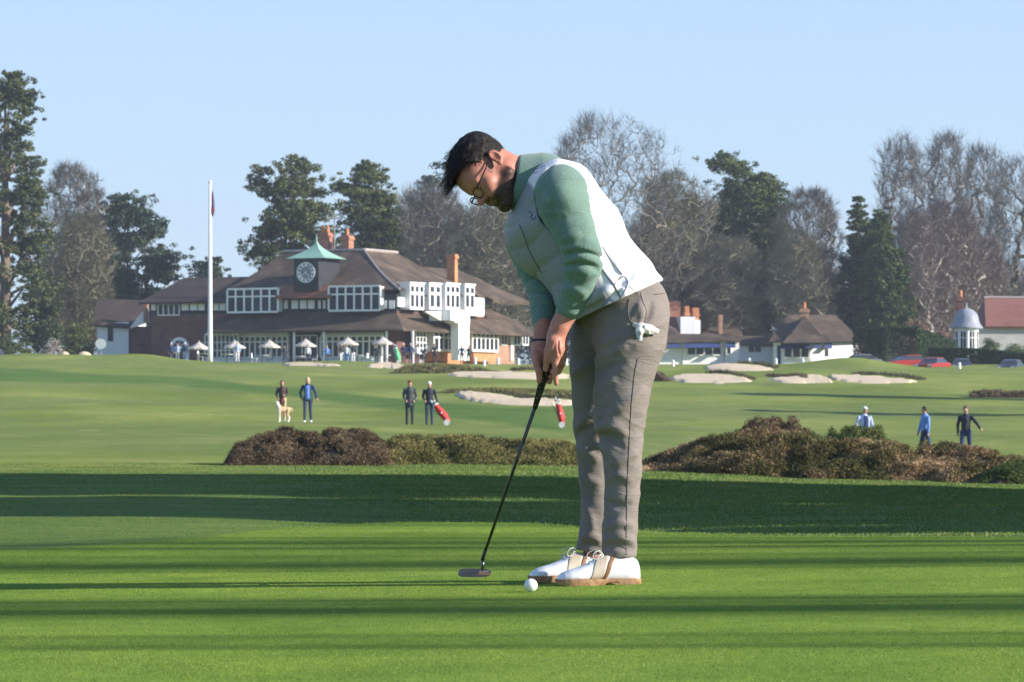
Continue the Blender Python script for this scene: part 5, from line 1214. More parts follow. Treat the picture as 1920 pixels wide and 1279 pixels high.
# ================================================================ BUILDINGS
class Pl:
    """vertical wall plane through O (x, y); d = direction along it, n = outward normal (towards the viewer's side)"""
    def __init__(s, O, ang):
        s.O = A(O[0], O[1]); s.d = A(math.cos(ang), math.sin(ang)); s.n = A(math.sin(ang), -math.cos(ang))
    def hit(s, px, py, off=0.0):
        k = (px-960)/FPX; Y = (s.n@s.O+off)/(s.n[0]*k+s.n[1]); return A(k*Y, Y, HC+(HOR-py)/FPX*Y)
    def t(s, px, off=0.0): return (s.hit(px, 700, off)[:2]-s.O)@s.d
    def z(s, px, py, off=0.0): return s.hit(px, py, off)[2]
    def P(s, t, z, off=0.0): q = s.O+s.d*t+s.n*off; return A(q[0], q[1], z)
    def box(s, mb, t0, t1, z0, z1, o0, o1):
        mb.hexa([s.P(t0, z0, o1), s.P(t1, z0, o1), s.P(t1, z0, o0), s.P(t0, z0, o0), s.P(t0, z1, o1), s.P(t1, z1, o1), s.P(t1, z1, o0), s.P(t0, z1, o0)])
    def pbox(s, mb, px0, py0, px1, py1, o0, o1, ref=0.0):
        m = (px0+px1)/2; s.box(mb, s.t(px0, ref), s.t(px1, ref), s.z(m, py1, ref), s.z(m, py0, ref), o0, o1)
def brickmat(name, c1, c2, mortar, sc=1.0):
    m, nt, b = new_mat(name); tc = nt.nodes.new('ShaderNodeTexCoord'); br = nt.nodes.new('ShaderNodeTexBrick'); mp = nt.nodes.new('ShaderNodeMapping')
    mp.inputs['Rotation'].default_value = (R(90), 0, 0); nt.links.new(tc.outputs['Object'], mp.inputs[0]); nt.links.new(mp.outputs[0], br.inputs[0])
    br.inputs['Color1'].default_value = c4(c1); br.inputs['Color2'].default_value = c4(c2); br.inputs['Mortar'].default_value = c4(mortar); br.inputs['Scale'].default_value = 2.2*sc; br.inputs['Mortar Size'].default_value = .012
    n = noise_node(nt, 1.1, 5); nt.links.new(mixc(nt, .6, br.outputs[0], ramp(nt, n.outputs[0], [(.3, (.65, .6, .6)), (.7, (1.2, 1.15, 1.1))]).outputs[0], 'MULTIPLY'), b.inputs['Base Color'])
    b.inputs['Roughness'].default_value = .9; MC[name] = m; return m
def tilemat(name, c1, c2, c3, sc=.5):
    m, nt, b = new_mat(name); n = noise_node(nt, sc, 6, rough=.65); n2 = noise_node(nt, 9, 3, rough=.8)
    a = ramp(nt, n.outputs[0], [(.3, c1), (.52, c2), (.72, c3)]).outputs[0]
    w = nt.nodes.new('ShaderNodeTexWave'); w.bands_direction = 'Z'; w.inputs['Scale'].default_value = 1.6; w.inputs['Distortion'].default_value = .6; tc = nt.nodes.new('ShaderNodeTexCoord'); nt.links.new(tc.outputs['Object'], w.inputs[0])
    a = mixc(nt, .6, a, ramp(nt, n2.outputs[0], [(.3, (.6, .6, .6)), (.7, (1.3, 1.25, 1.2))]).outputs[0], 'MULTIPLY')
    a = mixc(nt, .35, a, ramp(nt, w.outputs[0], [(.0, (.55, .55, .55)), (.35, (1, 1, 1))]).outputs[0], 'MULTIPLY')
    nt.links.new(a, b.inputs['Base Color']); b.inputs['Roughness'].default_value = .85; bump(nt, b, w.outputs[0], .4, .03); MC[name] = m; return m
B_RED = brickmat('brick_plum', (.13, .060, .055), (.19, .085, .070), (.20, .16, .15)); B_OR = brickmat('brick_orange', (.52, .20, .085), (.62, .27, .12), (.5, .36, .26)); B_TAN = brickmat('brick_tan', (.40, .24, .17), (.34, .19, .13), (.45, .36, .29))
T_BR = tilemat('tiles_brown', (.050, .038, .029), (.104, .075, .054), (.19, .14, .098)); T_RD = tilemat('tiles_red', (.22, .085, .055), (.30, .125, .08), (.25, .15, .11)); T_DK = tilemat('tiles_dark', (.045, .035, .034), (.075, .055, .05), (.11, .085, .07))
WHT = pm('white_paint', (.88, .88, .88), (.80, .80, .80), .8, .6); BLK = pm('black_timber', (.022, .024, .032), (.035, .037, .045), 2, .7); RID = pm('ridge_tile', (.45, .38, .37), (.34, .28, .27), 2, .8)
CUP = pm('copper_green', (.30, .50, .40), (.23, .42, .34), 1.5, .6); NAVY = pm('awning_navy', (.035, .055, .16), (.05, .07, .19), 2, .8); LEAD = pm('lead_grey', (.34, .36, .42), (.25, .27, .33), 1.5, .5)
GLS = pm('window_glass', (.015, .020, .032), (.045, .055, .075), .5, .25, spec=.25); CREAM = pm('parasol_cloth', (.62, .56, .50), (.50, .45, .40), 1.2, .9)
def window(pl, px0, py0, px1, py1, cols, rows, par, off=0.0, bar=.10, split=None, ref=None, name='window'):
    ref = off if ref is None else ref; m = (px0+px1)/2; t0, t1 = pl.t(px0, ref), pl.t(px1, ref); z0, z1 = pl.z(m, py1, ref), pl.z(m, py0, ref)
    fr = MB(); e = bar
    pl.box(fr, t0, t1, z0, z0+e, off, off+.12); pl.box(fr, t0, t1, z1-e, z1, off, off+.12)
    for i in range(cols+1):
        c = t0+(t1-t0)*i/cols; pl.box(fr, c-e/2, c+e/2, z0+e, z1-e, off, off+.118)
    hs = split if split else [j/rows for j in range(1, rows)]
    for h in hs:
        zz = z0+(z1-z0)*h; pl.box(fr, t0+e/2, t1-e/2, zz-e*.4, zz+e*.4, off, off+.115)
    f = fr.build(name, WHT, par); g_ = MB(); pl.box(g_, t0+.02, t1-.02, z0+.02, z1-.02, off-.02, off+.05); g_.build('pane', GLS, f); return f
def chimney(c, w, d, z0, z1, par, m, pots=2, ang=0, potm=None):
    mb = MB(); ca, sa = math.cos(ang), math.sin(ang)
    def bx(hx, hy, a, b_): mb.hexa([(c[0]+ca*x-sa*y, c[1]+sa*x+ca*y, z) for z in (a, b_) for x, y in ((-hx, -hy), (hx, -hy), (hx, hy), (-hx, hy))])
    bx(w/2, d/2, z0, z1-.45); bx(w/2+.10, d/2+.10, z1-.45, z1-.22); bx(w/2+.03, d/2+.03, z1-.22, z1-.05)
    o = mb.build('chimney', m, par); pm_ = MB()
    if not pots: return o
    for i in range(pots):
        x = (i-(pots-1)/2)*w/max(pots, 1)*.9; pm_.lathe([(.16, z1-.05), (.19, z1+.1), (.14, z1+.55), (.17, z1+.62)], (c[0]+ca*x, c[1]+sa*x, 0), 8)
    pm_.build('chimney_pot', potm or pm('pot_orange', (.62, .27, .12), (.5, .2, .09), 3, .8), o); return o

# ---- clubhouse: front wall faces left of the camera, side wall faces right
CX = (744-960)/FPX*326
FP = Pl((CX, 326), R(-25)); SP = Pl((CX, 326), R(65))
club = empty('clubhouse', A(CX, 326, ZT), 'long brick and timbered clubhouse with a clock under a green copper cupola', 'clubhouse')
RP = Pl(FP.P(0, 0, -6.5)[:2], R(-25))
tL = FP.t(283); tW = FP.t(425)       # left end, start of the high part
zt = lambda px, py, pl=FP, off=0: pl.z(px, py, off)
# walls
mb = MB(); FP.box(mb, tL, 0, ZT-1, zt(420, 588), -9, 0); SPe = SP.t(912); 
mb.build('wall', B_RED, club)
mb = MB(); FP.box(mb, tL-.02, -.02, zt(420, 588)+.003, zt(420, 556), -9, -.03); FP.box(mb, tL-.02, -.02, zt(420, 588)+.003, zt(420, 583), -.03, .06); mb.build('timber_wall', BLK, club)
mb = MB(); SP.box(mb, .05, SPe, ZT-1, SP.z(800, 586), -8.9, -.05); mb.build('side_wall', B_OR, club)
mb = MB(); SP.box(mb, .02, SPe, SP.z(800, 586)+.003, SP.z(800, 556), -8.9, -.10); mb.build('side_upper_wall', BLK, club)
# upper windows and white panels on the timbered storey
window(FP, 427, 540, 522, 587, 6, 2, club, off=.9, split=[.66], ref=.9, bar=.17); window(FP, 617, 535, 713, 584, 6, 2, club, off=.9, split=[.66], ref=.9, bar=.17)
mb = MB()
for a, b_, c_ in ((427, 522, 587), (617, 713, 584)): mb = MB(); FP.box(mb, FP.t(a, .9)+.05, FP.t(b_, .9)-.05, FP.z((a+b_)/2, c_, .9)+.1, FP.z((a+b_)/2, c_-47, .9)-.03, 0, .87); mb.build('bay_cheek', WHT, club)
window(FP, 297, 569, 337, 592, 4, 1, club, bar=.10)
for a, b_ in ((284, 292), (341, 354), (357, 370), (372, 384), (401, 410), (412, 423), (524, 530), (533, 540), (547, 559), (563, 575), (578, 590), (597, 602), (606, 611), (717, 726), (730, 740)):
    mb = MB(); dy = 3 if a > 500 else 0; FP.pbox(mb, a, 566-dy, b_, 582-dy, 0, .07); mb.build('panel', WHT, club)
# high roof
ev = .6
E0 = FP.P(tW-.5, FP.z(425, 548, ev), ev); E1 = FP.P(ev, FP.z(425, 548, ev), ev); E2 = SP.P(SPe+.4, E1[2], ev)
zr = RP.z(600, 471); r0 = RP.hit(532, 471); r0[2] = zr; r1 = RP.hit(683, 471); r1[2] = zr
r2 = r1+A(SP.d[0], SP.d[1], 0)*6.8; BL = FP.P(tW-.5, E0[2], -14); BRr = SP.P(SPe+.4, E1[2], -13)
rf = MB()
def flare(a, b_, ra, rb, n=5, dip=.10):
    """roof plane with the eaves kicked out a little"""
    V = []; 
    for i in range(n+1):
        u = i/n; s = -dip*math.sin(math.pi*u)*np.linalg.norm(a-ra)*.35
        for p, q in ((a, ra), (b_, rb)): w = p+(q-p)*u; w = w+A(0, 0, s); V.append(w)
    F = [(2*i, 2*i+1, 2*i+3, 2*i+2) for i in range(n)]; return V, F
rf.add(*flare(E0, E1, r0, r1)); rf.add(*flare(E1, E2, r1, r2)); rf.add(*flare(BL, E0, r0, r0)); rf.add(*flare(E2, BRr, r2, r2)); rf.add([E0, E1, E2, BRr, BL], [(0, 1, 2, 3, 4)])
rf.add([r0, r1, r2, BRr, BL], [(0, 1, 2, 3, 4)])
roof = rf.build('roof', T_BR, club)
mb = MB(); mb.tube([r0+A(0, 0, .05), r1+A(0, 0, .05)], .16, 6); mb.tube([r1+A(0, 0, .05), r2+A(0, 0, .05)], .16, 6)
V, F = flare(E1, E1, r1, r1); mb.tube([V[2*i]+A(0, 0, .06) for i in range(6)], .10, 5); mb.build('ridge', RID, roof)
# rear wing roof with its tall orange chimney
a = SP.hit(800, 492, -4); zb = a[2]; wing = MB(); p0 = SP.P(SP.t(790, -9), zb, -9); p1 = SP.P(SP.t(860, -9)-.6, zb, -9); e0 = SP.P(SP.t(790, -9), SP.z(850, 556, 0)+.0, -1.2); e1 = SP.P(SP.t(860, -9)+.6, e0[2], -1.2)
wing.slab([e0, e1, p1, p0], .3); wing.build('wing_roof', T_BR, club)
cc = SP.hit(848, 540, -3.2); chimney(cc, .85, .62, cc[2]-2.5, SP.z(848, 476, -3.2), club, B_OR, 0, R(-25))
for px, top, w, n_ in ((610, 436, 1.1, 2), (651, 441, .85, 1)):
    q = RP.hit(px, 470, -1.5); chimney(q, w, 1.0, zr-1, RP.z(px, top, -1.5), club, brickmat('brick_flue'+str(px), (.36, .15, .10), (.42, .2, .13), (.4, .3, .25)), n_, R(-25))
q = RP.hit(627, 470, -2); mb = MB(); zt_ = RP.z(627, 409, -2); mb.tube([A(q[0], q[1], zr-.3), A(q[0], q[1], zt_)], .07, 5); mb.tube([A(q[0]-.75, q[1], zt_), A(q[0]+.85, q[1], zt_)], .07, 5)
for k in range(7): mb.tube([A(q[0]-.7+.24*k, q[1]-.3, zt_), A(q[0]-.7+.24*k, q[1]+.3, zt_)], .03, 4)
mb.build('aerial', pm('aerial_metal', (.45, .43, .40), None, 3, .5, .5), roof)
# clock turret
tc_ = FP.t(574, .9); zc = FP.z(574, 511, .9); mb = MB(); hw = 1.28
FP.box(mb, tc_-hw, tc_+hw, FP.z(574, 545, .9), FP.z(574, 483, .9), -3.2, .9); tur = mb.build('clock_turret', BLK, club)
def disc(pl, t, z, r, o0, o1, n, m, nm, par, r_in=0):
    V = []; 
    for o in (o0, o1):
        for rr in ((r_in, r) if r_in else (r,)):
            V += [pl.P(t+rr*math.cos(2*math.pi*k/n), z+rr*math.sin(2*math.pi*k/n), o) for k in range(n)]
    if r_in: F = [(0*n+k, n+k, n+(k+1) % n, (k+1) % n) for k in range(n)]+[(2*n+k, 2*n+(k+1) % n, 3*n+(k+1) % n, 3*n+k) for k in range(n)]+[(n+k, 3*n+k, 3*n+(k+1) % n, n+(k+1) % n) for k in range(n)]
    else: F = [tuple(range(n))[::-1], tuple(range(n, 2*n))]+[(k, (k+1) % n, n+(k+1) % n, n+k) for k in range(n)]
    return build(nm, V, F, m, par)
face = disc(FP, tc_, zc, .95, .9, .96, 40, pm('clock_dial', (.20, .21, .26), (.26, .27, .32), 3, .5), 'clock_face', tur)
disc(FP, tc_, zc, .95, .961, 1.0, 40, WHT, 'dial_ring', face, .86)
rom = ['XII', 'I', 'II', 'III', 'IV', 'V', 'VI', 'VII', 'VIII', 'IX', 'X', 'XI']; vs = []; fs = []
def bar2(mb, t0, z0, t1, z1, w, o0, o1):
    d = A(t1-t0, z1-z0); d /= np.linalg.norm(d); n = A(-d[1], d[0])*w/2
    c = [(t0+n[0], z0+n[1]), (t0-n[0], z0-n[1]), (t1-n[0], z1-n[1]), (t1+n[0], z1+n[1])]; mb.hexa([FP.P(*p, o1) for p in c]+[FP.P(*p, o0) for p in c])
mb = MB()
for h, s in enumerate(rom):
    an = math.pi/2-h*math.pi/6; u = A(math.cos(an), math.sin(an)); v = A(u[1], -u[0]); wd = {'I': .07, 'V': .15, 'X': .15}; tot = sum(wd[c] for c in s); x = -tot/2; k = 0
    for c in s:
        w = wd[c]; cx = x+w/2; x += w; r_o, r_i = .82, .54
        Lc = {'I': [((0, r_i), (0, r_o))], 'V': [((-.05, r_o), (0, r_i)), ((.05, r_o), (0, r_i))], 'X': [((-.05, r_i), (.05, r_o)), ((.05, r_i), (-.05, r_o))]}[c]
        for (a0, q0), (a1, q1) in Lc:
            k += 1; p = u*q0+v*(cx+a0); q = u*q1+v*(cx+a1); bar2(mb, tc_+p[0], zc+p[1], tc_+q[0], zc+q[1], .062, .962, .985+.001*k)
mb.build('numerals', WHT, face)
for ang, L_, w, o in ((math.pi/2-(4+38/60)*math.pi/6, .50, .09, 1.0), (math.pi/2-38*math.pi/30, .74, .06, 1.03)):
    mb = MB(); bar2(mb, tc_-.12*math.cos(ang), zc-.12*math.sin(ang), tc_+L_*math.cos(ang), zc+L_*math.sin(ang), w, o, o+.02); mb.build('clock_hand', WHT, face)
# copper roof of the turret: concave pyramid
zc0 = FP.z(582, 484, .9); zc1 = FP.z(582, 449, -.5); V = []; N = 10; cen = FP.P(tc_, 0, -1.1)
for i in range(N+1):
    u = i/N; hw2 = 1.95*(1-u)**1.9+.08*(1-u)+.03; z = zc0+(zc1-zc0)*u
    for sx, sy in ((-1, -1), (1, -1), (1, 1), (-1, 1)): q = cen[:2]+FP.d*sx*hw2-FP.n*sy*hw2*1.05; V.append(A(q[0], q[1], z))
F = [(4*i+k, 4*i+(k+1) % 4, 4*i+4+(k+1) % 4, 4*i+4+k) for i in range(N) for k in range(4)]+[(3, 2, 1, 0)]
cup = build('cupola_roof', V, F, CUP, tur); mb = MB(); mb.lathe([(.05, 0), (.10, .15), (.04, .3), (.03, .6)], V[-1]*0+A(cen[0], cen[1], zc1-.05), 8); mb.build('finial', CUP, cup)
# red tiled roof between the two bays
mb = MB(); mb.slab([FP.P(FP.t(514, 1.3), FP.z(565, 558, 1.3), 1.3), FP.P(FP.t(622, 1.3), FP.z(565, 558, 1.3), 1.3), FP.P(FP.t(616, .3), FP.z(565, 535, 0), 0.0), FP.P(FP.t(524, .3), FP.z(565, 535, 0), 0.0)], .12); mb.build('porch_roof', T_RD, club)
# left wing roof
mb = MB(); z1 = RP.z(380, 520, 3); a0 = FP.P(tL-.9, FP.z(283, 567, .8), .8); a1 = FP.P(tW+.2, a0[2], .8); b1 = FP.P(tW+1.5, z1, -4); b0 = FP.P(FP.t(345, -4), z1, -4)
mb.slab([a0, a1, b1, b0], .2); mb.slab([FP.P(tL-.9, a0[2], -9), a0, b0, b0+A(.01, .01, 0)], .2); mb.slab([b0, b1, FP.P(tW+1.5, a0[2], -9), FP.P(tL-.9, a0[2], -9)], .2); mb.build('wing_roof', T_DK, club)
# lower skirt roof on the front, then round the corner
zl1, zl0 = FP.z(600, 588, .1), FP.z(600, 619, 3.0); f0_ = FP.t(396, 3.0)
cor1 = FP.P(0, zl1, 0); q = FP.O+FP.n*3.0+SP.n*2.2; cor0 = A(q[0], q[1], zl0)
mb = MB(); mb.add(*flare(FP.P(f0_-1.2, zl0, 3.0), cor0, FP.P(f0_, zl1, .07), cor1, 4, .06)); sE = SP.t(1003, 1.5)
mb.add(*flare(cor0, SP.P(sE, zl0, 2.2), cor1, SP.P(sE-1.5, zl1, .0), 4, .06))
mb.add([FP.P(f0_-1.2, zl0-.15, 3.0), A(cor0[0], cor0[1], zl0-.15), A(cor0[0], cor0[1], zl0), FP.P(f0_-1.2, zl0, 3.0), SP.P(sE, zl0-.15, 2.2), SP.P(sE, zl0, 2.2)], [(0, 1, 2, 3), (1, 4, 5, 2)])
mb.add([FP.P(f0_-1.2, zl0-.14, 3.0), A(cor0[0], cor0[1], zl0-.14), FP.P(0, zl0-.14, 0), FP.P(f0_-1.2, zl0-.14, 0), SP.P(sE, zl0-.14, 2.2), SP.P(sE, zl0-.14, 0)], [(0, 1, 2, 3), (1, 4, 5, 2)])
mb.build('verandah_roof', T_BR, club)
# verandah: glazed front, posts
window(FP, 385, 627, 447, 672, 8, 3, club, off=1.2, ref=1.2, bar=.10); window(FP, 449, 629, 540, 672, 9, 2, club, off=.6, ref=.6, bar=.16, split=[.72])
window(FP, 553, 628, 596, 672, 3, 2, club, off=.08, ref=.08, bar=.12); window(FP, 602, 628, 716, 672, 10, 2, club, off=.6, ref=.6, bar=.18, split=[.72])
mb = MB(); FP.box(mb, FP.t(386, 1.1), FP.t(446, 1.1), ZT-.5, FP.z(415, 622, 1.1), .005, 1.15); mb.build('verandah_wall', WHT, club); mb = MB(); FP.box(mb, FP.t(450, .5), FP.t(539, .5), ZT-.5, FP.z(495, 624, .5), .005, .54); mb.build('verandah_wall', WHT, club); mb = MB(); FP.box(mb, FP.t(603, .5), FP.t(715, .5), ZT-.5, FP.z(660, 624, .5), .005, .54); mb.build('verandah_wall', WHT, club)
for px in (550, 606, 723, 772):
    mb = MB(); FP.box(mb, FP.t(px, 2.6), FP.t(px, 2.6)+.18, ZT-.5, zl0-.15, 2.5, 2.68); mb.build('post', WHT, club)
# arched porch on the left
ta, za = FP.t(337, .1), FP.z(337, 652, .1); V = []; n = 16; ro, ri = 1.02, .74
for o in (.0, .22):
    for rr in (ri, ro): V += [FP.P(ta+rr*math.cos(math.pi*k/n), za+rr*math.sin(math.pi*k/n)*.95, o) for k in range(n+1)]
m_ = n+1; F = [(2*m_+k, 2*m_+k+1, 3*m_+k+1, 3*m_+k) for k in range(n)]+[(m_+k, 3*m_+k, 3*m_+k+1, m_+k+1) for k in range(n)]+[(k, k+1, 2*m_+k+1, 2*m_+k) for k in range(n)]
arch = build('arched_porch', V, F, WHT, club); mb = MB(); FP.box(mb, ta-ro, ta-ri, ZT-.5, za, .0, .22); FP.box(mb, ta+ri, ta+ro, ZT-.5, za, 0, .22); FP.box(mb, ta-ri, ta+ri, za-.08, za+.08, .02, .2)
for k in (1, 2, 3): a_ = math.pi*k/4; bar2(mb, ta, za, ta+ri*math.cos(a_), za+ri*.95*math.sin(a_), .06, .02, .12)
mb.build('porch_frame', WHT, arch); mb = MB(); mb.add([FP.P(ta+ri*math.cos(math.pi*k/n), za+ri*.95*math.sin(math.pi*k/n), .015) for k in range(n+1)]+[FP.P(ta-ri, ZT-.5, .015), FP.P(ta+ri, ZT-.5, .015)], [tuple(range(n+3))]); mb.build('pane', GLS, arch)
# sunlit side: bays, balcony, boards
for px0, px1, top in ((769, 795, 531), (805, 827, 532), (836, 862, 532), (872, 890, 534)):
    mb = MB(); t0, t1 = SP.t(px0, 1.0), SP.t(px1, 1.0); z0, z1 = SP.z(px0, 580, 1.0), SP.z(px0, top, 1.0); SP.box(mb, t0, t1, z0, z1, -.06, 1.0); SP.box(mb, t0-.1, t1+.1, z1+.003, z1+.12, -.3, 1.08); o = mb.build('dormer_bay', WHT, club)
    n_ = 3 if px1-px0 > 24 else 2
    for k in range(n_):
        c = t0+(t1-t0)*(k+.5)/n_; g_ = MB(); w = (t1-t0)/n_*.32; SP.box(g_, c-w, c+w, z0+.25, z0+1.35, .9, 1.02); SP.box(g_, c-w, c+w, z1-.75, z1-.25, .9, 1.02); g_.build('pane', GLS, o)
for px0, px1 in ((797, 804), (829, 834), (864, 870), (892, 902)):
    mb = MB(); mb.slab([SP.P(SP.t(px0, .3)-.6, SP.z(px0, 555, .8), .8), SP.P(SP.t(px1, .3)+.6, SP.z(px1, 555, .8), .8), SP.P(SP.t(px1, .3)+.2, SP.z(px1, 538, -.6), -.6), SP.P(SP.t(px0, .3)-.2, SP.z(px0, 538, -.6), -.6)], .1); mb.build('bay_roof', T_BR, club)
for px0, px1 in ((746, 766), (828, 835), (863, 871), (889, 906)):
    mb = MB(); t0, t1 = SP.t(px0, .5), SP.t(px1, .5); n_ = max(2, int((t1-t0)/.42))
    for k in range(n_): SP.box(mb, t0+(t1-t0)*(k+.08)/n_, t0+(t1-t0)*(k+.92)/n_, SP.z(px0, 575, .5), SP.z(px0, 557, .5), .35, .5+.02*(k % 2))
    mb.build('balcony_boards', WHT, club)
for a, b_ in ((797, 804), (829, 835)):
    pass
mb = MB(); SP.box(mb, SP.t(797, .6), SP.t(906, .6), SP.z(850, 585, .6), SP.z(850, 581, .6), -.05, .75); mb.build('balcony_floor', WHT, club)
mb = MB(); SP.box(mb, SP.t(880, .9), SP.t(908, .9), SP.z(890, 592, .9), SP.z(890, 558, .9), .76, .9); mb.build('balcony_screen', WHT, club)
# white parapet wedge, box and pillar
a0 = SP.P(SP.t(797, 2.3), SP.z(797, 584, 2.3), 2.3); a1 = SP.P(SP.t(846, 2.3), SP.z(846, 584, 2.3), 2.3); a2 = SP.P(SP.t(846, 2.3), SP.z(846, 601, 2.3), 2.3); a3 = SP.P(SP.t(826, 2.3), SP.z(826, 601, 2.3), 2.3)
nn = A(SP.n[0], SP.n[1], 0)*.3; build('parapet', [a0, a1, a2, a3, a0-nn, a1-nn, a2-nn, a3-nn], [(3, 2, 1, 0), (4, 5, 6, 7), (0, 1, 5, 4), (1, 2, 6, 5), (2, 3, 7, 6), (3, 0, 4, 7)], WHT, club)
mb = MB(); SP.pbox(mb, 845, 581, 881, 602, 1.0, 3.2, 3.2); mb.build('balcony_box', WHT, club)
mb = MB(); SP.pbox(mb, 860, 604, 880, 676, 2.3, 3.1, 3.1); SP.pbox(mb, 853, 602.5, 881, 606, 2.2, 3.2, 3.2); mb.build('pillar', WHT, club)
# ground floor of the side: bay windows, brick, small windows
window(SP, 779, 621, 797, 664, 3, 4, club, off=1.0, ref=1.0, bar=.12)
for (x0, x1, y1, cols, nm) in ((812, 859, 660, 5, 0), (884, 934, 661, 6, 1)):
    mb = MB(); SP.pbox(mb, x0, 619, x1, y1, -.05, 1.25, 1.3); o = mb.build('bay_window', WHT, club); window(SP, x0+1, 621, x1-1, y1-1, cols, 2, o if False else club, off=1.26, ref=1.3, bar=.2, split=[.68])
    mb = MB(); SP.pbox(mb, x0+4, y1+.3, x1-1, 678, -.05, 1.0, 1.0); mb.build('bay_base', B_OR, club)
mb = MB(); SP.box(mb, SPe+.003, sE-1.4, ZT-1, zl1-.02, -6, -.02); mb.build('end_wall', B_TAN, club)
for x0, x1 in ((938, 950), (962, 974), (978, 989)): window(SP, x0, 622, x1, 648, 2, 1, club, off=.0, bar=.13)
mb = MB(); SP.pbox(mb, 956, 621, 960, 676, .0, .14); mb.build('downpipe', WHT, club)
mb = MB(); e_a = SP.P(SPe-.5, zl1+.1, .3); e_b = SP.P(sE-.5, zl1-.4, .3); mb.slab([e_a, e_b, SP.P(sE-1.5, zl1+1.3, -3.5), SP.P(SPe-.5, zl1+2.6, -3.5)], .2); mb.build('end_roof', T_BR, club)

# ---- white gabled annex on the left
an = empty('annex', at(225, 684, 345)*A(1, 1, 0)+A(0, 0, ZT), 'low white annex with a dark roof at the clubhouse\'s left end', 'annex'); AP = Pl(((182-960)/FPX*345, 345), R(-8))
mb = MB(); AP.pbox(mb, 182, 604, 241, 690, -7, 0); mb.build('wall', WHT, an); mb = MB(); AP.pbox(mb, 244, 612, 282, 690, -7, -.1); mb.build('brick_wall', B_RED, an)
gz0 = [AP.hit(241, 617, .3), AP.hit(279, 604, .3), AP.hit(277, 572, .3)]; mb = MB(); mb.add([*gz0, *[p-A(AP.n[0], AP.n[1], 0)*.3 for p in gz0]], [(0, 1, 2), (5, 4, 3), (0, 2, 5, 3), (0, 3, 4, 1), (1, 4, 5, 2)]); mb.build('gable', WHT, an)
mb = MB(); mb.slab([AP.hit(176, 609, .5), AP.hit(242, 613, .5), AP.hit(284, 563, -4), AP.hit(182, 560, -4)], .2); mb.build('roof', T_DK, an)
mb = MB(); mb.slab([AP.hit(178, 610, .7), AP.hit(216, 612, .7), AP.hit(214, 600, .35), AP.hit(180, 598, .35)], .1); mb.build('porch_roof', T_BR, an)
mb = MB(); AP.pbox(mb, 202, 614, 212, 640, -.02, .06); mb.build('window', GLS, an); mb = MB(); AP.pbox(mb, 273, 566, 280, 604, .31, .9); mb.build('chimney', B_TAN, an)

# ---- white shed with navy awnings, right of the golfer
def shed(name, P_, label, cat): return empty(name, P_, label, cat)
S1 = Pl(((1290-960)/FPX*362, 362), R(8)); S1s = Pl(((1290-960)/FPX*362, 362), R(-40))
sh = empty('shed', A((1310-960)/FPX*362, 362, ZT), 'white shed with navy awnings and a brown roof just right of the golfer', 'shed')
mb = MB(); S1.pbox(mb, 1280, 640, 1357, 700, -5, 0); mb.build('wall', WHT, sh)
mb = MB(); S1.pbox(mb, 1210, 640, 1279.5, 700, -5, -.15); mb.build('side_wall', WHT, sh)
mb = MB(); S1.pbox(mb, 1358, 638, 1385, 694, -4, .25); mb.build('corner_bay', WHT, sh)
mb = MB(); z0 = S1.z(1290, 641, .6); 
mb.slab([S1.hit(1196, 644, .5), S1.hit(1352, 638, .5), S1.hit(1345, 626, -3), S1.hit(1230, 626, -3)], .12); mb.slab([S1.hit(1352, 638, .7), S1.hit(1390, 640, .9), S1.hit(1384, 635, -1), S1.hit(1362, 627, -2.5), S1.hit(1345, 627, -3)], .12); mb.build('roof', T_BR, sh)
mb = MB(); mb.slab([S1.hit(1196, 640, -2), S1.hit(1280, 634, -2.2), S1.hit(1270, 618, -4.5), S1.hit(1238, 600, -5), S1.hit(1190, 600, -5)], .15); mb.build('back_roof', T_DK, sh)
window(S1, 1288, 650, 1352, 667, 4, 1, sh, off=.01, bar=.12); window(S1, 1362, 645, 1370, 665, 1, 1, sh, off=.26, ref=.26, bar=.08)
for x0, x1, o in ((1252, 1277, 0), (1282, 1351, .1), (1361, 1379, .3)):
    mb = MB(); mb.slab([S1.hit(x0, 652, o+1.1), S1.hit(x1, 651, o+1.1), S1.hit(x1, 642, o+.05), S1.hit(x0, 642, o+.05)], .05); mb.build('awning', NAVY, sh)
rh = empty('house', A((1270-960)/FPX*374, 374, ZT), 'red tiled house with a white chimney wall behind the white shed', 'house'); HP = Pl(((1270-960)/FPX*374, 374), R(8))
mb = MB(); mb.slab([HP.hit(1190, 622, .4), HP.hit(1276, 626, .4), HP.hit(1276, 565, -5), HP.hit(1190, 560, -5)], .2); mb.build('roof', T_RD, rh)
mb = MB(); HP.pbox(mb, 1200, 622, 1300, 700, -6, -.1); mb.build('wall', B_OR, rh)
mb = MB(); HP.pbox(mb, 1275, 594, 1303, 632, -2, .3); HP.pbox(mb, 1304, 600, 1313, 632, -2, .1); mb.build('chimney_wall', WHT, rh)
for x0, x1, t in ((1286, 1294, 574), (1301, 1312, 577)):
    mb = MB(); HP.pbox(mb, x0, t, x1, 606, -1.5, -.4); HP.pbox(mb, x0-1.5, t+12, x1+1.5, 592, -1.7, -.3); mb.build('chimney_stack', WHT if 0 else B_OR, rh)
mb = MB(); mb.slab([HP.hit(1312, 630, .4), HP.hit(1395, 632, .4), HP.hit(1385, 610, -3), HP.hit(1335, 610, -3)], .2); mb.build('low_roof', T_BR, rh)
mb = MB(); HP.pbox(mb, 1349, 590, 1356, 626, -1, -.2); mb.build('flue', B_TAN, rh)
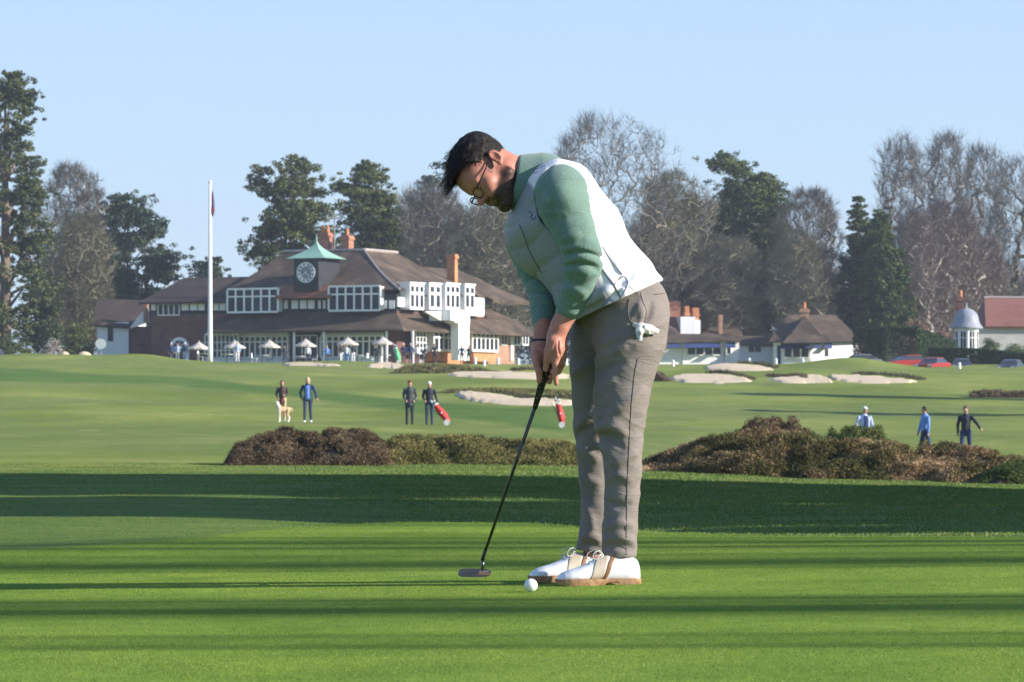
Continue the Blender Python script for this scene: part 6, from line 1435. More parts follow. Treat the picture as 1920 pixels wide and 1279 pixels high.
# ---- low link building and the brown roofed shop
lk = empty('outbuilding', A((1420-960)/FPX*368, 368, ZT), 'low white outbuilding between the shed and the shop', 'outbuilding'); LP_ = Pl(((1388-960)/FPX*368, 368), R(-2))
mb = MB(); LP_.pbox(mb, 1384, 644, 1450, 696, -4, 0); mb.build('wall', WHT, lk); mb = MB(); mb.slab([LP_.hit(1380, 645, .5), LP_.hit(1460, 647, .5), LP_.hit(1450, 630, -3), LP_.hit(1388, 630, -3)], .15); mb.build('roof', T_BR, lk)
window(LP_, 1403, 648, 1427, 661, 2, 1, lk, off=.01, bar=.05)
sp = empty('golf_shop', A((1515-960)/FPX*362, 362, ZT), 'white shop with a big brown hipped roof and navy awnings', 'shop')
F1 = Pl(((1520-960)/FPX*360, 360), R(-6)); F2 = Pl(((1520-960)/FPX*360, 360), R(28))
mb = MB(); F1.pbox(mb, 1450, 642, 1519.9, 700, -6, 0); mb.build('front_wall', WHT, sp); mb = MB(); F2.pbox(mb, 1520.3, 642, 1612, 702, -5, -.01); mb.build('side_wall', WHT, sp)
mb = MB(); F2.pbox(mb, 1612.3, 640, 1618, 702, -5, .05); mb.build('brick_quoin', B_OR, sp)
ap = at(1478, 590, 366); ap2 = at(1565, 590, 368); c1 = F1.hit(1441, 641, .6); c2 = at(1522, 641, 359.0); c3 = F2.hit(1620, 641, .5); c4_ = at(1600, 641, 376); c5 = at(1450, 641, 374)
mb = MB(); mb.add([c1, c2, c3, c4_, c5, ap, ap2], [(0, 1, 5), (1, 2, 6, 5), (2, 3, 6), (3, 4, 5, 6), (4, 0, 5), (4, 3, 2, 1, 0)]); mb.build('roof', T_BR, sp)
# steep pointed gable in front with its lantern stack
g0 = at(1476, 636, 359.5); g1 = at(1546, 634, 358.8); g2 = at(1509, 592, 362); gb = at(1515, 596, 368)
mb = MB(); mb.add([g0, g1, g2, gb, at(1478, 630, 364), at(1550, 628, 364)], [(0, 1, 2), (0, 2, 3, 4), (1, 5, 3, 2), (0, 4, 5, 1)]); mb.build('gable_roof', T_BR, sp)
chimney(at(1508, 590, 363), .9, .8, at(1508, 604, 363)[2], at(1508, 578, 363)[2], sp, B_TAN, 1)
mb = MB(); mb.slab([at(1468, 643, 357.5), at(1560, 642, 357.0), at(1548, 627, 359.5), at(1480, 627, 359.8)], .12); mb.build('canopy_roof', T_BR, sp)
window(F1, 1470, 650, 1517, 672, 3, 1, sp, off=.02, ref=.02, bar=.14); mb = MB(); F1.pbox(mb, 1457, 648, 1464, 690, .01, .05); mb.build('door', NAVY, sp)
for pl, x0, x1 in ((F1, 1464, 1520), (F2, 1526, 1538), (F2, 1546, 1560)):
    mb = MB(); mb.slab([pl.hit(x0, 653, .9), pl.hit(x1, 653, .9), pl.hit(x1, 643, .05), pl.hit(x0, 643, .05)], .05); mb.build('awning', NAVY, sp)
mb = MB(); F2.pbox(mb, 1547, 654, 1553, 668, .0, .04); mb.build('window', GLS, sp)
# ---- domed pavilion
pv = empty('pavilion', A((1812-960)/FPX*345, 345, ZT), 'white octagonal pavilion with a bell shaped lead roof', 'pavilion'); c = A((1812-960)/FPX*345, 345, 0); zb_, ze = ZT, HC+(HOR-616)/FPX*345; zt2 = HC+(HOR-577)/FPX*345
mb = MB(); mb.lathe([(1.18, zb_), (1.18, ze)], c, 8); mb.build('wall', WHT, pv); H_ = zt2-ze
mb = MB(); mb.lathe([(1.62, ze), (1.55, ze+.08*H_), (1.35, ze+.2*H_), (1.22, ze+.38*H_), (1.15, ze+.55*H_), (.98, ze+.74*H_), (.62, ze+.90*H_), (.12, ze+.98*H_), (.05, ze+1.25*H_)], c, 8); mb.build('dome_roof', LEAD, pv, True)
for k in range(8):
    a_ = 2*math.pi*(k+.5)/8; pl = Pl((c[0]+math.cos(a_)*1.095, c[1]+math.sin(a_)*1.095), a_+math.pi/2)
    pl.n = A(math.cos(a_), math.sin(a_)); pl.d = A(-math.sin(a_), math.cos(a_)); w_ = MB(); pl.box(w_, -.25, .25, zb_+.3, ze-.3, .0, .03); o = w_.build('pane', GLS, pv)
    w_ = MB(); pl.box(w_, -.03, .03, zb_+.3, ze-.3, .03, .05); pl.box(w_, -.25, .25, ze-.95, ze-.88, .03, .048); w_.build('glazing_bar', WHT, o)
chimney(at(1801, 600, 352), .75, .75, ZT, at(1801, 556, 352)[2], pv, B_RED, 1)
# ---- long brick house at the right edge
bh = empty('house', A((1900-960)/FPX*356, 356, ZT), 'long house with a red tiled roof at the right edge', 'house'); BP = Pl(((1850-960)/FPX*352, 352), R(4))
mb = MB(); mb.slab([BP.hit(1848, 612, .5), BP.hit(2060, 612, .5), BP.hit(2060, 559, -4), BP.hit(1846, 559, -4)], .25); mb.slab([BP.hit(1822, 612, -2), BP.hit(1848, 612, .5), BP.hit(1846, 559, -4), BP.hit(1845, 559, -4.1)], .2); mb.build('roof', tilemat('tiles_crimson', (.19, .085, .07), (.26, .11, .09), (.24, .13, .11)), bh)
mb = MB(); a0, a1 = BP.hit(1845, 558, -4), BP.hit(2060, 558, -4); mb.tube([a0, a1], .14, 6); mb.build('ridge', RID, bh)
mb = MB(); BP.pbox(mb, 1830, 613, 2060, 700, -7, -.05); mb.build('wall', pm('render_grey', (.50, .49, .47), (.42, .41, .40), 1, .8), bh)

# ---- flagpole with its furled flag
fl = G0(394, 305); fo = empty('flagpole', fl, 'tall white flagpole in front of the clubhouse', 'flagpole'); ztop = HC+(HOR-345)/FPX*305
mb = MB(); mb.tube([fl+A(0, 0, -.2), fl+A(0, 0, 1.2), A(fl[0], fl[1], ztop)], [.21, .20, .115], 12); mb.lathe([(.02, 0), (.15, .08), (.15, .22), (.03, .3)], A(fl[0], fl[1], ztop), 8); mb.build('pole', WHT, fo, True)
def fz(py): return HC+(HOR-py)/FPX*305
fl2 = MB(); fl2.tube([A(fl[0]+.13, fl[1], fz(356)), A(fl[0]+.20, fl[1], fz(365)), A(fl[0]+.24, fl[1]+.02, fz(380)), A(fl[0]+.24, fl[1], fz(396)), A(fl[0]+.20, fl[1], fz(406))], [.05, .10, .12, .16, .06], 8); o = fl2.build('flag', pm('flag_cloth', (.20, .05, .07), (.08, .07, .16), 2.5, .9, lo=.45, hi=.55), None, True)
props(o, 'furled dark red and blue flag hanging at the top of the flagpole', 'flag')
# ---- parasols on the terrace
def parasol(px, py, Y, wpx, label, m=CREAM):
    b_ = G0(px, Y); o = empty('parasol', b_, label, 'parasol', 'parasols along the clubhouse terrace'); k = Y/FPX; ze = HC+(HOR-py)*k; r_ = wpx*k/2; H = 13*k
    V = [A(b_[0], b_[1], ze+H)]; n = 8
    for ring, (rr, zz) in enumerate(((.5, .42), (1, 0), (1, -.12))): V += [A(b_[0]+r_*rr*math.cos(2*math.pi*(k2+.5)/n), b_[1]+r_*rr*math.sin(2*math.pi*(k2+.5)/n), ze+(H*zz if zz > 0 else zz)) for k2 in range(n)]
    F = [(0, 1+j, 1+(j+1) % n) for j in range(n)]+[(1+r2*n+j, 1+r2*n+n+j, 1+r2*n+n+(j+1) % n, 1+r2*n+(j+1) % n) for r2 in (0, 1) for j in range(n)]
    build('canopy', V, F, m, o); mb = MB(); mb.tube([b_+A(0, 0, -.1), A(b_[0], b_[1], ze+H+.1)], .04, 6); mb.build('pole', pm('pole_grey', (.4, .38, .36)), o)
for px, py, l in ((373, 653, 'cream parasol left of the flagpole, by the arched porch'), (440, 651, 'cream parasol above the man in white right of the flagpole'), (505, 650, 'cream parasol in front of the first bank of verandah windows'),
                  (573, 648, 'cream parasol below the clock'), (652, 645, 'cream parasol second from the clubhouse corner'), (718, 644, 'cream parasol nearest the clubhouse corner')): parasol(px, py, 316, 44, l)
# ---- small white posts, round white sign
for i, (px, py, Y, l) in enumerate([(908, 684, 292, 'white post below the second bay window'), (891, 679, 305, 'white post beside the clubhouse pillar'), (934, 682, 305, 'white post below the small side windows'), (972, 686, 300, 'white post left of the golfer\'s hands'),
                 (1062, 680, 300, 'white post half behind the golfer\'s wrist'), (1262, 686, 310, 'white post by the shed\'s side wall'), (1405, 680, 318, 'white post in front of the low outbuilding'), (1455, 684, 318, 'white post left of the shop door'), (1505, 684, 318, 'white post below the shop window'), (1799, 690, 300, 'white post in front of the dark parked car')]):
    b_ = G0(px, Y); mb = MB(); h = 11*Y/FPX; mb.tube([b_+A(0, 0, -.2), b_+A(0, 0, h), b_+A(0, 0, h+.06)], [.13, .12, .05], 10); o = mb.build('marker_post', WHT, None); props(o, l, 'post', 'white marker posts on the turf')
b_ = G0(189, 325); mb = MB(); mb.tube([b_, b_+A(0, 0, 1.1)], .05, 6); so_ = empty('round_sign', b_, 'round white sign on a thin post before the annex', 'sign'); mb.build('post', pm('pole_grey', (.4, .38, .36)), so_)
mb = MB(); zc_ = HC+(HOR-645)*325/FPX; V = [(b_[0]+.48*math.cos(t), b_[1]-.06-y, zc_+.48*math.sin(t)) for y in (0, .05) for t in np.linspace(0, 2*math.pi, 24, endpoint=False)]; mb.add(V, [tuple(range(24)), tuple(range(24, 48))[::-1]]+[(k, (k+1) % 24, 24+(k+1) % 24, 24+k) for k in range(24)]); mb.build('disc', pm('disc_pale', (.6, .64, .66), (.5, .55, .58), 2), so_)
for i, (px0, px1, l) in enumerate(((108, 134, 'left one of two low sandy mounds under the trees at the left'), (140, 176, 'right one of two low sandy mounds under the trees at the left'))):
    b_ = G0((px0+px1)/2, 318); mb = MB(); ellips(mb, b_, ((px1-px0)/2*318/FPX, .5, HC+(HOR-659)*318/FPX-b_[2]), 16, 10); o = mb.build('sand_mound', m_sand, None, True); props(o, l, 'mound')

# ---- cars behind the brow
def car(px, Y, top, L_px, yaw, col, label, dark=False):
    k = Y/FPX; b_ = G0(px, Y); zt_ = HC+(HOR-top)*k; H = 1.45; zb_ = zt_-H; base = A(b_[0], b_[1], zb_); o = empty('parked_car', base, label, 'car', 'cars parked by the hedge'); L = 4.2; ca, sa = math.cos(yaw), math.sin(yaw)
    def T(x, y, z): return base+A(ca*x-sa*y, sa*x+ca*y, z)
    prof = [(-2.1, .35), (-2.12, .62), (-2.05, .82), (-1.0, .95), (-.35, 1.38), (.2, 1.45), (1.1, 1.42), (1.75, 1.0), (2.08, .92), (2.12, .5), (2.05, .3), (-1.9, .28)]
    low = [(-2.1, .35), (-2.12, .62), (-2.05, .82), (-1.0, .95), (1.85, 1.0), (2.08, .92), (2.12, .5), (2.05, .3), (-1.9, .28)]
    V = [T(x, y, z) for y in (-.86, .86) for x, z in low]; n = len(low); F = [tuple(range(n)), tuple(range(n, 2*n))[::-1]]+[(i, i+n, (i+1) % n+n, (i+1) % n) for i in range(n)]
    body = build('body', V, F, col, o)
    ro = [(-.40, 1.36), (.2, 1.45), (1.1, 1.42)]; V = [T(x, y, z) for y in (-.62, .62) for x, z in ro]+[T(x, y, z-.06) for y in (-.62, .62) for x, z in ro]
    build('roof', V, [(0, 1, 4, 3), (1, 2, 5, 4), (6, 9, 10, 7), (7, 10, 11, 8), (0, 6, 7, 1), (1, 7, 8, 2), (3, 4, 10, 9), (4, 5, 11, 10), (0, 3, 9, 6), (2, 8, 11, 5)], col, o)
    gl = [(-1.0, .955), (-.38, 1.33), (.2, 1.40), (1.08, 1.37), (1.72, 1.0)]; V = [T(x, s*(.84-.24*(z-.95)/.45), z) for s in (-1, 1) for x, z in gl]; n = 5
    build('windows', V, [tuple(range(n)), tuple(range(n, 2*n))[::-1]]+[(i, i+n, (i+1) % n+n, (i+1) % n) for i in range(n)], pm('car_glass', (.03, .035, .045), (.06, .07, .08), 1, .08, spec=.7), o)
    for x in (-1.35, 1.35):
        for s in (-1, 1):
            V = [T(x+.32*math.cos(t), s*yy_, .32+.32*math.sin(t)) for yy_ in (.70, .875) for t in np.linspace(0, 2*math.pi, 16, endpoint=False)]; build('wheel', V, [tuple(range(16)), tuple(range(16, 32))[::-1]]+[(i, (i+1) % 16, 16+(i+1) % 16, 16+i) for i in range(16)], pm('tyre', (.02, .02, .02)), o)
    for s in (-1, 1):
        mb = MB(); mb.hexa([T(-2.13+dx, s*.62+dy, .66+dz) for dz in (0, .15) for dx, dy in ((0, -.16), (.1, -.16), (.1, .16), (0, .16))]); mb.build('headlight', pm('lamp_clear', (.75, .78, .8), (.6, .63, .66), 5, .15), o)
    mb = MB(); mb.hexa([T(-2.135+dx, dy, .42+dz) for dz in (0, .11) for dx, dy in ((0, -.26), (.05, -.26), (.05, .26), (0, .26))]); mb.build('number_plate', WHT, o)
cred = pm('car_red', (.34, .014, .02), (.28, .012, .016), 1, .18, spec=.6); cdk = pm('car_dark', (.04, .05, .075), (.06, .07, .10), 1, .2, spec=.6); cgy = pm('car_silver', (.30, .33, .38), (.25, .28, .32), 1, .25, .4)
car(1608, 320, 664, 60, R(12), cgy, 'silver car half hidden by the brow beside the shop'); car(1700, 318, 665, 60, R(25), cred, 'left one of the two red parked cars'); car(1748, 312, 670, 60, R(60), cred, 'right one of the two red parked cars'); 
car(1804, 318, 672, 40, R(80), cdk, 'dark car parked right of the red cars'); car(1895, 312, 674, 60, R(70), cdk, 'dark blue car at the right edge'); car(-14, 300, 655, 50, R(90), cgy, 'pale car cut off by the left edge under the conifer')
# ================================================================ DISTANT PEOPLE, DOG, TROLLEYS
def person_at(px, py, Y, h, yaw, sp, label, res=.017):
    """sp: colours and pose; feet on the ground line through photo row py unless py is None"""
    b_ = G0(px, Y); 
    if py is not None: b_[2] = max(b_[2]-.02, HC+(HOR-py)/FPX*Y) if sp.get('snap', True) else HC+(HOR-py)/FPX*Y
    s = h/1.75; ca, sa = math.cos(yaw), math.sin(yaw)
    def T(x, y, z): x *= s; y *= s; return b_+A(ca*x-sa*y, sa*x+ca*y, z*s)
    # local: faces -y, x to the picture's right
    st = sp.get('stride', 0); la, ra = sp.get('la', ((-.26, .0, 1.15), (-.25, -.06, .92))), sp.get('ra', ((.26, .0, 1.15), (.25, -.06, .92)))
    k = sp.get('wide', 1.0)
    legs = [[(T(-.10, 0, .92), .088*s), (T(-.10-.0*st, -st*.5-.01, .50), .064*s), (T(-.11, -st*.9+.02, .08), .048*s)], [(T(.10, 0, .92), .088*s), (T(.10, st*.5-.02, .50), .064*s), (T(.11, st+.02, .08), .048*s)]]
    tor = [(T(0, 0, .98), .135*s*k), (T(0, -.01, 1.12), .135*s*k), (T(0, 0, 1.32), .155*s*k), (T(0, 0, 1.42), .12*s)]
    arms = [[(T(-.19*k, 0, 1.40), .062*s), (T(*la[0]), .050*s), (T(*la[1]), .038*s)], [(T(.19*k, 0, 1.40), .062*s), (T(*ra[0]), .050*s), (T(*ra[1]), .038*s)]]
    hx = sp.get('head', (0, -.03))
    head = lambda P: smin(smin(ell((P-T(hx[0], hx[1], 1.64)), A(0, 0, 0), (.078*s, .092*s, .112*s)), seg(P, T(0, 0, 1.42), T(hx[0]*.5, hx[1]*.5, 1.56), .06*s, .052*s), .03), ell(P-T(hx[0], hx[1]-.095, 1.63), A(0, 0, 0), (.018*s, .02*s, .028*s)), .015)
    hands = lambda P: np.minimum.reduce([ell(P-(T(*a[1])+(T(*a[1])-T(*a[0]))*.28), A(0, 0, 0), (.040*s, .036*s, .062*s)) for a in (la, ra)])
    def body(P):
        f = np.minimum(head(P), hands(P))
        for c, r_ in ((arms, .012), (legs, .014)):
            for l in c: f = np.minimum(f, chain(P, [(q, w-r_) for q, w in l]))
        return np.minimum(f, chain(P, [(q, w-.02) for q, w in tor], .02))
    o = empty('person', b_, label, 'person'); lo, hi = b_+A(-.75, -.6, -.05)*s, b_+A(.75, .6, 1.85)*s
    V, F = polygonize(body, lo, hi, res); bo = build('body', V, F, m_skin2, o, True)
    def top(P):
        f = chain(P, tor, .03)
        if sp.get('long'): f = smin(f, seg(P, T(0, 0, .98), T(0, 0, .84), .145*s*k, .15*s*k), .02)
        for a in arms: f = smin(f, chain(P, a), .03)
        return f+.004*vnoise(P*18, 4)
    V, F = polygonize(top, lo, hi, res); to = build('jacket', V, F, sp['top'], o, True)
    def bot(P):
        f = smin(chain(P, legs[0]), chain(P, legs[1]), .02); return smin(f, seg(P, T(-.05, 0, .95), T(.05, 0, .95), .125*s*min(k, 1.15), .125*s*min(k, 1.15)), .03)
    if not sp.get('nolegs'): V, F = polygonize(bot, lo, hi, res); build('trousers', V, F, sp['bot'], o, True)
    def shoes(P): return np.minimum.reduce([seg(P, l[2][0]+A(0, 0, -.035*s)+(T(0, .04, 0)-T(0, 0, 0)), l[2][0]+A(0, 0, -.045*s)+(T(0, -.14, 0)-T(0, 0, 0)), .045*s, .038*s) for l in legs])
    V, F = polygonize(shoes, lo, hi, res); build('shoes', V, F, sp.get('shoe', M_SH), o, True)
    if sp.get('front'):
        def fr(P): return smax(chain(P, [(q+(T(0, -.022, 0)-T(0, 0, 0)), w) for q, w in tor[:3]], .03), np.abs((P-T(0, 0, 0))@A(ca, sa, 0))-.085*s, .02)
        V, F = polygonize(fr, lo, hi, res); build('shirt', V, F, sp['front'], o, True)
    hc = T(hx[0], hx[1]+.012, 1.665)
    if sp.get('cap'):
        def cp(P): return np.minimum(smax(ell(P-hc-A(0, 0, .02*s), A(0, 0, 0), (.090*s, .104*s, .098*s)), (T(0, 0, 1.675)-P)[:, 2], .01), ell(P-T(hx[0], hx[1]-.12, 1.70), A(0, 0, 0), (.07*s, .065*s, .012*s)) if not sp.get('beanie') else ell(P-hc, A(0, 0, 0), (.085*s,)*3))
        V, F = polygonize(cp, lo, hi, min(res, .015)); build('cap', V, F, sp['cap'], o, True)
    else:
        def hr(P):
            f = smax(ell(P-hc, A(0, 0, 0), (.088*s, .102*s, .112*s)), -ell(P-T(hx[0], hx[1]-.075, 1.60), A(0, 0, 0), (.085*s, .08*s, .10*s)), .01)
            if sp.get('longhair'): f = smin(f, seg(P, T(hx[0], hx[1]+.05, 1.65), T(hx[0], hx[1]+.05, 1.50), .085*s, .08*s), .03)
            return f
        V, F = polygonize(hr, lo, hi, min(res, .015)); build('hair', V, F, sp['hair'], o, True)
    return o, T
m_skin2 = pm('skin_far', (.55, .33, .25), (.48, .27, .2), 8, .6); M_SH = pm('shoe_dark', (.03, .03, .035), None, 5, .6); M_SW = pm('shoe_white', (.75, .75, .76), None, 5, .6)
NV = pm('cloth_navy', (.028, .045, .12), (.04, .06, .15), 6, .9); NV2 = pm('cloth_dark_navy', (.025, .03, .05), (.04, .045, .065), 6, .9); CH = pm('cloth_charcoal', (.05, .055, .07), (.075, .08, .10), 6, .9); JE = pm('cloth_denim', (.035, .05, .10), (.05, .07, .13), 6, .9)
BRN = pm('cloth_brown', (.06, .042, .04), (.085, .06, .055), 6, .9); TAN = pm('cloth_tan', (.55, .40, .26), (.48, .34, .22), 6, .9); BLU = pm('cloth_blue', (.13, .25, .62), (.17, .30, .66), 6, .9); LBL = pm('cloth_pale_blue', (.38, .46, .72), (.45, .52, .75), 6, .9)
WC = pm('cloth_white', (.75, .77, .82), (.68, .70, .76), 6, .9); RDC = pm('cloth_red', (.55, .04, .04), (.45, .03, .03), 6, .6); GRC = pm('cloth_green', (.10, .45, .22), (.12, .5, .25), 6, .8); MRN = pm('cap_maroon', (.22, .05, .05)); HD = pm('hair_dark', (.03, .022, .018), (.05, .035, .03), 9); HB_ = pm('hair_brown', (.10, .06, .04), (.14, .09, .06), 9); HBL = pm('hair_fair', (.55, .43, .30), (.48, .36, .24), 9)
dn = ((-.27, .02, 1.14), (-.24, -.05, .90)); 
person_at(529, 790, 143, 1.62, .1, dict(top=BRN, bot=TAN, hair=HB_, longhair=True, shoe=M_SW, long=True, la=((-.25, -.02, 1.15), (-.20, -.18, 1.0)), ra=((.24, -.05, 1.15), (.10, -.2, 1.12))), 'long-haired woman in a dark brown jacket standing with the pale dog')
person_at(577, 792, 142, 1.78, -.1, dict(top=NV, bot=JE, hair=HBL, longhair=True, shoe=M_SW, front=BLU, wide=1.0, stride=.12, la=((-.30, .02, 1.15), (-.24, -.02, .95)), ra=((.30, .0, 1.17), (.36, -.04, .95))), 'fair-haired woman in a navy jacket over a bright blue top')
person_at(768, 798, 138, 1.70, .15, dict(top=CH, bot=NV2, cap=MRN, wide=1.05, long=True, la=((-.25, -.02, 1.15), (-.17, -.12, .98)), ra=((.25, -.02, 1.15), (.17, -.12, .98))), 'man in a charcoal coat and maroon cap, hands in his pockets')
person_at(805, 798, 138, 1.66, .0, dict(top=NV2, bot=JE, cap=WC, beanie=True, wide=1.08, la=((-.26, -.02, 1.15), (-.18, -.13, 1.0)), ra=((.27, -.02, 1.15), (.33, -.10, .92))), 'man in a black jacket and white woolly hat beside the red golf trolley')
person_at(1621, None, 112, 1.62, .35, dict(top=LBL, bot=NV, cap=WC, wide=1.12, front=NV, la=((-.30, .02, 1.15), (-.30, -.14, 1.0)), ra=((.30, .02, 1.15), (.33, -.06, .92))), 'walker in a white cap and pale blue sleeves behind the gorse')
person_at(1735, None, 112, 1.66, -1.2, dict(top=BLU, bot=NV, hair=HD, wide=1.0, stride=.2, head=(0, -.05), la=((-.24, -.05, 1.14), (-.22, -.14, .92)), ra=((.24, .0, 1.14), (.24, -.02, .90))), 'dark-haired walker in a bright blue sweater')
person_at(1811, None, 110, 1.70, -.35, dict(top=NV2, bot=NV, hair=HB_, wide=1.0, stride=.25, la=((-.27, .04, 1.15), (-.26, .02, .92)), ra=((.36, .0, 1.2), (.48, -.08, 1.05))), 'walker in a dark navy sweater swinging one arm out at the right')
RR = dict(res=.024)
T_ = 312
for px, Y, h, yaw, sp, lab in [
    (321, 318, 1.75, .2, dict(top=NV, bot=NV2, cap=WC), 'person in navy and a white cap left of the arched porch'), (333, 316, 1.70, .0, dict(top=LBL, bot=WC, hair=HD), 'person in pale grey in front of the arched porch'), (347, 316, 1.75, -.3, dict(top=NV, bot=LBL, cap=WC, shoe=RDC), 'person in navy with a white cap beside the leftmost parasol'),
    (445, 300, 1.72, .2, dict(top=LBL, bot=WC, cap=WC, wide=1.1), 'man all in white and pale blue right of the flagpole'), (577, 314, 1.7, 0, dict(top=WC, bot=JE, hair=HB_), 'person in a white top under the parasol below the clock'), (613, 314, 1.6, .2, dict(top=BLU, bot=JE, hair=HBL), 'person in a royal blue coat between two verandah posts'),
    (533, 314, 1.65, .5, dict(top=NV2, bot=NV2, hair=HD), 'dark dressed person beside the third terrace parasol'), (640, 310, 1.70, .4, dict(top=BRN, bot=WC, hair=HBL, stride=.2), 'person striding in a brown top and white trousers'), (650, 312, 1.68, -.2, dict(top=WC, bot=BLU, hair=HB_), 'person in white and blue between the two right-hand parasols'), (662, 310, 1.72, .4, dict(top=NV2, bot=WC, cap=WC), 'person in a dark top and white cap beside the second parasol from the corner'),
    (706, 312, 1.66, .0, dict(top=NV2, bot=NV2, hair=HD), 'dark dressed person under the parasol nearest the corner'), (737, 306, 1.72, .1, dict(top=CH, bot=NV2, hair=HB_), 'person in charcoal left of the green golf bag'), (757, 306, 1.72, -.2, dict(top=NV, bot=CH, cap=WC), 'person with a white cap at the corner, left one of a pair'), (770, 307, 1.74, .2, dict(top=NV, bot=CH, cap=WC), 'person with a white cap at the corner, right one of a pair'), (782, 308, 1.62, .2, dict(top=WC, bot=NV2, hair=HD), 'person in a white top by the corner bay'),
    (815, 316, 1.78, .0, dict(top=NV2, bot=NV2, hair=HD), 'tall dark figure against the brick between the bay windows'), (866, 322, 1.72, 0, dict(top=NV, bot=NV2, hair=HD), 'dark figure just left of the white pillar'), (879, 322, 1.66, 0, dict(top=NV2, bot=NV2, hair=HD), 'dark figure just right of the white pillar')]:
    person_at(px, None, Y, h, yaw, sp, lab, .028)
# dog standing side-on, head turned to the camera
def dog(px, Y):
    b_ = G0(px, Y); 
    def T(x, y, z): return b_+A(x*.74, y+x*.3, z)
    o = empty('dog', b_, 'large pale dog with a white head standing in front of the woman in brown', 'dog')
    def D(P):
        f = chain(P, [(T(-.16, 0, .50), .125), (T(0, 0, .49), .115), (T(.20, 0, .50), .10), (T(.28, 0, .50), .085)], .03, 1)
        f = smin(f, chain(P, [(T(-.20, 0, .54), .10), (T(-.27, -.03, .66), .075), (T(-.29, -.05, .72), .07)], .02), .03)
        f = smin(f, ell(P, T(-.30, -.07, .74), (.07, .085, .07)), .02); f = smin(f, ell(P, T(-.315, -.155, .715), (.034, .06, .032)), .02)
        for s in (-1, 1): f = smin(f, seg(P, T(-.30+s*.05, -.04, .79), T(-.30+s*.06, -.04, .85), .022, .008), .01)
        for y in (-.08, .08):
            f = smin(f, chain(P, [(T(-.20, y, .45), .065), (T(-.20, y, .24), .038), (T(-.19, y, .05), .030), (T(-.22, y, .025), .034)], .01), .03)
            f = smin(f, chain(P, [(T(.25, y, .46), .085), (T(.20, y, .30), .052), (T(.31, y, .18), .034), (T(.28, y, .04), .028), (T(.25, y, .025), .032)], .01), .03)
        return smin(f, chain(P, [(T(.33, 0, .55), .04), (T(.42, 0, .52), .045), (T(.46, .02, .42), .03)], .02), .02)
    V, F = polygonize(D, b_+A(-.45, -.35, -.02), b_+A(.55, .3, .95), .012)
    m, nt, b = new_mat('dog_fur'); at_ = nt.nodes.new('ShaderNodeAttribute'); at_.attribute_name = 'pale'; nt.links.new(mixc(nt, at_.outputs['Fac'], (.52, .36, .22), (.72, .70, .68)), b.inputs['Base Color']); b.inputs['Roughness'].default_value = .9
    x, z = V[:, 0]-b_[0], V[:, 2]-b_[2]; pale = np.clip(sstep(-.08, -.18, x)+sstep(.26, .16, z), 0, 1); build('body', V, F, m, o, True, attr=dict(pale=pale))
    mb = MB(); ellips(mb, T(-.32, -.21, .722), (.016, .014, .013), 8, 6); 
    mb.build('nose', pm('nose_black', (.02, .02, .02)), o, True)
    mb = MB(); mb.tube([T(-.24, -.08, .60), T(-.17, -.09, .62), T(-.16, .06, .62), T(-.25, .07, .60)], .015, 5); mb.build('collar', RDC, o)
    lm = MB(); lm.tube([T(-.2, -.09, .62), T(-.1, -.02, .75), T(.02, .12, .98)], .008, 5); lm.build('lead', RDC, o)
dog(531, 141.6)
# golf bags on trolleys
def golf_bag(px, Y, tilt, label, mcol, sc=1.0, cover=True, group='golf bags on trolleys'):
    b_ = G0(px, Y); o = empty('golf_bag', b_, label, 'golf bag', group); u = A(math.sin(tilt), 0, math.cos(tilt)); v = A(math.cos(tilt), 0, -math.sin(tilt)); w = A(0, 1, 0)
    b0 = b_+A(0, 0, .22*sc)
    def bag(P): 
        f = chain(P, [(b0, .13*sc), (b0+u*.25*sc, .14*sc), (b0+u*.80*sc, .125*sc)], .02); f = smax(f, (P-(b0+u*.88*sc))@u, .02)
        f = smin(f, chain(P, [(b0+u*.15*sc-w*.12*sc, .07*sc), (b0+u*.5*sc-w*.12*sc, .06*sc)], .01), .02); return smin(f, seg(P, b0+v*.13*sc+u*.2*sc, b0+v*.12*sc+u*.55*sc, .06*sc, .05*sc), .02)
    V, F = polygonize(bag, b_+A(-.9, -.5, -.1)*sc, b_+A(.9, .5, 1.4)*sc, .016); bo = build('bag', V, F, mcol, o, True)
    mb = MB(); mb.tube([b0+u*.87*sc, b0+u*.92*sc], .135*sc, 12); mb.tube([b0+u*.42*sc-w*.19*sc, b0+u*.46*sc-w*.19*sc], .05*sc, 8); mb.build('trim', WC, bo)
    for i in range(6):
        a = i*1.05; p = b0+u*.88*sc+(v*math.cos(a)+w*math.sin(a))*.075*sc; q = p+u*(.18+.05*(i % 3))*sc; mb = MB(); mb.tube([p, q], .008*sc, 5); c = mb.build('club_shaft', pm('club_steel', (.5, .52, .55), None, 5, .3, .8), o)
        hb = MB(); ellips(hb, q, (.05*sc, .038*sc, .045*sc), 10, 7); hb.build('club_head', WC if i % 2 == 0 else NV2, c, True)
    fr = MB(); fr.tube([b_+v*0+A(-.05*sc, .0, .12*sc), b0+u*.6*sc-v*.16*sc, b0+u*.95*sc-v*.30*sc], .016*sc, 6); fr.tube([b_+A(-.02*sc, -.28*sc, .14*sc), b_+A(-.02*sc, .28*sc, .14*sc)], .014*sc, 6); f_ob = fr.build('trolley_frame', M_SH, o)
    for yy_ in (-.28, .28):
        V = [b_+A(-.02*sc+.14*sc*math.cos(t), yy_*sc+dy, .14*sc+.14*sc*math.sin(t)) for dy in (-.02, .02) for t in np.linspace(0, 2*math.pi, 16, endpoint=False)]; build('wheel', V, [tuple(range(16)), tuple(range(16, 32))[::-1]]+[(i, (i+1) % 16, 16+(i+1) % 16, 16+i) for i in range(16)], M_SW if yy_ < 0 else M_SH, o)
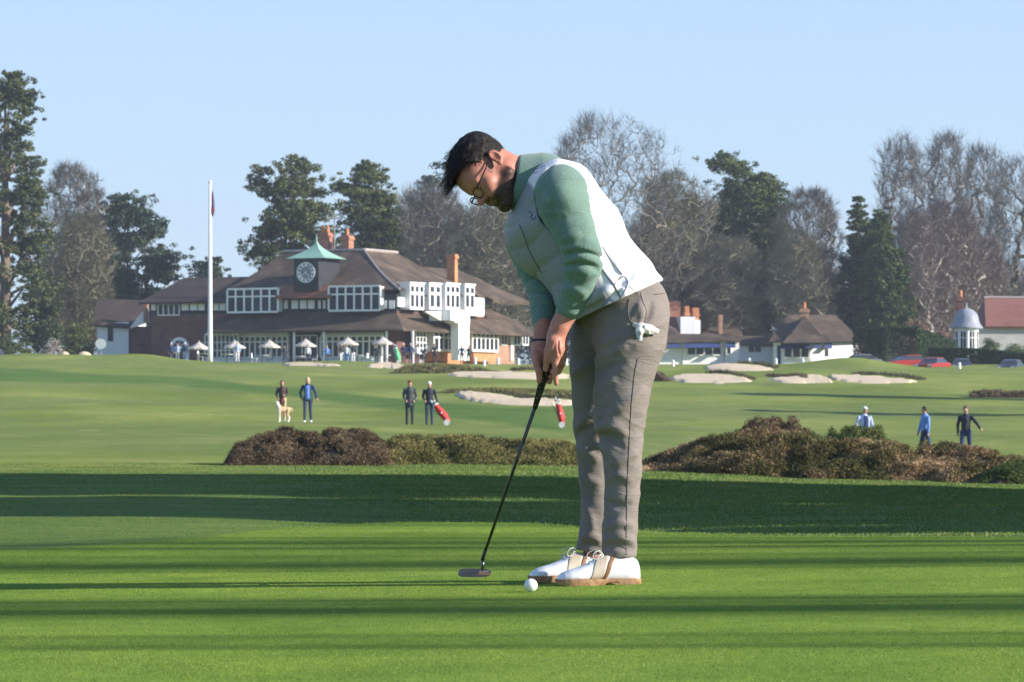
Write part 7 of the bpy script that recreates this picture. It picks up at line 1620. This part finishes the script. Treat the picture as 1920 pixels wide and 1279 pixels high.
golf_bag(839, 137.5, R(-38), 'red and white golf bag leaning on its trolley by the man in the white hat', RDC, .85)
golf_bag(1054, 137.5, R(-12), 'red golf bag with white club covers just left of the golfer\'s legs', RDC, .85)
golf_bag(748, 304, R(-15), 'green and white golf bag at the clubhouse corner', GRC, 1.25)
golf_bag(790, 302, R(20), 'dark golf bag by the clubhouse corner bay', NV2, 1.2)

# terrace tables and chairs
def table(px, Y, label):
    b_ = G0(px, Y); o = empty('terrace_table', b_, label, 'table', 'tables on the clubhouse terrace'); mb = MB(); mb.lathe([(.55, .70), (.57, .74)], b_, 16); mb.build('table_top', WHT, o); mb = MB(); mb.lathe([(.28, 0), (.05, .05), (.045, .70)], b_, 8); mb.build('leg', CH, o)
def chair(px, Y, yaw, label, m):
    b_ = G0(px, Y); o = empty('terrace_chair', b_, label, 'chair', 'chairs on the clubhouse terrace'); ca, sa = math.cos(yaw), math.sin(yaw)
    def bx(nm, x0, x1, y0, y1, z0, z1): mb = MB(); mb.hexa([b_+A(ca*x-sa*y, sa*x+ca*y, z) for z in (z0, z1) for x, y in ((x0, y0), (x1, y0), (x1, y1), (x0, y1))]); mb.build(nm, m, o)
    bx('seat', -.24, .24, -.24, .24, .42, .47); bx('backrest', -.24, .24, .21, .25, .50, .92)
    for x in (-.22, .19):
        for y in (-.22, .19): bx('leg', x, x+.03, y, y+.03, 0, .42)
for px, Y, l in ((384, 308, 'table just left of the flagpole'), (425, 308, 'table right of the flagpole'), (492, 310, 'table under the third parasol from the left'), (560, 311, 'table under the parasol below the clock'), (670, 307, 'table under the second parasol from the clubhouse corner'), (722, 307, 'table under the parasol nearest the clubhouse corner')): table(px, Y, 'round white terrace '+l)
for px, Y, yw, l, m in ((376, 308, 1.4, 'pale chair left of the flagpole table', WC), (477, 309, 1.5, 'pale chair left of the table under the third parasol', WC), (506, 309, -1.4, 'dark chair right of the table under the third parasol', CH), (546, 310, 1.5, 'dark chair left of the table below the clock', CH), (590, 310, -1.5, 'pale chair right of the table below the clock', WC),
    (683, 306, -1.4, 'dark chair beside the second parasol from the corner', CH), (694, 305, 1.3, 'pale chair between the two right-hand parasols', WC), (731, 306, -1.5, 'dark chair beside the parasol nearest the corner', CH)): chair(px, Y, yw, l, m)
